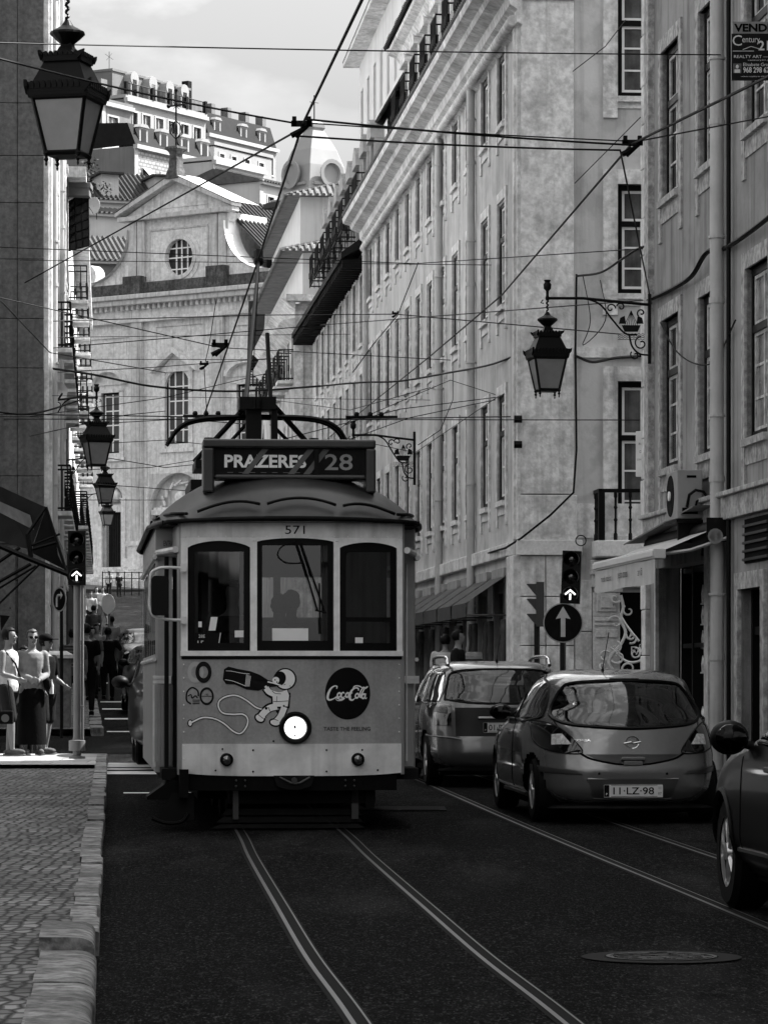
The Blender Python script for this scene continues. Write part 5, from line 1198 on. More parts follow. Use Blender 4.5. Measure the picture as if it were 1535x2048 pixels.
# red disc with script lettering
dsk = dec('advert_disc', M('disc_paint', .012, .35, spec=.5), lambda m: ell(m, (1064, 276), 117, 134, .004, n=48))
def cola(m):
    S = lambda pts, w: stroke(m, pts, w, .0065, 5)
    S([(1006, 252), (1008, 240), (994, 238), (976, 252), (963, 278), (960, 300), (970, 309), (990, 303), (1008, 290)], [4, 7, 6, 10, 13, 13, 9, 6, 3])
    for cx, cy in ((1019, 284), (1062, 284), (1112, 288), (1146, 290)): ell(m, (cx, cy), 12, 16, .0065, .35, 20, hole=.42)
    S([(1047, 276), (1040, 270), (1031, 280), (1030, 292), (1038, 298), (1050, 290)], [5, 6, 8, 9, 7, 3]); S([(1071, 270), (1068, 290), (1074, 298), (1082, 292)], [8, 8, 6, 3])
    S([(1078, 276), (1088, 273)], 5)
    S([(1120, 262), (1118, 250), (1102, 248), (1084, 262), (1074, 286), (1076, 304), (1088, 310), (1102, 300)], [4, 7, 7, 10, 13, 12, 8, 3])
    S([(1128, 298), (1126, 285), (1133, 262), (1145, 244), (1150, 250), (1140, 272), (1130, 292), (1134, 300)], [5, 8, 7, 5, 5, 7, 7, 3])
    S([(1156, 276), (1153, 294), (1158, 302), (1163, 297)], [8, 8, 6, 3])
    S([(1086, 262), (1098, 240), (1122, 238), (1145, 248), (1168, 240), (1158, 250), (1140, 254)], [3, 6, 6, 5, 4, 4, 2])
    S([(984, 306), (1004, 298), (1024, 306), (1048, 300), (1034, 310), (1012, 312), (1000, 304)], [3, 7, 6, 4, 5, 4, 2])
dec('script_lettering', mWhite, cola, dsk)
def rings1(m): ell(m, (286, 167), 41, 55, .004, 0, 32, .56)
def rings2(m): ell(m, (326, 167), 41, 55, .0055, 0, 32, .56); 
dec('operator_logo', M('logo_light', .42, .5), rings1); dec('operator_logo', M('logo_dark', .03, .5), rings2)
def rings3(m):
    stroke(m, [(262, 330), (240, 310), (243, 268), (268, 246), (296, 262), (300, 290)], 8, .004); stroke(m, [(246, 290), (262, 282), (268, 300), (284, 288), (296, 300)], 6, .004); ell(m, (342, 290), 36, 46, .004, 0, 30, .74); stroke(m, [(316, 290), (368, 290)], 3, .0045)
    for k in range(3): stroke(m, [(270, 310+9*k), (306, 310+9*k)], 4, .004)
    text(m, '140', lambda x, z: fr(CXY(342, 0)[0]+x, CXY(0, 282)[1]+z, .0046), height=.016)
dec('anniversary_logo', M('logo_dark', .03, .5), rings3)
m = MB(); text(m, 'ENTRADA', lambda x, z: (-1.055-.0+x*.9, .92, 2.585+z), width=.14, height=.05); m.build('entry_lettering', txt, T)
m = MB(); m.box(-1.19, -.99, .93, .95, 2.46, 2.75); m.build('entry_board', mTrS, T)
# rear-view mirror on its tubular bracket
m = MB(); m.tube(catmull([(-.95, .02, 2.33), (-1.12, -.02, 2.335), (-1.2, -.03, 2.32), (-1.255, -.03, 2.27), (-1.262, -.03, 2.1), (-1.262, -.03, 1.98), (-1.22, -.03, 1.90), (-1.1, 0, 1.875), (-.95, .03, 1.87)], 5), .013, 8)
m.box(-.99, -.94, -.01, .08, 2.3, 2.37); m.box(-.99, -.94, -.01, .08, 1.84, 1.90); mi = m.build('mirror_bracket', mTrL, T, smooth=50)
m = MB(); P = []
for cx_, cz_, a0 in ((-1.13, 2.22, 0), (-1.215, 2.22, 90), (-1.215, 1.95, 180), (-1.13, 1.95, 270)):
    for k in range(5): a = R(a0+22.5*k); P.append((cx_+.035*math.cos(a), cz_+.04*math.sin(a)))
m.prism(P, -.07, -.02); m.build('mirror', M('mirror_back', .008, .25), mi, smooth=50)
# underframe
m = MB(); m.grid(lambda u, v: fr(-.965+1.9*u, .36+.14*v, -.01+.0), 12, 1); m.grid(lambda u, v: (-.965+1.9*u, yf(-.965+1.9*u)+.01+.5*v, .36), 12, 1); m.box(-.55, .75, .2, .8, .24, .36); m.box(.66, .74, .15, .8, .2, .36)
bm_ = m.build('buffer_beam', mUnder, T)
m = MB(); m.prism([(-.17, .495), (.19, .495), (.16, .40), (.06, .37), (-.04, .37), (-.14, .40)], -.05, .05); m.build('coupler_plate', M('coupler_steel', .03, .4, metal=.5), bm_)
m = MB(); m.tube([(-.12, -.06, .48), (-.02, -.07, .43), (.02, -.08, .425), (.06, -.07, .43), (.15, -.06, .48)], .012, 6); m.lathe([(.025, -.09), (.025, -.04)], 10, (.01, 0, .455), 'y'); m.build('coupler_hook', M('worn_iron', .09, .4, metal=.5), bm_)
m = MB()
for x in (-.5, -.42, .47, .55, -.12, .14):
    for z in (.40, .45): m.sph((x, -.0+yf(x), z), .011, 6, 4)
m.build('bolt', M('worn_iron', .09), bm_)
m = MB()
for z0, z1, y in ((.135, .19, .28), (.07, .12, .24), (.02, .055, .2)):
    e = (.19-z0)*.9; m.add([(-.56-e, y, z0), (.62+e*.3, y, z0), (.60, y+.02, z1), (-.54-e*.6, y+.02, z1), (-.56-e, y+.05, z0), (.62+e*.3, y+.05, z0), (.60, y+.05, z1), (-.54-e*.6, y+.05, z1)], [(0, 1, 2, 3), (4, 7, 6, 5), (0, 4, 5, 1), (3, 2, 6, 7)])
m.build('lifeguard_slat', M('lifeguard_wood', .022, .7, var=.5, scale=6), T)
m = MB(); m.tube([(-.5, .22, .27), (.57, .22, .27)], .012, 6); m.box(-.52, -.47, .2, .3, .1, .36); m.box(.54, .6, .2, .3, .1, .36); m.build('lifeguard_frame', M('worn_iron', .09), T)
m = MB(); m.prism([(-1.0, .50), (-1.28, .30), (-1.28, .275), (-.93, .275), (-.93, .50)], .3, .8); m.box(-1.0, -.92, .0, .2, .3, .55); m.build('step', mUnder, T)
m = MB(); m.grid(lambda u, v: (-1.23+.36*u+.12*(1-v)*0+.17*(v**.7)*(1-u), .12+.05*v, .10+.24*v-.03*math.sin(math.pi*u)*(1-v)), 8, 8); m.tube(catmull([(-1.24, .1, .115), (-1.12, .08, .075), (-.98, .08, .085), (-.92, .1, .16)], 5), .018, 6); m.build('wheel_scoop', mUnder, T, smooth=60)
m = MB()
for y in (1.6, 3.2, 5.2, 6.8):
    for x in (-.47, .47): m.lathe([(.33, x-.05), (.35, x-.05), (.33, x+.05), (.05, x+.07)], 24, (0, y, .34), 'x')
m.box(-.8, .8, 1.2, 7.3, .25, .45); m.build('truck', mUnder, T)

# ================= CARS
def smooth_tab(tab):
    zs = [t[0] for t in tab]; n = len(tab[0])-1
    def f(z):
        z = max(zs[0], min(zs[-1], z)); i = 0
        while i < len(zs)-2 and z > zs[i+1]: i += 1
        h = zs[i+1]-zs[i]; t = (z-zs[i])/h; o = []
        for k in range(1, n+1):
            def sl(j):
                if j <= 0: return (tab[1][k]-tab[0][k])/(zs[1]-zs[0])
                if j >= len(zs)-1: return (tab[-1][k]-tab[-2][k])/(zs[-1]-zs[-2])
                a = (tab[j][k]-tab[j-1][k])/(zs[j]-zs[j-1]); b = (tab[j+1][k]-tab[j][k])/(zs[j+1]-zs[j]); return 0 if a*b <= 0 else 2*a*b/(a+b)
            a, b = tab[i][k], tab[i+1][k]; m0, m1 = sl(i)*h, sl(i+1)*h
            o.append((2*t**3-3*t*t+1)*a+(t**3-2*t*t+t)*m0+(-2*t**3+3*t*t)*b+(t**3-t*t)*m1)
        return o
    return f
def inpoly(p, P):
    x, y = p; c = False; n = len(P)
    for i in range(n):
        x0, y0 = P[i]; x1, y1 = P[(i+1) % n]
        if (y0 > y) != (y1 > y) and x < (x1-x0)*(y-y0)/(y1-y0)+x0: c = not c
    return c
class Car:
    def __init__(s, name, label, X, Z, tab, n, paint, nx=1.9, res=(150, 70), ang=None):
        s.t = thing(name, label, 'car', (X, Z, G(Z)), TA if ang is None else ang); s.t.rotation_euler = (math.atan(.01), 0, TA if ang is None else ang)
        s.f = smooth_tab(tab); s.n0 = n; s.n = n; s.nx = nx; s.tab = tab; s.paint = paint; s.res = res
    def par(s, z):
        w, r, f = s.f(z); zt = s.tab[-1][0]; q = max(0, min(1, (z-.45*zt)/(.3*zt))); s.n = s.n0+(1-q)*s.nx; return w, (r+f)/2, (f-r)/2
    def ry(s, x, z, o=0.): w, c, a = s.par(z); q = min(.995, abs(x)/w); return (x, c-a*(1-q**s.n)**(1/s.n)-o, z)
    def fy(s, x, z, o=0.): w, c, a = s.par(z); q = min(.995, abs(x)/w); return (x, c+a*(1-q**s.n)**(1/s.n)+o, z)
    def sx(s, y, z, sg, o=0.): w, c, a = s.par(z); q = min(.995, abs(y-c)/a); return (sg*(w*(1-q**s.n)**(1/s.n)+o), y, z)
    def body(s, cut_rear=None, cut_side=None, cut_front=None, arches=(), ar=.36, cut_fn=None):
        nu, nv = s.res; z0, z1 = s.tab[0][0], s.tab[-1][0]; m = MB(); V = []
        zz = [z0+(z1-z0)*(1-(1-j/nv)**1.35) for j in range(nv+1)]
        for z in zz:
            w, c, a = s.par(z)
            for i in range(nu):
                q = 6.283185*i/nu; cs, sn = math.cos(q), math.sin(q); V.append((w*math.copysign(abs(cs)**(2/s.n), cs), c+a*math.copysign(abs(sn)**(2/s.n), sn), z))
        Fc = []
        for j in range(nv):
            for i in range(nu):
                f = (j*nu+i, j*nu+(i+1) % nu, (j+1)*nu+(i+1) % nu, (j+1)*nu+i); cx_ = sum(V[k][0] for k in f)/4; cy_ = sum(V[k][1] for k in f)/4; cz_ = sum(V[k][2] for k in f)/4
                w, c, a = s.par(cz_)
                if cut_rear and cy_ < c-a*.55 and inpoly((cx_, cz_), cut_rear): continue
                if cut_front and cy_ > c+a*.5 and inpoly((cx_, cz_), cut_front): continue
                if cut_side and abs(cx_) > w*.55 and any(inpoly((cy_, cz_), P) for P in cut_side): continue
                if any((cy_-yy)**2+(cz_-.31)**2 < ar*ar and abs(cx_) > w*.8 for yy in arches) and abs(cy_-c) < a*.93: continue
                Fc.append(f)
        m.add(V, Fc); m.add([V[nv*nu+i] for i in range(nu)], [tuple(range(nu))]); m.add([V[i] for i in range(nu)], [tuple(range(nu-1, -1, -1))])
        s.bo = m.build('body', s.paint, s.t, smooth=35); return s.bo
    def patch(s, name, mat, P, fn, o=.006, parent=None, nr=14, ncol=16, smooth=60):
        zs = [p[1] for p in P]; z0, z1 = min(zs), max(zs); m = MB(); rows = []
        for j in range(nr+1):
            z = z0+(z1-z0)*(.001+.998*j/nr); xs = []
            for i in range(len(P)):
                (xa, za), (xb, zb) = P[i], P[(i+1) % len(P)]
                if (za > z) != (zb > z): xs.append(xa+(xb-xa)*(z-za)/(zb-za))
            if len(xs) < 2: continue
            rows.append((z, min(xs), max(xs)))
        vs = [fn(a+(b-a)*i/ncol, z, o) for z, a, b in rows for i in range(ncol+1)]
        m.add(vs, [(j*(ncol+1)+i, j*(ncol+1)+i+1, (j+1)*(ncol+1)+i+1, (j+1)*(ncol+1)+i) for j in range(len(rows)-1) for i in range(ncol)])
        return m.build(name, mat, parent or s.t, smooth=smooth, fix=False)
    def outline(s, name, mat, P, fn, r=.012, o=.004, parent=None, closed=True, sub=4):
        Q = catmull([Vector((p[0], p[1], 0)) for p in (P+[P[0]] if closed else P)], sub); m = MB(); m.tube([fn(q.x, q.y, o) for q in Q], r, 5); return m.build(name, mat, parent or s.t, smooth=60)
    def wheel(s, x, y, r=.31, w=.2, spokes=5, rim=None):
        sg = 1 if x > 0 else -1; t = MB()
        t.lathe([(r*.62, -w/2), (r*.9, -w/2), (r, -w*.35), (r, w*.35), (r*.9, w/2), (r*.66, w/2), (r*.62, w*.4)], 32, (x, y, r), 'x', cap=False); o = t.build('wheel', M('tyre_rubber', .012, .75, var=.2, scale=8), s.t, smooth=40)
        m = MB(); xo = x+sg*w*.42
        m.lathe([(r*.64, 0), (r*.64, .02), (r*.58, .02), (r*.58, 0)], 28, (xo-.01, y, r), 'x', cap=False)
        for k in range(spokes):
            for dq in (-.16, .16):
                a = 6.283*k/spokes+dq; b = 6.283*k/spokes+dq*.4; m.tube([(xo, y+r*.12*math.cos(b), r+r*.12*math.sin(b)), (xo-sg*.01, y+r*.6*math.cos(a), r+r*.6*math.sin(a))], .016, 5)
        m.lathe([(r*.18, -.02), (r*.15, .02), (.01, .025)] if sg > 0 else [(.01, -.025), (r*.15, -.02), (r*.18, .02)], 12, (xo, y, r), 'x')
        m.build('rim', rim or M('alloy_rim', .6, .3, metal=.8, var=.2), o, smooth=40)
        m = MB(); m.lathe([(r*.6, x-w*.2), (.01, x-w*.2)], 20, (0, y, r), 'x'); m.lathe([(r*.5, xo-sg*.05), (.01, xo-sg*.05)], 20, (0, y, r), 'x'); m.build('brake_disc', mBlack, o)
    def interior(s, zb, y0, y1, w, seats=((-.37, 2.0), (.37, 2.0))):
        m = MB(); m.box(-w, w, y0, y1, .22, zb-.12); m.build('interior', mDark, s.t)
        for x, y in seats:
            q = MB(); q.box(x-.24, x+.24, y, y+.14, zb-.2, zb+.22); q.box(x-.13, x+.13, y+.02, y+.12, zb+.27, zb+.42); q.tube([(x-.06, y+.07, zb+.2), (x-.06, y+.07, zb+.3)], .01, 5); q.tube([(x+.06, y+.07, zb+.2), (x+.06, y+.07, zb+.3)], .01, 5); q.build('seat', mDark, s.t, bevel=.03)
    def mirror(s, sg, y, z, mat, w=.2, h=.13):
        m = MB(); x0 = s.sx(y, z, sg)[0]; m.sph((x0+sg*(w*.55+.03), y, z+h*.2), 1, 14, 10, (w*.55, .1, h*.62)); m.tube([(x0-sg*.02, y, z-.02), (x0+sg*.1, y, z)], .03, 6); o = m.build('door_mirror', mat, s.t, smooth=60)
        m = MB(); m.sph((x0+sg*(w*.55+.03), y-.075, z+h*.2), 1, 12, 8, (w*.45, .035, h*.5)); m.build('mirror_glass', M('mirror_glass', .04, .1, metal=1.), o, smooth=60)
mGlC = glass_mat('tinted_car_glass', .17, .05)
mRub = M('black_rubber_trim', .008, .5)
mChr = M('chrome', .6, .12, metal=1., var=.1)
mPlate = M('number_plate_white', .62, .4, var=.04)
# --- hatchback
ctab = [(.17, .70, .16, 3.82), (.24, .80, .06, 3.92), (.34, .85, .01, 3.98), (.50, .86, .0, 4.0), (.62, .86, .035, 3.97), (.74, .855, .06, 3.85), (.84, .845, .085, 3.6), (.90, .83, .11, 3.3), (.96, .81, .15, 3.02), (1.08, .765, .235, 2.78), (1.22, .70, .36, 2.5), (1.32, .64, .47, 2.25), (1.385, .565, .60, 2.08), (1.42, .47, .8, 1.95), (1.437, .33, 1.05, 1.85), (1.444, .12, 1.3, 1.7)]
mSil = M('silver_car_paint', .24, .24, metal=.5, var=.04, scale=30, spec=.5, coat=1.)
HZc = 32.2; hc = Car('hatchback_car', 'small metallic grey hatchback with rounded tail, plate 11 LZ 98, behind the station wagon', (1272-CX)/F*HZc, HZc, ctab, 2.75, mSil)
rw_ = [(-.645, .985), (-.655, 1.03), (-.605, 1.15), (-.545, 1.25), (-.47, 1.31), (-.25, 1.335), (0, 1.34), (.25, 1.335), (.47, 1.31), (.545, 1.25), (.605, 1.15), (.655, 1.03), (.645, .985), (.56, .94), (.4, .915), (0, .895), (-.4, .915), (-.56, .94)]
rw_ = [(x*1.01, z) for x, z in rw_]
sw_ = [[(.62, 1.0), (.86, 1.28), (1.2, 1.345), (1.62, 1.36), (1.62, .955), (.8, .97)], [(1.70, .95), (1.70, 1.36), (2.05, 1.33), (2.6, 1.13), (2.9, .96)]]
hc.body(rw_, sw_, [(-.6, .98), (.6, .98), (.5, 1.3), (-.5, 1.3)], (.62, 3.1), .345)
o = hc.patch('rear_window', mGlC, rw_, hc.ry, .003); hc.outline('window_seal', mRub, rw_, hc.ry, .017, .002, o)
for P in sw_:
    for sg in (-1, 1): o = hc.patch('side_window', mGlC, P, lambda y, z, q: hc.sx(y, z, sg, q), .003); hc.outline('window_seal', mRub, P, lambda y, z, q: hc.sx(y, z, sg, q), .014, .002, o, sub=2)
hc.interior(.9, .5, 3.4, .66, ((-.34, 2.0), (.34, 2.0)))
m = MB(); m.sph((-.02, 2.45, 1.22), 1, 10, 8, (.15, .03, .045)); m.build('inner_mirror', mRub, hc.t)
for sg in (-1, 1):
    L_ = [(sg*.80, .90), (sg*.79, .955), (sg*.70, .945), (sg*.60, .89), (sg*.50, .78), (sg*.44, .67), (sg*.60, .665), (sg*.74, .70), (sg*.80, .78)]
    tl = hc.patch('tail_light', M('smoked_lens', .018, .08, var=.4, scale=9, coat=1.), L_, hc.ry, .014); hc.outline('lens_edge', mRub, L_, hc.ry, .007, .006, tl)
    hc.patch('reversing_lens', M('clear_lens', .55, .1, var=.5, scale=30), [(sg*.69, .74), (sg*.68, .84), (sg*.60, .845), (sg*.53, .745)], hc.ry, .024, tl)
    bs = hc.patch('bumper_strip', M('grey_strip', .10, .3), [(sg*.83, .48), (sg*.83, .545), (sg*.5, .50), (sg*.44, .465)], hc.ry, .012)
    m = MB(); m.sph(hc.ry(sg*.3, .475, .0), .012, 8, 6); m.build('parking_sensor', mRub, hc.t)
gap = [(-.46, .665), (-.36, .61), (-.15, .565), (0, .56), (.15, .565), (.36, .61), (.46, .665)]
hc.outline('tailgate_gap', mBlack, gap, hc.ry, .011, .0, closed=False)
hc.outline('tailgate_side_gap', mBlack, [(-.47, .67), (-.62, .9), (-.665, 1.05)], hc.ry, .006, .0, closed=False); hc.outline('tailgate_side_gap', mBlack, [(.47, .67), (.62, .9), (.665, 1.05)], hc.ry, .006, .0, closed=False)
hc.patch('tailgate_shadow_strip', M('lower_tailgate', .07, .3, metal=.3), [(-.42, .655), (-.2, .60), (0, .59), (.2, .60), (.42, .655), (.3, .60), (.12, .575), (-.12, .575), (-.3, .60)], hc.ry, .004)
m = MB()
P0 = hc.ry(0, .585, 0); m.box(-.105, .105, P0[1]-.035, P0[1]+.03, .60, .632); m.box(-.085, .085, P0[1]-.028, P0[1]+.03, .55, .595); m.build('tailgate_handle', mSil, hc.t, bevel=.008)
rcs = [(-.40, .425), (.40, .425), (.34, .24), (-.34, .24)]
hc.patch('plate_recess', M('recess_paint', .11, .35, metal=.3), rcs, hc.ry, .004); hc.outline('recess_edge', mSil, rcs, hc.ry, .010, .002, sub=1)
def plate(car, txt, xc, zc_, fn, extra=None, align=0):
    y = fn(xc, zc_, .03)[1]; m = MB(); m.box(xc-.26, xc+.26, y-.006, y+.02, zc_-.062, zc_+.056); o = m.build('number_plate', mPlate, car.t, bevel=.004)
    m = MB(); m.box(xc-.26, xc-.215, y-.0075, y-.006, zc_-.055, zc_+.055)
    for a in (-1, 1): m.box(xc-.2, xc+.21, y-.0075, y-.0065, zc_+a*.052-.002, zc_+a*.052+.002)
    m.build('plate_band', mRub, o)
    m = MB(); text(m, txt, lambda x, z: (xc+align+x, y-.009, zc_+z), width=.36 if not align else .16, height=.068, bold=.01)
    if extra: text(m, extra[0], lambda x, z: (xc+.232+x, y-.009, zc_+.026+z), height=.022); text(m, extra[1], lambda x, z: (xc+.232+x, y-.009, zc_-.024+z), height=.022)
    m.build('plate_lettering', mRub, o); m = MB(); text(m, 'P', lambda x, z: (xc-.238+x, y-.009, zc_-.03+z), height=.02); m.build('country_letter', mWhite, o)
plate(hc, '11·LZ·98', 0, .315, hc.ry, ('11', '07'))
m = MB(); y = hc.ry(0, .765, .0)[1]-.012
m.add([(.062*r*math.cos(6.283*k/24), y-.004*(r == 1.), .765+.058*r*math.sin(6.283*k/24)) for r in (.8, .88, 1.) for k in range(24)], [(j*24+k, j*24+(k+1) % 24, (j+1)*24+(k+1) % 24, (j+1)*24+k) for j in range(2) for k in range(24)])
m.tube([(-.075, y-.004, .757), (-.01, y-.006, .771), (.01, y-.006, .759), (.075, y-.004, .773)], .006, 5); m.build('maker_badge', mChr, hc.t)
m = MB(); text(m, 'CORSA', lambda x, z: hc.ry(-.44+x, .785+z*1., .008), width=.15, height=.022, bold=.03); m.build('model_lettering', mChr, hc.t)
m = MB(); a = hc.ry(0, 1.345, .012); m.box(-.13, .13, a[1], a[1]+.05, 1.335, 1.362); m.build('brake_light', mRub, hc.t, bevel=.004)
m = MB(); m.lathe([(.022, 1.40), (.012, 1.44), (.004, 1.47)], 8, (-.13, .92, 0)); m.tube([(-.13, .92, 1.45), (-.10, .75, 1.80)], .004, 5); m.build('aerial', mRub, hc.t)
m = MB(); m.sph((.0, .16, .15), 1, 14, 8, (.74, .16, .06)); m.build('rear_valance', mRub, hc.t, smooth=60)
m = MB(); m.box(-.7, .7, .35, 3.7, .13, .3); m.build('underbody', mBlack, hc.t)
for sg in (-1, 1):
    for y in (1.66, 2.85): hc.outline('door_gap', mBlack, [(y, .3), (y-.03, .6), (y, .94)], lambda yy, z, q: hc.sx(yy, z, sg, q), .005, .0, closed=False)
    for y in (1.78, 2.75): m = MB(); p = hc.sx(y, .82, sg, .012); m.box(p[0]-.012, p[0]+.012, y-.08, y+.08, .805, .835); m.build('door_handle', mSil, hc.t, bevel=.006)
    hc.outline('sill_trim', mChr if 0 else M('sill_grey', .1, .3), [(1.1, .24), (1.8, .245), (2.6, .24)], lambda yy, z, q: hc.sx(yy, z, sg, q), .022, .0, closed=False)
    hc.wheel(sg*.715, .62, .305); hc.wheel(sg*.725, 3.1, .305)
    hc.mirror(sg, 2.55, .98, mRub)
hc.t.scale = (1.05, 1.08, .985); hc.t.location.x -= .03
# --- station wagon
wtab = [(.20, .74, .14, 4.3), (.28, .83, .04, 4.38), (.40, .87, .0, 4.42), (.55, .875, .02, 4.4), (.68, .875, .06, 4.25), (.80, .87, .09, 3.9), (.90, .855, .12, 3.55), (.98, .83, .16, 3.25), (1.10, .79, .22, 3.0), (1.25, .74, .30, 2.7), (1.36, .69, .38, 2.45), (1.42, .62, .5, 2.3), (1.455, .48, .7, 2.15), (1.468, .2, 1.0, 2.0)]
mWag = M('grey_car_paint', .17, .25, metal=.35, var=.05, scale=30, coat=.9)
WZ = 40.6; wg = Car('station_wagon', 'darker estate car with roof rails partly hidden behind the hatchback', (1008-CX)/F*WZ, WZ, wtab, 3.9, mWag)
rww = [(-.66, 1.02), (-.62, 1.2), (-.56, 1.33), (-.3, 1.37), (.3, 1.37), (.56, 1.33), (.62, 1.2), (.66, 1.02), (.3, .98), (-.3, .98)]
sww = [[(.42, 1.0), (.6, 1.34), (1.35, 1.36), (1.35, .98)], [(1.42, .98), (1.42, 1.36), (2.1, 1.36), (2.1, .97)], [(2.17, .97), (2.17, 1.36), (2.5, 1.3), (3.1, .98)]]
wg.body(rww, sww, [(-.66, 1.0), (.66, 1.0), (.55, 1.35), (-.55, 1.35)], (.75, 3.4), .36)
o = wg.patch('rear_window', mGlC, rww, wg.ry, .003); wg.outline('window_seal', mRub, rww, wg.ry, .015, .002, o)
for P in sww:
    for sg in (-1, 1): o = wg.patch('side_window', mGlC, P, lambda y, z, q: wg.sx(y, z, sg, q), .003); wg.outline('window_seal', mChr, P, lambda y, z, q: wg.sx(y, z, sg, q), .010, .002, o, sub=2)
wg.interior(.95, .4, 3.5, .7, ((-.37, 2.3), (.37, 2.3)))
for sg in (-1, 1):
    L_ = [(sg*.83, .86), (sg*.83, .95), (sg*.74, .985), (sg*.60, .97), (sg*.61, .72), (sg*.80, .72)]
    tl = wg.patch('tail_light', MATS['smoked_lens'], L_, wg.ry, .012); wg.patch('lens_insert', M('dull_lens', .06, .15, var=.5, scale=40), [(sg*.80, .88), (sg*.79, .94), (sg*.65, .94), (sg*.65, .86)], wg.ry, .02, tl)
    m = MB(); m.tube(catmull([(sg*.60, .55, 1.42), (sg*.60, .7, 1.50), (sg*.60, 1.1, 1.52), (sg*.60, 2.1, 1.50), (sg*.58, 2.35, 1.42)], 6), .022, 8); m.build('roof_rail', mChr, wg.t, smooth=60)
    wg.outline('bumper_line', M('worn_trim', .2, .4), [(sg*.85, .60), (sg*.6, .58), (sg*.5, .56)], wg.ry, .012, .004, closed=False)
    for y in (1.38, 2.13, 3.1): wg.outline('door_gap', mBlack, [(y, .3), (y, .6), (y, .96)], lambda yy, z, q: wg.sx(yy, z, sg, q), .005, 0, closed=False)
    wg.wheel(sg*.75, .75, .32); wg.wheel(sg*.75, 3.4, .32); wg.mirror(sg, 2.9, 1.0, mRub)
wg.patch('tailgate_dark_panel', M('dark_tailgate', .03, .3), [(-.56, .60), (-.56, .93), (.56, .93), (.56, .60)], wg.ry, .006)
m = MB(); a = wg.ry(0, .83, .03)[1]; m.box(-.3, .3, a-.01, a+.04, .80, .825); m.build('tailgate_trim', mChr, wg.t, bevel=.005)
plate(wg, '01·P', .02, .70, wg.ry, align=-.12)
m = MB(); m.lathe([(.02, 1.44), (.012, 1.48), (.004, 1.5)], 8, (.0, .75, 0)); m.tube([(0, .75, 1.48), (.02, .6, 1.78)], .004, 5); m.build('aerial', mRub, wg.t)
m = MB(); m.sph((0, .14, .2), 1, 14, 8, (.78, .14, .06)); m.box(-.72, .72, .3, 4.1, .14, .32); m.build('underbody', mBlack, wg.t)
# --- dark car at the right edge
stab = [(.25, .80, .12, 4.35), (.35, .88, .03, 4.46), (.50, .92, .0, 4.5), (.70, .92, .03, 4.48), (.85, .915, .07, 4.36), (.95, .905, .1, 4.1), (1.02, .885, .14, 3.7), (1.08, .86, .18, 3.3), (1.2, .82, .26, 3.05), (1.4, .75, .42, 2.6), (1.55, .67, .6, 2.25), (1.62, .55, .85, 2.1), (1.65, .3, 1.2, 1.95)]
mBC = M('black_car_paint', .004, .3, var=.1, coat=.25, spec=.2)
sv = Car('dark_car', 'near-black car cut by the right edge of the picture showing mirror and front wheel', 3.33, 18.3, stab, 4.2, mBC)
sws = [[(.5, 1.1), (.8, 1.5), (1.9, 1.56), (1.9, 1.07)], [(1.98, 1.06), (1.98, 1.55), (2.35, 1.5), (3.15, 1.1)]]
sv.body([(-.7, 1.15), (.7, 1.15), (.6, 1.45), (-.6, 1.45)], sws, [(-.7, 1.15), (.7, 1.15), (.6, 1.5), (-.6, 1.5)], (.85, 3.62), .40)
sv.patch('rear_window', mGlC, [(-.7, 1.15), (.7, 1.15), (.6, 1.45), (-.6, 1.45)], sv.ry, .003); sv.interior(1.0, .5, 3.3, .7)
for sg in (-1, 1):
    for P in sws: o = sv.patch('side_window', mGlC, P, lambda y, z, q: sv.sx(y, z, sg, q), .003); sv.outline('window_seal', mRub, P, lambda y, z, q: sv.sx(y, z, sg, q), .014, .002, o, sub=2)
    sv.wheel(sg*.78, .85, .355, .24); sv.wheel(sg*.77, 3.62, .355, .24); sv.mirror(sg, 2.95, 1.05, mRub, .22, .17)
    sv.outline('belt_trim', mChr, [(.6, 1.085), (1.9, 1.045), (3.1, 1.075)], lambda yy, z, q: sv.sx(yy, z, sg, q), .008, .004, closed=False)
    sv.outline('sill_trim', M('sill_grey', .1), [(1.35, .40), (2.2, .41), (3.1, .40)], lambda yy, z, q: sv.sx(yy, z, sg, q), .016, .004, closed=False)
    sv.outline('wheel_arch', mRub, [(3.62+.41*math.cos(R(a)), .33+.41*math.sin(R(a))) for a in range(0, 181, 20)], lambda yy, z, q: sv.sx(yy, z, sg, q), .022, .0, closed=False)
    for y in (1.94, 3.0): sv.outline('door_gap', mBlack, [(y, .4), (y-.02, .7), (y, 1.05)], lambda yy, z, q: sv.sx(yy, z, sg, q), .005, 0, closed=False)
    m = MB(); p = sv.sx(2.1, .92, sg, .012); m.box(p[0]-.015, p[0]+.015, 2.02, 2.2, .90, .93); m.build('door_handle', mBC, sv.t, bevel=.006)
m = MB(); m.box(-.75, .75, .3, 4.2, .2, .36); m.build('underbody', mBlack, sv.t)
for sg in (-1, 1): sv.patch('tail_light', MATS['smoked_lens'], [(sg*.88, .85), (sg*.87, 1.02), (sg*.6, 1.0), (sg*.62, .88)], sv.ry, .012); sv.patch('headlight', M('clear_lens', .55), [(sg*.86, .72), (sg*.84, .84), (sg*.55, .82), (sg*.6, .72)], sv.fy, .012)
sv.outline('tailgate_gap', mBlack, [(-.62, 1.0), (-.58, .6), (.58, .6), (.62, 1.0)], sv.ry, .008, 0, closed=False, sub=3)
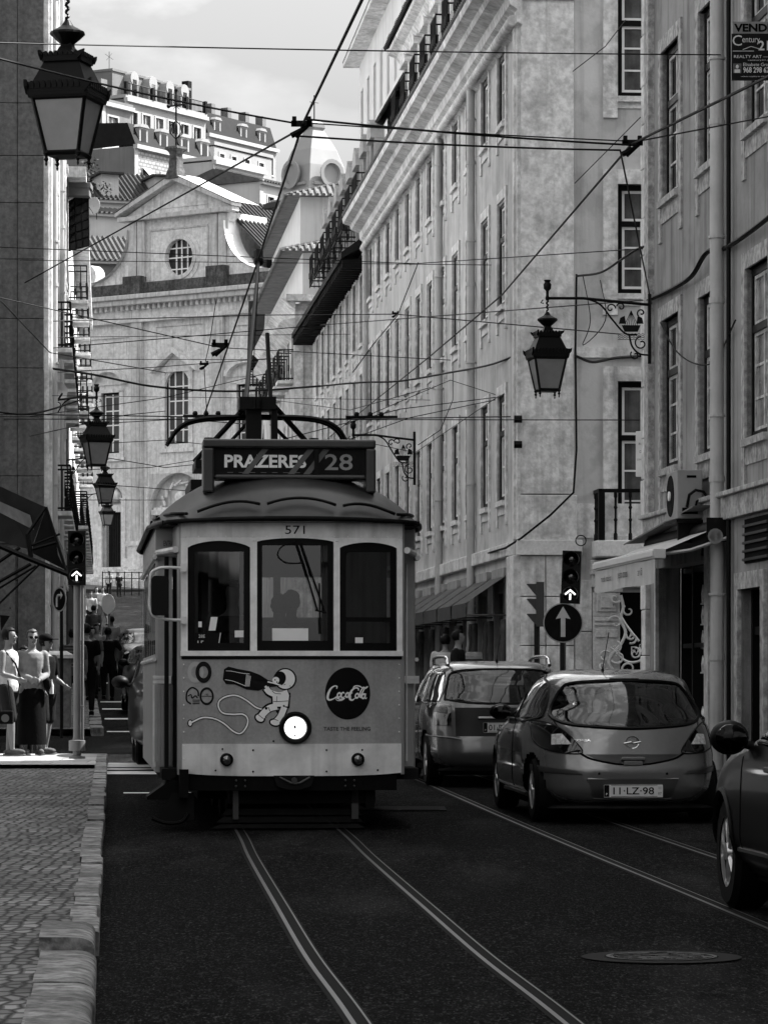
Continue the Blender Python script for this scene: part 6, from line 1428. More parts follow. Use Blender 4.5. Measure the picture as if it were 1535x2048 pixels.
# --- cars beyond the tram on the left
def backcar(name, label, px, Z, tab, k=1., paint=None, ang=0.):
    c = Car(name, label, (px-CX)/F*Z, Z, tab, 3.2, paint or mBC, res=(80, 36), ang=ang+TA)
    fw = [(-.62, 1.0), (.62, 1.0), (.5, 1.3), (-.5, 1.3)]; c.t.scale = (k, k, k)
    c.body(); c.patch('windscreen', mPane, fw, c.fy, .01)
    for sg in (-1, 1):
        c.patch('side_window', mPane, [(.9, 1.0), (1.1, 1.3), (2.2, 1.3), (2.8, 1.0)], lambda y, z, q: c.sx(y, z, sg, q), .008); c.wheel(sg*.75, .62, .3); c.wheel(sg*.75, 3.1, .3); c.mirror(sg, 2.5, 1.0, mRub)
        m = MB(); m.sph(c.fy(sg*.6, .68, -.03), 1, 10, 8, (.09, .03, .05)); m.build('headlight', M('clear_lens', .55), c.t, smooth=60)
    c.patch('rear_window', mPane, [(-.55, 1.0), (.55, 1.0), (.45, 1.28), (-.45, 1.28)], c.ry, .01)
    return c
backcar('parked_car', 'small dark car parked beyond the tram, near the top of the street', 283, 103, ctab, 1., None, R(182))
backcar('parked_car', 'dark car with rounded roof just beyond the crossing, half hidden by the tram', 318, 78, ctab, 1., None, R(181))
backcar('following_car', 'tall dark car close behind the tram on its left side', 392, 50, stab, 1.08, None, R(180))
# ================= STREET LANTERNS
mLG = M('lantern_glass', .26, .25, var=.12, scale=5, spec=.6)
def crown(m, hw, z, h, n=9, t=.02):
    for s in range(4):
        a = math.pi/2*s; c, sn = math.cos(a), math.sin(a)
        q = MB(); q.box(-hw, hw, -hw-t, -hw, z-.03, z+h*.35)
        for k in range(n):
            x = -hw+(k+.5)*2*hw/n; w_ = hw/n*.82
            q.prism([(x-w_, z+h*.3), (x+w_, z+h*.3), (x+w_*.9, z+h*.75), (x+w_*.4, z+h), (x-w_*.4, z+h), (x-w_*.9, z+h*.75)], -hw-t*1.4, -hw+.002)
        q.prism([(hw-.01, z-.02), (hw+.05, z+h*.5), (hw+.06, z+h*1.1), (hw, z+h*.8)], -hw-.04, -hw-.01)
        m.add([(x*c-y*sn, x*sn+y*c, zz) for x, y, zz in q.v], q.f)
def lantern(p, label, rz, arm_dir, arm_len, arm_z, k=1., rod=None, crest=True):
    """p: centre of the glass bottom; arm_dir +1 means the wall is on the right"""
    t = thing('street_lantern', label, 'street lamp', p, 0, 'wall lanterns'); ROT = Matrix.Rotation(rz, 4, 'Z')
    m = MB(); b, a = .155, .255
    m.add([(-b, -b, .0), (b, -b, 0), (b, b, 0), (-b, b, 0), (-a, -a, .46), (a, -a, .46), (a, a, .46), (-a, a, .46)], [(0, 1, 5, 4), (1, 2, 6, 5), (2, 3, 7, 6), (3, 0, 4, 7), (3, 2, 1, 0)]); m.xf(ROT); m.xf(Matrix.Diagonal((.86, .86, .94, 1))); g = m.build('lantern_glass', mLG, t)
    m = MB()
    for sx_, sy_ in ((-1, -1), (1, -1), (1, 1), (-1, 1)):
        m.tube([(sx_*b, sy_*b, -.02), (sx_*a, sy_*a, .47)], .02, 4); m.lathe([(.002, -.12), (.012, -.10), (.008, -.08), (.024, -.06), (.012, -.04), (.03, -.01), (.02, .02)], 8, (sx_*b, sy_*b, 0))
    for z, h in ((0, b), (.46, a)):
        for i in range(4):
            c = [(-h, -h, z), (h, -h, z), (h, h, z), (-h, h, z)]; m.tube([c[i], c[(i+1) % 4]], .026 if z else .022, 4)
    m.box(-b, b, -b, b, -.025, -.0)
    m.lathe([(.40, .45), (.42, .50), (.40, .53), (.235, .78), (.25, .80), (.20, .84), (.12, .86), (.075, .92), (.07, .95), (.13, .99), (.15, 1.03), (.135, 1.05), (.06, 1.08), (.03, 1.13)], 4, ph=.5)
    m.lathe([(.06, .86), (.055, .93), (.12, .98), (.165, 1.02), (.16, 1.04), (.06, 1.09), (.025, 1.14)], 14)
    crown(m, .275, .50, .09, 10); crown(m, .172, .80, .055, 7)
    m.xf(ROT); m.xf(Matrix.Diagonal((.86, .86, .94, 1))); m.build('lantern_frame', mIron, t)
    m = MB(); P = [(.012*math.cos(q*1.3), .012*math.sin(q*1.3), 1.05+q*.012) for q in range(int((arm_z-1.05)/.012))]; m.tube(P, .013, 5)
    m.lathe([(.02, arm_z-.03), (.03, arm_z), (.02, arm_z+.04), (.02, arm_z+.10), (.05, arm_z+.13), (.055, arm_z+.19), (.035, arm_z+.22), (.05, arm_z+.25), (.01, arm_z+.22)], 10); m.build('hanging_rod', mIron, t, smooth=50)
    d = arm_dir
    L = arm_len
    m = MB(); m.tube([(-.06*d, 0, arm_z-.02), (-.09*d, 0, arm_z-.06), (-.05*d, 0, arm_z-.07)], .01, 5)
    m.tube([(0, 0, arm_z), (L*.35*d, 0, arm_z), (L*.7*d, 0, arm_z-.05), (L*d, 0, arm_z-.09)], .022, 6)
    m.tube(catmull([(L*.38*d, 0, arm_z), (L*.52*d, 0, arm_z-.09), (L*.64*d, 0, arm_z-.3), (L*.76*d, 0, arm_z-.48), (L*.88*d, 0, arm_z-.50)], 6), .014, 6)
    def scr(cx, cz, r, a0, turns, f):
        m.tube([(d*(cx+r*(1-.8*i/18)*math.cos(a0+f*turns*6.283*i/18)), 0, arm_z+cz+r*(1-.8*i/18)*math.sin(a0+f*turns*6.283*i/18)) for i in range(19)], .011, 5)
    for a in ((L*.62, -.14, .07, 0, 1., 1), (L*.72, -.12, .06, 3, 1., -1), (L*.92, -.62, .10, 1.6, 1.1, 1), (L*.92, -.2, .06, 4, 1, -1), (L*.86, -.78, .07, 2.4, 1, 1)): scr(*a)
    m.tube(catmull([(L*.80*d, 0, arm_z-.5), (L*.83*d, 0, arm_z-.66), (L*.9*d, 0, arm_z-.76), (L*.99*d, 0, arm_z-.78)], 6), .013, 6)
    m.tube([(L*d, 0, arm_z+.06), (L*d, 0, arm_z-.9)], .024, 6)
    if crest:                                 # ship with two ravens
        cx, cz = L*.82, -.37
        m.prism([(d*(cx-.13), arm_z+cz), (d*(cx-.09), arm_z+cz-.09), (d*(cx+.09), arm_z+cz-.09), (d*(cx+.13), arm_z+cz)], -.012, .012)
        for k in range(7): m.tube([(d*cx, 0, arm_z+cz+.2), (d*(cx-.09+.03*k), 0, arm_z+cz)], .004, 4)
        for sg in (-1, 1): m.prism([(d*(cx+sg*.07), arm_z+cz+.02), (d*(cx+sg*.17), arm_z+cz+.02), (d*(cx+sg*.15), arm_z+cz+.10), (d*(cx+sg*.09), arm_z+cz+.13)], -.01, .01)
        for k in range(4): m.tube(catmull([(d*(cx-.18+.012*i), 0, arm_z+cz-.12-.025*k+.012*math.sin(i*1.6+k)) for i in range(0, 31, 2)], 2), .004, 4)
    m.build('wall_bracket', mIron, t, smooth=50)
    return t
lantern(at(135, 308, 28), 'big black lantern hanging at the upper left on a twisted rod', R(-14), -1, 2.2, 1.62)
l2 = lantern(at(1094, 780, 48), 'black lantern on a scrolled bracket with ship emblem from the right corner house', R(10), 1, 1.4, 1.26)
l3 = lantern(at(193, 930, 65), 'lantern on a left bracket just above the left traffic light, nearest of the small row', R(20), -1, 1.15, 1.25)
lantern(at(210, 1006, 96), 'smaller lantern farther up the left side, between two others of its row', R(20), -1, 1.2, 1.25)
lantern(at(214, 1050, 140), 'smallest and farthest lantern of the left row, in front of the church door', R(20), -1, 1.3, 1.25)
lantern(at(706, 1010, 63), 'lantern hidden behind the tram sign, its ship bracket showing at the cream house', R(0), 1, 1.1, 1.26)

# ================= TRAFFIC LIGHTS AND SIGNS
mTL = M('signal_housing', .018, .4, var=.2)
mSP = M('galvanised_pole', .22, .45, metal=.3, var=.2, streak=.25)
mLit = M('lit_arrow', .9, .4, emit=.35)
def signal_head(parent, z, w, h, lean=0., name='signal_head'):
    m = MB(); m.box(-w/2, w/2, -.10, .08, z, z+h)
    for k in range(3): m.box(-w/2-.004, w/2+.004, -.104, .0, z+h*k/3-.004, z+h*k/3+.004)
    hd = m.build(name, mTL, parent, bevel=.012)
    for k in range(3):
        zc_ = z+h*(k+.5)/3; r = w*.41
        m = MB(); n = 20
        for j in range(n):                      # hood open below
            a0, a1 = R(-35+250*j/n), R(-35+250*(j+1)/n); q = [(r*math.cos(a), zc_+r*math.sin(a)) for a in (a0, a1)]
            for rr in (1, .93): m.add([(q[0][0]*rr, -.10, zc_+(q[0][1]-zc_)*rr), (q[1][0]*rr, -.10, zc_+(q[1][1]-zc_)*rr), (q[1][0]*rr, -.26, zc_+(q[1][1]-zc_)*rr), (q[0][0]*rr, -.26, zc_+(q[0][1]-zc_)*rr)], [(0, 1, 2, 3)])
        m.build('hood', mTL, hd, fix=False)
        m = MB(); m.lathe([(r*.92, -.105), (r*.6, -.125), (.005, -.135)], 20, (0, 0, zc_), 'y'); m.build('lens', M('dark_lens', .012, .12, coat=1., var=.5, scale=9), hd, smooth=60)
    zc_ = z+h/6; s = w*.3
    m = MB()
    m.prism([(-s*.16, zc_-s*.95), (s*.16, zc_-s*.95), (s*.16, zc_+s*.12), (-s*.16, zc_+s*.12)], -.145, -.138)
    for sg in (-1, 1): m.prism([(0, zc_+s*.95), (sg*s, zc_+s*.1), (sg*s*.82, zc_-s*.12), (0, zc_+s*.58)], -.147, -.140)
    m.build('green_arrow', mLit, hd); return hd
Zt = 46.6; t = thing('traffic_light', 'traffic light on a pale pole at the left corner, beside the waiting people', 'traffic light', ((154-CX)/F*Zt, Zt, G(Zt)+.15), R(3), 'traffic lights facing the camera')
m = MB(); m.lathe([(.11, 0), (.11, .03), (.055, .04), (.055, .10), (.11, .105), (.11, .24), (.06, .25), (.05, .3), (.046, 2.35)], 16); m.build('pole', mSP, t, smooth=40)
m = MB(); m.tube([(.075, -.02, .25), (.075, -.02, 2.32)], .018, 6); m.tube([(.05, -.02, .7), (.09, -.02, .7)], .02, 6); m.build('conduit', mSP, t, smooth=50)
signal_head(t, 2.31, .235, .72)
Zt = 50.; t = thing('traffic_light', 'traffic light on a dark pole behind the hatchback at the right', 'traffic light', ((1125-CX)/F*Zt, Zt, G(Zt)), R(-6), 'traffic lights facing the camera')
m = MB(); m.tube([(0, .02, 0), (0, .02, 2.4)], .045, 12); m.tube([(.0, .05, 2.3), (.03, .05, 2.95)], .03, 8); m.build('pole', M('dark_pole', .03, .5), t, smooth=50)
hd = signal_head(t, 2.26, .27, .75); hd.location = (.02, 0, 0); hd.rotation_euler = (0, R(2.2), 0)
t = thing('direction_sign', 'round blue sign with a white straight-ahead arrow under the right traffic light', 'road sign', (t.location.x, Zt-.07, G(Zt)), R(-6))
m = MB(); m.lathe([(.01, .0), (.277, .0), (.285, -.015), (.277, -.02)], 40, (0, 0, 1.98), 'y'); o = m.build('sign_plate', M('sign_edge', .3, .4), t, smooth=40)
m = MB(); m.lathe([(.01, -.021), (.268, -.021)], 40, (0, 0, 1.98), 'y'); m.build('sign_face', M('sign_blue', .022, .35, var=.3, scale=6), o, fix=False)
m = MB(); m.add([(x, -.0225, 1.98+z) for x, z in [(-.033, -.2), (.033, -.2), (.033, .07), (.105, .055), (0, .235), (-.105, .055), (-.033, .07)]], [(0, 1, 2, 3, 4, 5, 6)]); m.build('arrow', M('sign_white', .42, .4, var=.1, scale=9), o, fix=False)
Zt = 55.; t = thing('side_traffic_light', 'traffic light seen side-on with visors to the left, left of the arrow sign', 'traffic light', ((1073-CX)/F*Zt, Zt, G(Zt)), 0)
m = MB(); m.tube([(0, 0, 0), (0, 0, 2.0)], .045, 10); m.build('pole', MATS['dark_pole'], t, smooth=50)
m = MB(); m.box(-.01, .11, -.12, .12, 1.92, 2.62)
for k in range(3):
    z = 1.92+.235*k; m.add([(-.01, -.1, z+.20), (-.16, -.1, z+.2), (-.01, -.1, z+.02), (-.01, .1, z+.20), (-.16, .1, z+.2), (-.01, .1, z+.02)], [(0, 1, 2), (3, 4, 5), (0, 1, 4, 3), (1, 2, 5, 4)])
m.build('signal_head', M('green_housing', .06, .5), t)
# turn sign on the left, seen obliquely
Zt = 60.; t = thing('turn_sign', 'round dark turn-right sign seen at an angle beneath the left awning', 'road sign', ((120-CX)/F*Zt, Zt, G(Zt)), R(-52))
m = MB(); m.tube([(0, .03, 0), (0, .03, 2.6)], .03, 8); m.build('pole', mIron, t)
m = MB(); m.lathe([(.01, 0), (.21, 0), (.215, -.015)], 30, (0, 0, 2.38), 'y'); o = m.build('sign_plate', M('sign_rim', .3, .5), t, smooth=40)
m = MB(); m.lathe([(.01, -.016), (.19, -.016)], 30, (0, 0, 2.38), 'y'); m.build('sign_face', MATS['sign_blue'], o, fix=False)
m = MB(); m.tube([(-.06, -.022, 2.25), (-.06, -.022, 2.4), (-.03, -.022, 2.45), (.07, -.022, 2.45)], .022, 5); m.add([(.06, -.03, 2.52), (.13, -.03, 2.45), (.06, -.03, 2.38)], [(0, 1, 2)]); m.build('arrow', MATS['sign_white'], o)
Zt = 88.; t = thing('round_sign_back', 'pale oval-looking sign on a thin pole beside the far pavement walkers', 'road sign', ((217-CX)/F*Zt, Zt, G(Zt)), R(-45))
m = MB(); m.tube([(0, .02, 0), (0, .02, 2.6)], .03, 8); m.build('pole', mSP, t); m = MB(); m.lathe([(.01, 0), (.25, 0), (.25, -.02), (.01, -.02)], 24, (0, 0, 2.4), 'y'); m.build('sign_plate', mWhite, t, smooth=40)
# for-sale board
t = thing('for_sale_board', 'dark estate agent board with VENDE header high on the near right house', 'sign', at(1462, 105, 38), 0)
m = MB(); m.box(0, .66, -.02, .02, -.30, .205); m.build('board', M('board_dark', .012, .4, var=.2), t); m = MB(); m.box(.01, .66, -.02, .02, .205, .335); m.build('header', M('board_grey', .22, .5, var=.2, scale=8), t)
m = MB(); text(m, 'VENDE-SE', lambda x, z: (.325+x, -.024, .268+z), width=.60, height=.09, bold=.04); m.build('header_lettering', mBlack, t)
m = MB(); y = -.024
text(m, 'C', lambda x, z: (.06+x, y, .13+z), height=.115); text(m, 'entury', lambda x, z: (.21+x, y, .125+z), width=.19, height=.075); text(m, '21', lambda x, z: (.345+x, y, .075+z), width=.11, height=.105, bold=.02)
m.tube([(.12, y, .03), (.21, y, .065), (.31, y, .035)], .004, 4); m.box(.01, .24, y-.001, y+.001, .012, .018)
text(m, 'REALTY ART — MARES', lambda x, z: (.30+x, y, -.045+z), width=.55, height=.032); text(m, 'century21.pt', lambda x, z: (.30+x, y, -.085+z), width=.25, height=.02)
text(m, 'Elisabete Graça', lambda x, z: (.28+x, y, -.135+z), width=.31, height=.045); text(m, '968 298 623', lambda x, z: (.28+x, y, -.19+z), width=.31, height=.062, bold=.02); text(m, 'mediação imobiliária lda. AMI 8492', lambda x, z: (.25+x, y, -.262+z), width=.3, height=.014)
m.build('lettering', M('board_white', .5, .5), t)
m = MB(); m.box(.015, .105, -.026, -.022, -.225, -.12); m.build('portrait_patch', M('portrait', .10, .5, var=.9, scale=30), t); m = MB(); m.sph((.06, -.026, -.155), 1, 8, 6, (.016, .004, .022)); m.box(.03, .09, -.03, -.026, -.222, -.185); m.build('portrait_figure', MATS['board_white'], t)
m = MB(); m.tube([(.66, 0, .2), (1.2, 0, .2)], .015, 5); m.tube([(.66, 0, -.2), (1.2, 0, -.2)], .015, 5); m.build('bracket', mIron, t)
# street name plaque
t = thing('street_name_plaque', 'small stone street name plaque on the right corner house quoin', 'sign', at(1284, 905, 49.3), R(-30)); m = MB(); m.box(-.09, .11, -.04, 0, -.34, .3); m.build('plaque', M('plaque_stone', .6, .7), t, bevel=.01)
m = MB()
for k, s in enumerate(('RUA', 'DA', 'CONCEIÇÃO')): text(m, s, lambda x, z: (.01+x, -.042, .12-.11*k+z), height=.035, width=.15 if k == 2 else None)
m.build('lettering', mBlack, t)
# air conditioner on building D
t = thing('air_conditioner', 'boxy air conditioner on the near right wall above the shop awning', 'air conditioner', (sx_of(CD, 44.7), 44.7, 3.70), RZR)
m = MB(); m.box(-.43, .43, -.42, -.1, 0, .62); m.build('casing', M('beige_casing', .30, .5, var=.12, scale=3, stain=.15), t, bevel=.012)
m = MB(); m.lathe([(.01, -.43), (.26, -.43), (.27, -.415)], 28, (-.08, 0, .31), 'y'); f = m.build('fan_opening', mBlack, t)
m = MB(); m.lathe([(.06, -.45), (.06, -.43)], 14, (-.08, 0, .31), 'y'); 
for k in range(9): m.lathe([(.04+.025*k, -.44), (.045+.025*k, -.44)], 24, (-.08, 0, .31), 'y') if 0 else None
m.build('fan_hub', mWhite, f)
m = MB(); m.box(-.47, .47, -.44, 0, -.05, -.01); m.box(.3, .36, -.4, .0, -.3, -.05); m.tube([(.44, -.3, .15), (.5, -.28, .3), (.5, -.2, .36), (.5, -.1, .34), (.48, 0, .2)], .02, 6); m.tube([(.44, -.2, .12), (.48, -.18, .22), (.48, -.1, .26), (.46, 0, .15)], .016, 6); m.tube([(.4, .0, .0), (.36, -.05, -.25), (.2, -.05, -.45)], .03, 6); m.build('bracket', mIron, t)
m = MB(); m.box(.431, .436, -.3, -.18, .52, .55); m.box(.431, .437, -.36, -.16, .06, .14); m.build('vent_slot', mBlack, t)
pipe('thick grey downpipe on the near right house beside the air conditioner', sx_of(CD-.13, 43.1), 43.1, .5, 15.7, .085, grp='downpipes on the near right house')
m = MB(); 
t = thing('thin_pipe', 'thin dark pipe running down just right of the thick downpipe', 'pipe', (sx_of(CD-.06, 42.7), 42.7, .5)); m.tube([(0, 0, 0), (0, 0, 15)], .028, 8); m.build('pipe', mIron, t)
# awning over the right shop
t = thing('shop_awning', 'rolled pale shop awning with hanging valance on the near right house', 'awning', (sx_of(CD, 49), 49, 0), RZR)
mAw = M('awning_canvas', .46, .8, var=.1, scale=3, streak=.15)
ua, ub = uZ(47.9, 49), uZ(42.9, 49)
m = MB(); m.box(ua, ub, -.95, -.80, 3.15, 3.27); m.box(ua, ub, -.97, -.95, 3.17, 3.25); m.build('front_bar', M('awning_bar', .58, .5, var=.1), t, bevel=.02)
m = MB(); m.grid(lambda u, v: (ua+.02+(ub-ua-.04)*u, -.93-.01*math.sin(u*40)*v, 3.15-.30*v-.01*math.sin(u*9)), 60, 3); va = m.build('valance', mAw, t, smooth=60)
m = MB(); m.add([(ua, -.8, 3.26), (ub, -.8, 3.26), (ub, -.12, 3.55), (ua, -.12, 3.55)], [(0, 1, 2, 3)]); m.build('canopy', mAw, t, fix=False)
m = MB(); m.lathe([(.14, ua), (.14, ub)], 12, (0, -.12, 3.5), 'x'); m.box(ub, ub+.03, -.3, 0, 3.35, 3.65); m.build('roller', M('roller_dark', .02, .6), t, smooth=40)
m = MB(); m.tube([(ub+.05, -.05, 3.4), (ub+.02, -.5, 3.25), (ub-.1, -.85, 3.2)], .025, 6); m.tube([(ua+.1, -.05, 3.4), (ua+.1, -.85, 3.2)], .025, 6)
for k in range(3): m.lathe([(.04+.025*k, ub+.05), (.045+.025*k, ub+.075)], 14, (0, -.2, 3.42), 'x')
m.build('arm', M('awning_metal', .35, .4, metal=.5), t)
m = MB()
for u, s, w_, h_ in ((.22, 'moda interior', .9, .08), (.50, 'pedro ramos', .8, .14), (.78, 'ar lã', .35, .10)): text(m, s, lambda x, z: (ua+(ub-ua)*u+x, -.945, 3.02+z), width=w_, height=h_)
m.build('valance_lettering', M('faded_ink', .04, .7), va)
m = MB(); m.add([(uZ(48.9, 49), -.38, 3.56), (uZ(43.4, 49), -.38, 3.82), (uZ(43.4, 49), 0, 3.84), (uZ(48.9, 49), 0, 3.58), (uZ(48.9, 49), -.38, 3.54), (uZ(43.4, 49), -.38, 3.80)], [(0, 1, 2, 3), (0, 1, 5, 4)]); o = m.build('shop_hood', MATS['grey_metal'], None, fix=False); o.matrix_world = Matrix.Translation((sx_of(CD, 49), 49, 0)) @ Matrix.Rotation(RZR, 4, 'Z'); tag(o, 'thin sheet metal hood above the rolled awning', 'hood')
# left awning with folding arms
t = thing('folding_awning', 'large dark folding awning with diagonal arms over the left pavement', 'awning', (0, 0, 0))
mAd = M('dark_canvas', .035, .8, var=.5, scale=1.5)
Zw = 58.
def PA(px, py, dz=0.): return at(px, py, Zw+dz)
m = MB(); A0, A1, A2, A3 = PA(-60, 955, 1.5), PA(90, 1016, -1.2), PA(126, 1145, -1.2), PA(-60, 1090, 1.5)
m.add([PA(-60, 935, 2.5), PA(-10, 968, 1), PA(92, 1015, -.8), PA(62, 1100, -.6), PA(-60, 1065, 1)], [(0, 1, 2, 3, 4)]); m.add([PA(92, 1015, -.8), PA(130, 1140, -.8), PA(62, 1105, -.6)], [(0, 1, 2)]); m.build('canvas', mAd, t, fix=False)
m = MB(); m.add([PA(-40, 985, .5), PA(60, 1030, -.9), PA(68, 1060, -.9), PA(-30, 1010, .4)], [(0, 1, 2, 3)]); m.add([PA(108, 1058, -.85), PA(128, 1100, -.85), PA(130, 1140, -.85), PA(116, 1110, -.85)], [(0, 1, 2, 3)]); m.build('lit_canvas', M('canvas_lit_tone', .22, .8, var=.4, scale=3), t, fix=False)  # light on the dark awning painted in as paler canvas pieces
m = MB()
for a, b, r in (((-40, 1075), (60, 1118), .05), ((60, 1118), (140, 1150), .05), ((92, 1014), (55, 1068), .03), ((55, 1068), (62, 1115), .04), ((92, 1014), (134, 1148), .025), ((-40, 1150), (40, 1095), .03), ((-40, 1185), (62, 1128), .03), ((-40, 1200), (72, 1132), .02), ((-30, 1235), (80, 1128), .02), ((60, 1092), (120, 1068), .02), ((66, 1098), (112, 1085), .03), ((140, 1150), (150, 1190), .02)):
    m.tube([PA(*a, -.95), PA(*b, -.95)], r, 6)
m.build('arm', mIron, t)
m = MB(); m.tube([PA(20, 1215, 0), PA(21, 1218, 0)], .01, 4); m.add([PA(0, 1230), PA(20, 1232), PA(2, 1262)], [(0, 1, 2)]); m.build('warning_flap', mIron, t)
# stone bollards and refuse bin near the far pavement
for px, py, Z, l in ((116, 1310, 62, 'stone pier between the waiting people and the striped walker'), (950, 1312, 62, 'pale stone-capped pier behind the station wagon')):
    p = at(px, py, Z); t = thing('stone_pier', l, 'pier', (p.x, p.y, G(Z))); m = MB(); h = p.z-G(Z); m.box(-.22, .22, -.2, .2, 0, h-.06); m.build('shaft', MATS['pilaster_stone'], t, bevel=.01); m = MB(); m.box(-.27, .27, -.25, .25, h-.06, h); m.lathe([(.36, h), (.2, h+.07)], 4, ph=.5); m.build('cap', mStone, t)

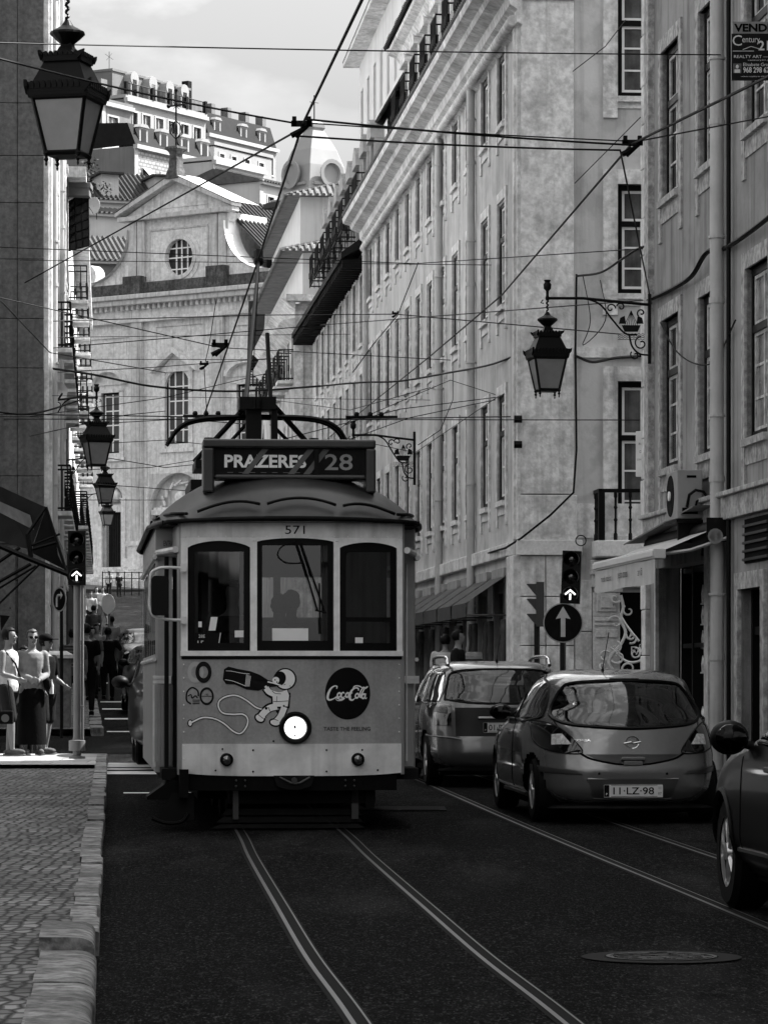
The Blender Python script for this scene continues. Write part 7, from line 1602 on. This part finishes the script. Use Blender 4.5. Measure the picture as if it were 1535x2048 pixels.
# ================= OVERHEAD WIRES
def wire(name, label, pts, r=.008, sag=0., cat='wire', grp='overhead wires', fittings=()):
    P = [at(*p) for p in pts]
    if len(P) == 2:
        a, b = P; P = [a.lerp(b, i/16)-Vector((0, 0, sag*4*(i/16)*(1-i/16))) for i in range(17)]
    elif sag: P = catmull(P, 6)
    m = MB(); m.tube(P, r*(1.3 if r < .009 else 1.05), 5); o = m.build(name, mWire, None, smooth=60)
    if fittings:
        q = MB()
        for (px, py, Z, rr, ll) in fittings: c = at(px, py, Z); q.tube([c-Vector((ll, 0, 0)), c+Vector((ll, 0, 0))], rr, 6); q.lathe([(rr*.5, -rr*2), (rr*1.5, -rr), (rr*1.5, rr), (rr*.5, rr*2)], 8, c)
        q.build('insulator', mWire, o)
    return tag(o, label, cat, grp)
W_ = [
 ('span_wire', 'thin wire crossing the sky from the left edge to the far right for-sale wall', [(-40, 84, 33), (1440, 109, 43)], .006, .02),
 ('contact_wire', 'thick contact wire from the top edge down to the insulator above the domed lantern', [(728, -10, 21), (605, 248, 30), (516, 520, 38.9), (404, 842, 60)], .011, 0),
 ('contact_wire', 'thick contact wire descending from the for-sale board to the right insulator', [(1560, 140, 24), (1262, 288, 34), (1003, 590, 52), (860, 712, 68), (620, 905, 110)], .012, 0),
 ('pull_wire', 'wire from the central insulator sloping down to the left house at lantern height', [(592, 262, 31), (400, 370, 40), (50, 565, 60)], .008, 0),
 ('pull_wire', 'thin wire from the upper left edge past the lantern to the central insulator', [(-20, 112, 26), (590, 246, 31)], .007, .03),
 ('cross_wire', 'upper of the taut pair crossing the cream facade to the right insulator', [(612, 238, 31), (1268, 290, 34)], .008, .02),
 ('cross_wire', 'middle thin wire just under the upper one of the pair across the cream facade', [(620, 246, 31), (1262, 282, 34)], .005, .01),
 ('cross_wire', 'lower of the taut pair crossing the cream facade to the small ring', [(600, 272, 31), (1240, 300, 34)], .009, .02),
 ('guy_wire', 'steep wire from the right insulator ring down to the lantern bracket', [(1240, 302, 34), (1302, 608, 47)], .009, 0),
 ('guy_wire', 'wire from the right insulator to the right edge rising over the near house', [(1275, 282, 34), (1560, 228, 40)], .006, 0),
 ('cross_wire', 'wire at oval-window height from the left wall to a hook on the right corner', [(0, 494, 60), (830, 527, 60), (1284, 497, 49)], .006, 0),
 ('cross_wire', 'faint wire just below the oval-window wire reaching the third cream window', [(40, 520, 60), (1010, 530, 61)], .005, 0),
 ('cross_wire', 'wire from the left wall rising gently behind the cream building windows to the bracket', [(0, 705, 62), (640, 650, 70), (1285, 600, 49)], .007, 0),
 ('cross_wire', 'heavier wire level with the church cornice running to the bracket at right', [(0, 645, 62), (520, 630, 66), (790, 628, 62), (1240, 668, 50)], .009, 0),
 ('cross_wire', 'thin wire crossing the church just above its middle window', [(60, 675, 64), (700, 668, 70)], .005, 0),
 ('cross_wire', 'long sloping wire from upper left wall to the central floating hook', [(0, 595, 55), (440, 695, 62)], .007, 0),
 ('cross_wire', 'thin wire continuing right from the floating hook over the tram pole', [(440, 695, 62), (900, 720, 66)], .006, 0),
 ('cross_wire', 'level wire across the church window pediment', [(0, 718, 63), (560, 719, 68)], .005, 0),
 ('cross_wire', 'pale sagging wire from the left edge dipping to the church window', [(0, 600, 50), (100, 705, 60), (330, 745, 66)], .007, 0),
 ('cable_bundle', 'thick sagging cable bundle from the left wall across the church to the tram pole', [(50, 730, 62), (180, 748, 64), (300, 772, 66), (430, 782, 68), (530, 780, 70), (640, 772, 72)], .020, .01),
 ('cable_bundle', 'looping cable bundle from the pole tip across the cream house to the corner lantern', [(640, 772, 72), (720, 765, 70), (800, 762, 68), (900, 745, 65), (985, 728, 60), (1052, 700, 57)], .018, .01),
 ('cross_wire', 'thin wire just above tram roof height from left to the cream house', [(0, 790, 62), (860, 800, 66)], .004, 0),
 ('cross_wire', 'wire at the lantern finial running right behind the pantograph', [(0, 828, 60), (700, 838, 64), (1100, 832, 57)], .008, 0),
 ('cross_wire', 'wire from the lantern bracket rising to the cream facade behind the tram pole', [(60, 833, 60), (330, 795, 66), (560, 740, 72)], .006, 0),
 ('cross_wire', 'thin wire ending at the black bracket on the corner pilaster', [(0, 838, 62), (1282, 840, 51)], .006, 0),
 ('cross_wire', 'rising wire from behind the pantograph to the first cream window', [(560, 880, 60), (800, 818, 62), (1012, 792, 60)], .006, 0),
 ('cross_wire', 'second rising wire from behind the tram sign to the first cream window', [(640, 900, 64), (820, 835, 62), (1012, 795, 60)], .006, 0),
 ('cross_wire', 'wire fanning from the cream house down toward the pantograph horn', [(690, 850, 60), (900, 760, 62), (1012, 796, 60)], .005, 0),
 ('drop_wire', 'near-vertical wire from the left end of the pulled hook to the small insulators', [(432, 600, 62), (418, 690, 62), (408, 735, 62), (414, 835, 64)], .006, 0),
 ('drop_wire', 'vertical wire right of the tram trolley pole', [(520, 500, 50), (505, 760, 55)], .006, 0),
 ('drop_wire', 'long diagonal wire from a knot on the cream facade down to the tram roof', [(836, 525, 60), (795, 630, 62), (745, 690, 62), (705, 745, 62)], .007, 0),
 ('drop_wire', 'thin diagonal wire on the side wall beneath the top window', [(1280, 234, 52), (1149, 366, 56.5)], .006, 0),
 ('drop_wire', 'thin curved wire from the top side window to the corner pilaster', [(1250, 40, 52), (1210, 92, 54), (1145, 142, 56.7)], .006, 0),
 ('facade_cable', 'black cable hugging the near right house over its first-floor windows', [(1296, 600, 48.7), (1340, 580, 47), (1382, 552, 45), (1412, 505, 44), (1448, 497, 43), (1490, 470, 41.5), (1545, 428, 39.8)], .03, .01),
 ('facade_cable', 'black cable running down the edge of the corner pilaster and across to the shop', [(1152, 548, 56.8), (1150, 700, 56.8), (1152, 900, 56.8), (1146, 985, 56.7), (1100, 1030, 56.7), (1042, 1076, 56.7), (1010, 1096, 57.5), (880, 1135, 72)], .018, 0),
 ('facade_cable', 'tangled cable from the pilaster top to the wall hook above the bracket', [(1152, 552, 56.8), (1200, 545, 54), (1240, 520, 51), (1270, 500, 49.5), (1290, 492, 49)], .018, .01),
 ('facade_cable', 'cable drooping from the pilaster to the side wall beneath the middle window', [(1152, 712, 56.8), (1185, 724, 56), (1230, 716, 54), (1280, 712, 52)], .022, .01),
 ('loose_cable', 'thin cable looping below the corner bracket', [(1165, 550, 56), (1180, 640, 55), (1165, 690, 55.5), (1210, 640, 54), (1200, 560, 54)], .006, .01),
 ('loose_cable', 'thin cable loop between corner house windows', [(1320, 645, 47), (1350, 700, 46), (1390, 727, 45), (1430, 720, 44), (1470, 640, 42)], .008, .01),
 ('cross_wire', 'low wire crossing the church door arches from the left lantern', [(150, 905, 70), (330, 935, 90), (430, 925, 95)], .010, 0),
 ('cross_wire', 'low wire crossing just under the second lantern of the left row', [(150, 965, 80), (420, 985, 100)], .008, 0),
 ('cross_wire', 'lowest thin wire over the church doors', [(160, 1000, 90), (330, 1000, 110)], .008, 0),
 ('cross_wire', 'wire across the church at arch height rising to the right', [(150, 940, 75), (300, 935, 85), (420, 915, 95)], .007, 0),
 ('cross_wire', 'wire over the side door arch sloping down to the tram roof', [(150, 890, 70), (330, 880, 90), (560, 905, 100)], .007, 0),
]
W_ += [
 ('cross_wire', 'wire from the second church window down right to the pantograph', [(150, 850, 75), (360, 838, 70), (520, 850, 60)], .007, 0),
 ('cross_wire', 'wire sloping across the left lantern glass toward the tram roof', [(60, 872, 60), (250, 830, 70), (330, 822, 75)], .007, 0),
 ('cable_bundle', 'thick black cable crossing the rough stone corner at the left edge', [(-20, 822, 60), (40, 828, 60), (90, 822, 60.5), (160, 800, 62)], .016, .01),
 ('cross_wire', 'wire from the left wall at satellite dish height across to the church right window', [(100, 745, 65), (300, 735, 75), (560, 715, 85)], .007, 0),
 ('cross_wire', 'wire joining the cream house anchor to the pale corner house', [(545, 800, 100), (700, 820, 75), (860, 775, 66)], .007, 0),
 ('cross_wire', 'wire dropping from the third cream window toward the tram sign', [(905, 745, 63), (905, 800, 63), (880, 860, 63), (835, 890, 63)], .006, 0),
 ('cross_wire', 'lower contact span just above the destination sign on the right', [(700, 878, 60), (830, 905, 62), (1000, 790, 59)], .005, 0),
]
for n, l, p, r, s in W_: wire(n, l, p, r, s)
def fitting(name, label, px, py, Z, rx=0., sc=1.):
    t = thing(name, label, 'insulator', at(px, py, Z), rx, 'wire insulators'); m = MB()
    m.box(-.10*sc, .10*sc, -.03, .03, .0, .05*sc); m.box(-.09*sc, -.05*sc, -.03, .03, .0, .09*sc); m.box(.05*sc, .09*sc, -.03, .03, .0, .09*sc); m.tube([(-.06*sc, 0, -.10*sc), (.07*sc, 0, .02*sc)], .025*sc, 6); m.tube([(-.1*sc, 0, -.09*sc), (.0, 0, -.04*sc)], .03*sc, 6); m.build('clamp', mWire, t)
fitting('wire_clamp', 'black wire clamp at the crossing of thick wires above the domed lantern', 603, 252, 30, 0, .9)
fitting('wire_clamp', 'black wire clamp on the right where the thick wire meets the crossing pair', 1264, 290, 34, 0, 1.)
fitting('wire_clamp', 'small hook-shaped fitting floating before the church between its windows', 440, 694, 62, 0, 1.5)
fitting('wire_clamp', 'small fitting on the wire beside the church window top', 408, 730, 62, 0, .8)
fitting('wire_clamp', 'tiny fitting on the heavy wire in front of the cream house', 790, 628, 62, 0, .6)
m = MB(); c = at(412, 832, 64); m.tube([c-Vector((.42, 0, 0)), c+Vector((.45, 0, 0))], .03, 6)
for x in (-.2, 0, .22): m.lathe([(.03, -.03), (.05, .05), (.03, .09)], 8, c+Vector((x, 0, 0)))
tag(m.build('section_insulator', mWire), 'bar-shaped insulator hanging left of the pantograph', 'insulator')
m = MB(); c = at(740, 834, 64); m.tube([c-Vector((.45, 0, 0)), c+Vector((.5, 0, 0))], .03, 6)
for x in (-.25, 0, .2): m.lathe([(.03, -.03), (.05, .05), (.03, .09)], 8, c+Vector((x, 0, 0)))
tag(m.build('section_insulator', mWire), 'bar-shaped insulator hanging right of the pantograph', 'insulator')
for py, l in ((838, 'upper'), (889, 'lower')):
    m = MB(); c = at(1036, py, 56.8); m.tube([c-Vector((.07, 0, 0)), c+Vector((.06, 0, 0))], .06, 8); tag(m.build('wall_anchor', mWire), l+' black wire anchor on the corner of the cream house', 'anchor')
m = MB(); c = at(1161, 1081, 56.4); m.tube([c+Vector((.085*math.cos(q*.5), .01*(q % 3), .085*math.sin(q*.5))) for q in range(26)], .009, 5); tag(m.build('cable_coil', mWire), 'small coil of cable on the ledge beside the balcony', 'cable')

# ================= PEOPLE
mSkin = M('skin', .20, .55, var=.06); mSkinD = M('darker_skin', .08, .55, var=.06)
def cloth(n, v): return M('cloth_'+n, v, .9, var=.25, scale=9, bump=.3, bscale=25)
cWh, cLt, cGr, cDk, cBk, cJe = cloth('white', .40), cloth('light', .22), cloth('grey', .10), cloth('dark', .03), cloth('black', .006), cloth('jeans', .04)
mHair = M('dark_hair', .012, .6, var=.4, scale=30); mHairL = M('fair_hair', .05, .6, var=.5, scale=30)
def remesh(m, voxel, mat, name, parent, sm=True):
    me = m.mesh('tmp'); ob = bpy.data.objects.new('tmp', me); COL.objects.link(ob); r = ob.modifiers.new('r', 'REMESH'); r.mode = 'VOXEL'; r.voxel_size = voxel
    s = ob.modifiers.new('s', 'SMOOTH'); s.factor = .5; s.iterations = 4
    bpy.context.view_layer.update(); dg = bpy.context.evaluated_depsgraph_get(); m2 = bpy.data.meshes.new_from_object(ob.evaluated_get(dg)); bpy.data.objects.remove(ob)
    for p in m2.polygons: p.use_smooth = True
    m2.materials.clear(); m2.materials.append(mat); m2.name = name
    o = bpy.data.objects.new(name, m2); COL.objects.link(o); o.parent = parent; return o
def limb(m, pts, rs, fl=1.):
    m.tube(catmull(pts, 4), [rs[min(int(i/4), len(rs)-1)]+(rs[min(int(i/4)+1, len(rs)-1)]-rs[min(int(i/4), len(rs)-1)])*((i % 4)/4) for i in range(4*(len(pts)-1)+1)], 10, True, fl)
    for p, r in ((pts[0], rs[0]), (pts[-1], rs[-1])): m.sph(p, r, 10, 8)
def person(label, X, Z, rz, H=1.72, skin=None, top=cGr, low=cDk, hair=mHair, hairlen=0., legs=((.0, .0), (.0, .0)), arms=None, sleeve=1, skirt=False, cap=False, glasses=False, shorts=False, near=False, female=False, torso_only=False, lean=0., base=None, bun=False, grp=None, strap=False, bag=False, stripes=None):
    """faces -y; legs: (forward, knee) per side; arms: list of joint triples relative to the shoulder"""
    t = thing('person', label, 'person', (X, Z, (G(Z)+.13) if base is None else base), rz, grp); k = H/1.72; t.scale = (k, k, k); skin = skin or mSkin
    vx = .013 if near else .024
    sh = .17 if female else .195; hipw = .10
    B = MB()
    def torso(mb, g, z0=.88, z1=1.45):
        n = 14; rows = [(z0, .155+g, .10+g), (.95, .165+g, .115+g), (1.08, .135+g, .095+g), (1.22, .155+g, .11+g), (1.34, .17+g, .11+g), (1.41, .15+g, .09+g), (z1, .07+g, .06+g)]
        vs = []
        for z, a, b in rows:
            ly = -lean*(z-.9)
            for i in range(n): q = 6.283*i/n; vs.append((a*(.94 if female else 1)*math.copysign(abs(math.cos(q))**.85, math.cos(q)), b*math.sin(q)+ly, z))
        mb.add(vs, [(j*n+i, j*n+(i+1) % n, (j+1)*n+(i+1) % n, (j+1)*n+i) for j in range(len(rows)-1) for i in range(n)]+[tuple(range(n-1, -1, -1)), tuple(range((len(rows)-1)*n, len(rows)*n))])
    L0 = Vector((0, -lean*.5, 0)); LH = Vector((0, -lean*.62, 0))
    torso(B, 0)
    limb(B, [(0, L0.y, 1.42), (0, LH.y-.005, 1.50), (0, LH.y-.02, 1.56)], [.062, .055, .055])
    hd = Vector((0, LH.y-.02, 1.615))
    B.sph(hd+Vector((0, .012, .02)), 1, 14, 12, (.076, .094, .10)); B.sph(hd+Vector((0, -.03, -.045)), 1, 12, 10, (.056, .058, .062)); B.sph(hd+Vector((0, -.092, -.005)), 1, 8, 6, (.014, .022, .026)); B.sph(hd+Vector((0, -.075, -.085)), 1, 8, 6, (.03, .02, .018))
    for sg in (-1, 1): B.sph(hd+Vector((sg*.078, .015, .0)), 1, 8, 6, (.012, .02, .03)); B.sph(hd+Vector((sg*.03, -.078, -.02)), 1, 6, 5, (.02, .012, .015))
    arms = arms or [[(-.02, 0, -.28), (-.02, -.05, -.52)], [(.02, 0, -.28), (.02, -.05, -.52)]]
    AR = []
    for sg, (el, wr) in zip((-1, 1), arms):
        s = Vector((sg*sh, L0.y, 1.385)); e = s+Vector(el)+Vector((sg*.03, 0, 0)); w_ = s+Vector(wr)+Vector((sg*.02, 0, 0)); AR.append((s, e, w_))
        limb(B, [s, s.lerp(e, .5), e, e.lerp(w_, .5), w_], [.052, .046, .038, .036, .025])
        d = (w_-e).normalized(); hnd = w_+d*.045; B.sph(hnd, 1, 10, 8, (.026, .036, .042))
        side = d.cross(Vector((1, 0, 0))); side = side.normalized() if side.length > .1 else Vector((0, 1, 0))
        for j in range(4): a = w_+d*.07+side*(-.026+.017*j); B.tube([a, a+d*.035+Vector((0, -.006, 0)), a+d*.058*(1-.08*abs(j-1.3))+Vector((0, -.022, 0))], [.0095, .009, .007], 6)
        B.tube([w_+d*.02+side*-.03, w_+d*.05+side*-.05, w_+d*.08+side*-.052], [.011, .010, .008], 6)
    LG = []
    if not torso_only:
        for sg, (fw, kn) in zip((-1, 1), legs):
            h = Vector((sg*hipw, 0, .90)); kx = Vector((sg*hipw*1.02, -fw*.5-.02, .48+abs(fw)*.04)); an = Vector((sg*hipw, -fw+kn, .085+abs(kn)*.35)); LG.append((h, kx, an))
            limb(B, [h, h.lerp(kx, .5), kx, kx.lerp(an, .4), an], [.088, .076, .055, .052, .034]); B.sph(an+Vector((0, -.06, -.045)), 1, 10, 8, (.042, .115, .038))
    remesh(B, vx, skin, 'body', t)
    S = MB(); torso(S, .014, .86, 1.43)
    for s, e, w_ in AR:
        if sleeve == 2: limb(S, [s, s.lerp(e, .5), e, e.lerp(w_, .5), w_.lerp(e, .1)], [.066, .058, .05, .046, .036])
        elif sleeve == 1: limb(S, [s, s.lerp(e, .35), s.lerp(e, .7)], [.066, .062, .056])
    so = remesh(S, vx, top, 'shirt', t)
    if stripes:
        for z in (1.02, 1.08, 1.30, 1.36, 1.41): q = MB(); q.lathe([(.178, z), (.18, z+.025)], 20, (0, -lean*(z-.9), 0), sy=.74); q.build('stripe', stripes, so, smooth=60)
    if not torso_only:
        if skirt:
            S = MB(); n = 18; rows = [(.98, .15, .11), (.85, .185, .14), (.5, .20, .16), (.2, .21, .17), (.14, .205, .165)]; vs = [((a+.012*math.sin(5*6.283*i/n)*(1.0-z))*math.cos(6.283*i/n), (b+.012*math.cos(4*6.283*i/n)*(1.0-z))*math.sin(6.283*i/n), z) for z, a, b in rows for i in range(n)]
            S.add(vs, [(j*n+i, j*n+(i+1) % n, (j+1)*n+(i+1) % n, (j+1)*n+i) for j in range(len(rows)-1) for i in range(n)]); S.build('skirt', low, t, smooth=60)
        else:
            S = MB(); S.sph((0, 0, .93), 1, 12, 10, (.178, .125, .11))
            for h, kx, an in LG:
                if shorts: limb(S, [h, h.lerp(kx, .5), h.lerp(kx, .92)], [.106, .10, .092])
                else: limb(S, [h, h.lerp(kx, .5), kx, kx.lerp(an, .5), an.lerp(kx, .08)], [.104, .092, .072, .066, .056])
            remesh(S, vx, low, 'trousers', t)
        S = MB()
        for h, kx, an in LG: S.sph(an+Vector((0, -.06, -.042)), 1, 12, 8, (.05, .135, .045)); S.box(an.x-.045, an.x+.045, an.y-.18, an.y+.06, an.z-.088, an.z-.068)
        S.build('shoe', cBk if not near else cGr, t, smooth=60)
    S = MB(); S.sph((0, 0, 0), 1, 22, 18)
    hv = []
    for x, y, z in S.v:
        d = Vector((x, y, z)).normalized(); r = 1.0+.10*noise.noise(d*3.5+Vector((H*31, X, 0)))
        front = max(0, -d.y); cut = 1-.45*min(1, max(0, (.52+.18*abs(d.x)-d.z)*6))*min(1, max(0, (front-.25)*5))
        low = 1-.5*max(0, -d.z-.55)
        hv.append(hd+Vector((d.x*.089, d.y*.106+.012, d.z*.098+.030))*1 if 0 else hd+Vector((d.x*.090*r*cut, d.y*.108*r*cut+.012, d.z*.106*r*cut*low+.026)))
    S.v = [tuple(v) for v in hv]
    if near:
        Q = MB()
        for sg in (-1, 1): Q.sph(hd+Vector((sg*.03, -.083, .005)), 1, 8, 5, (.014, .008, .006)); Q.tube([hd+Vector((sg*.015, -.085, .025)), hd+Vector((sg*.045, -.078, .024))], .004, 4)
        Q.tube([hd+Vector((-.022, -.083, -.055)), hd+Vector((.022, -.083, -.055))], .005, 4); Q.build('face_features', mHair, t)
    if hairlen: S.sph(hd+Vector((0, .07, -.05)), 1, 12, 10, (.07, .05, .09+hairlen))
    if bun: S.sph(hd+Vector((0, .13, .02)), .035, 8, 6)
    S.build('hair', hair, t, smooth=70)
    if cap:
        S = MB(); S.sph(hd+Vector((0, .015, .07)), 1, 14, 10, (.096, .106, .075)); S.prism([(-.07, -.05), (.07, -.05), (.06, -.16), (.0, -.18), (-.06, -.16)], hd.z+.045, hd.z+.058, 'z') if 0 else S.box(-.065, .065, hd.y-.17, hd.y-.03, hd.z+.05, hd.z+.062); S.build('cap', cBk, t, smooth=50)
    if glasses:
        S = MB()
        for sg in (-1, 1): S.sph(hd+Vector((sg*.033, -.092, .012)), 1, 10, 8, (.028, .010, .021)); S.tube([hd+Vector((sg*.06, -.085, .02)), hd+Vector((sg*.08, .0, .015))], .004, 4)
        S.build('sunglasses', mRub, t)
    if strap: S = MB(); S.tube([(-.17, -.02, 1.42), (-.08, -.135-lean*.4, 1.25), (.10, -.135, 1.05), (.17, -.04, .92)], .014, 5); S.build('strap', cBk, t)
    if bag: S = MB(); S.sph((.2, -.08, .98), 1, 12, 8, (.05, .12, .09)); S.tube([(.16, -.05, 1.05), (.1, -.08, 1.3), (.05, 0, 1.43)], .01, 5); S.build('shoulder_bag', cBk, t, smooth=50)
    return t
def gx(px, Z): return (px-CX)/F*Z
wb = lambda Z: G(Z)+.16
grp = 'people waiting at the left corner'
person('man at the left edge in white sleeveless shirt with dark strap and shorts', gx(17, 47.6), 47.6, R(72), 1.72, top=cWh, low=cJe, sleeve=0, shorts=True, near=True, strap=True, arms=[[(-.03, -.02, -.27), (.02, -.22, -.34)], [(.03, -.02, -.27), (-.02, -.22, -.34)]], legs=((.12, .02), (-.05, .0)), base=wb(47.6), grp=grp)
person('woman with sunglasses, tied fair hair, grey cardigan and long black skirt', gx(64, 47.9), 47.9, R(18), 1.70, top=cLt, low=cBk, hair=mHairL, female=True, sleeve=2, skirt=True, glasses=True, near=True, bun=True, bag=True, arms=[[(-.01, .02, -.27), (.15, -.2, -.33)], [(.01, .02, -.27), (-.13, -.2, -.35)]], base=wb(47.9), grp=grp)
person('man in black cap and black T-shirt holding a bottle, face turned to the right', gx(91, 48.3), 48.3, R(58), 1.63, top=cBk, low=cDk, cap=True, shorts=True, near=True, arms=[[(-.03, 0, -.28), (.0, -.10, -.44)], [(.02, 0, -.28), (.02, -.16, -.38)]], legs=((.05, 0), (-.08, 0)), base=wb(48.3), grp=grp)
person('person mostly hidden between the sleeveless man and the woman', gx(36, 48.9), 49.6, R(40), 1.62, top=cDk, low=cDk, near=True, base=G(49.6)+.01, grp=grp)
m = MB(); c = at(103, 1375, 47.9); m.lathe([(.03, -.09), (.032, .03), (.012, .08), (.012, .11)], 10, c); tag(m.build('water_bottle', M('clear_plastic', .45, .1), smooth=50), 'plastic water bottle held by the man in the cap', 'bottle')
t = thing('camera_bag', 'black camera bag hanging low at the left edge', 'bag', at(12, 1435, 47.2)); m = MB(); m.box(-.09, .10, -.06, .06, -.09, .09); m.build('case', cBk, t, bevel=.02); m = MB(); m.lathe([(.05, -.07), (.055, -.10), (.03, -.10)], 14, (0, 0, -.01), 'y'); m.build('lens', M('lens_ring', .2, .3, metal=.8), t); m = MB(); m.tube([(-.08, 0, .09), (-.1, .05, .5)], .01, 4); m.tube([(.08, 0, .09), (.02, .05, .5)], .01, 4); m.build('strap', cBk, t)
g2 = 'walkers on the far left pavement'
wk = ((.22, .0), (-.20, .12)); wk2 = ((-.2, .14), (.22, 0))
person('walker in a striped top with a jacket round the waist seen from behind', gx(146, 65), 65, R(176), 1.72, top=cGr, low=cBk, legs=wk, stripes=cLt, sleeve=1, grp=g2)
person('tall walker in black just right of the striped walker', gx(172, 68), 68, R(185), 1.80, top=cBk, low=cBk, legs=wk2, grp=g2)
person('man in black T-shirt and trousers walking away alone at the kerb', gx(216, 86), 86, R(186), 1.78, skin=mSkinD, top=cBk, low=cBk, legs=((.12, .0), (-.1, .12)), arms=[[(-.12, .05, -.24), (-.10, -.05, -.42)], [(.12, .05, -.24), (.10, -.06, -.42)]], grp=g2, base=G(86)+.02)
person('walker in a patterned shirt facing the camera, middle of the far pavement', gx(184, 82), 82, R(5), 1.70, top=cGr, low=cJe, legs=wk, grp=g2)
person('dark-haired walker behind the patterned shirt', gx(194, 90), 90, R(-8), 1.72, top=cLt, low=cDk, legs=wk2, grp=g2)
person('walker in a pale shirt near the kerb by the thin sign pole', gx(223, 102), 102, R(190), 1.72, skin=mSkinD, top=cLt, low=cDk, legs=wk, grp=g2)
person('person with a grey back walking uphill at the centre of the far pavement', gx(187, 120), 120, R(178), 1.78, top=cGr, low=cDk, legs=wk2, grp=g2)
person('distant pedestrian in a white shirt, left of the pair up the street', gx(182, 150), 150, R(0), 1.72, top=cWh, low=cDk, legs=wk, grp=g2)
person('distant pedestrian in pale top, middle of the three up the street', gx(193, 160), 160, R(10), 1.72, top=cLt, low=cDk, legs=wk2, grp=g2)
person('distant bare-armed pedestrian, right of the three up the street', gx(206, 158), 158, R(-15), 1.74, top=cWh, low=cGr, legs=wk, shorts=True, grp=g2)
person('person sitting on the church steps in dark clothes', gx(238, 207), 207, R(20), 1.4, top=cDk, low=cDk, base=G(207)+.3)
person('person in a white top by the church steps', gx(218, 207), 207, R(-20), 1.5, top=cWh, low=cDk, base=G(207)+.3)
person('man with dark hair behind the roof of the station wagon', gx(915, 58), 58, R(80), 1.74, top=cDk, low=cDk, base=G(58)+.1)
person('person in a white top half hidden behind the wagon roof rail', gx(890, 59.5), 59.5, R(170), 1.66, top=cWh, low=cDk, base=G(59.5)+.1)
# tram crew and passengers
def inside(label, x, y, z, rz, top, **kw):
    v = Matrix.Rotation(TA, 3, 'Z') @ Vector((x, y, 0)); return person(label, TX+v.x, TZ+v.y, TA+rz, 1.70, top=top, base=G(TZ)+z, **kw)
inside('tram driver in dark clothing behind the left front window', -.5, .85, .52, R(10), cDk, sleeve=1, arms=[[(-.02, -.05, -.27), (.1, -.25, -.35)], [(.02, -.05, -.27), (-.1, -.25, -.35)]])
inside('passenger in a pale shirt seen through the middle tram window', -.02, 1.6, .42, R(175), cLt, sleeve=1)
inside('passenger in a grey shirt behind the right tram window', .62, 1.9, .42, R(-30), cGr, sleeve=1)
inside('passenger standing farther inside the tram behind the middle window', .18, 3.2, .5, R(160), cDk, sleeve=1)
# occupants of the cars
def incar(car, label, x, y, z):
    v = Matrix.Rotation(TA, 3, 'Z') @ Vector((x, y, 0)); person(label, car.t.location.x+v.x, car.t.location.y+v.y, TA+math.pi, 1.66, top=cDk, low=cDk, base=car.t.location.z+z, torso_only=True, arms=[[(-.02, -.1, -.24), (.05, -.35, -.2)], [(.02, -.1, -.24), (-.05, -.35, -.2)]])
incar(hc, 'driver silhouette inside the hatchback seen through its rear window', .12, 1.95, -.42)
incar(wg, 'driver silhouette inside the station wagon', -.35, 2.3, -.42)
# ================= split parts that hold separate pieces
def split_pieces(names):
    for o in list(bpy.data.objects):
        if o.type != 'MESH' or o.name.split('.')[0] not in names or o.data.users > 1: continue
        me = o.data; par = list(range(len(me.vertices)))
        def find(a):
            while par[a] != a: par[a] = par[par[a]]; a = par[a]
            return a
        for e in me.edges:
            a, b = find(e.vertices[0]), find(e.vertices[1])
            if a != b: par[a] = b
        groups = {}
        for p in me.polygons: groups.setdefault(find(p.vertices[0]), []).append(p)
        if len(groups) < 2 or len(groups) > 40: continue
        gl = list(groups.values())
        for i, ps in enumerate(gl):
            ids = sorted({v for p in ps for v in p.vertices}); mp_ = {v: k for k, v in enumerate(ids)}
            n = bpy.data.meshes.new(me.name); n.from_pydata([tuple(me.vertices[v].co) for v in ids], [], [tuple(mp_[v] for v in p.vertices) for p in ps]); n.update()
            for q, p in zip(n.polygons, ps): q.use_smooth = p.use_smooth
            for mt in me.materials: n.materials.append(mt)
            if i == 0: first_ = n; continue
            c = o.copy(); c.data = n; COL.objects.link(c)
            c.parent = o.parent
        o.data = first_
split_pieces({'recessed_panel', 'shop_jamb', 'shop_pilaster', 'plinth', 'corner_post', 'rain_strip', 'bracket', 'party_pilaster', 'pilaster', 'attic_pilaster', 'window_post', 'lifeguard_slat', 'vestibule_slat', 'folding_door', 'paper_card', 'side_pilaster', 'plinth', 'post', 'seat', 'ravens', 'hatch_plate', 'plate', 'operator_logo', 'marker_lamp', 'shoe', 'shop_column', 'torn_stripe', 'mural_visor', 'arm', 'mural_highlight', 'window_goods', 'corner_stones', 'rusticated_stone', 'quoin', 'dormer_trim'})
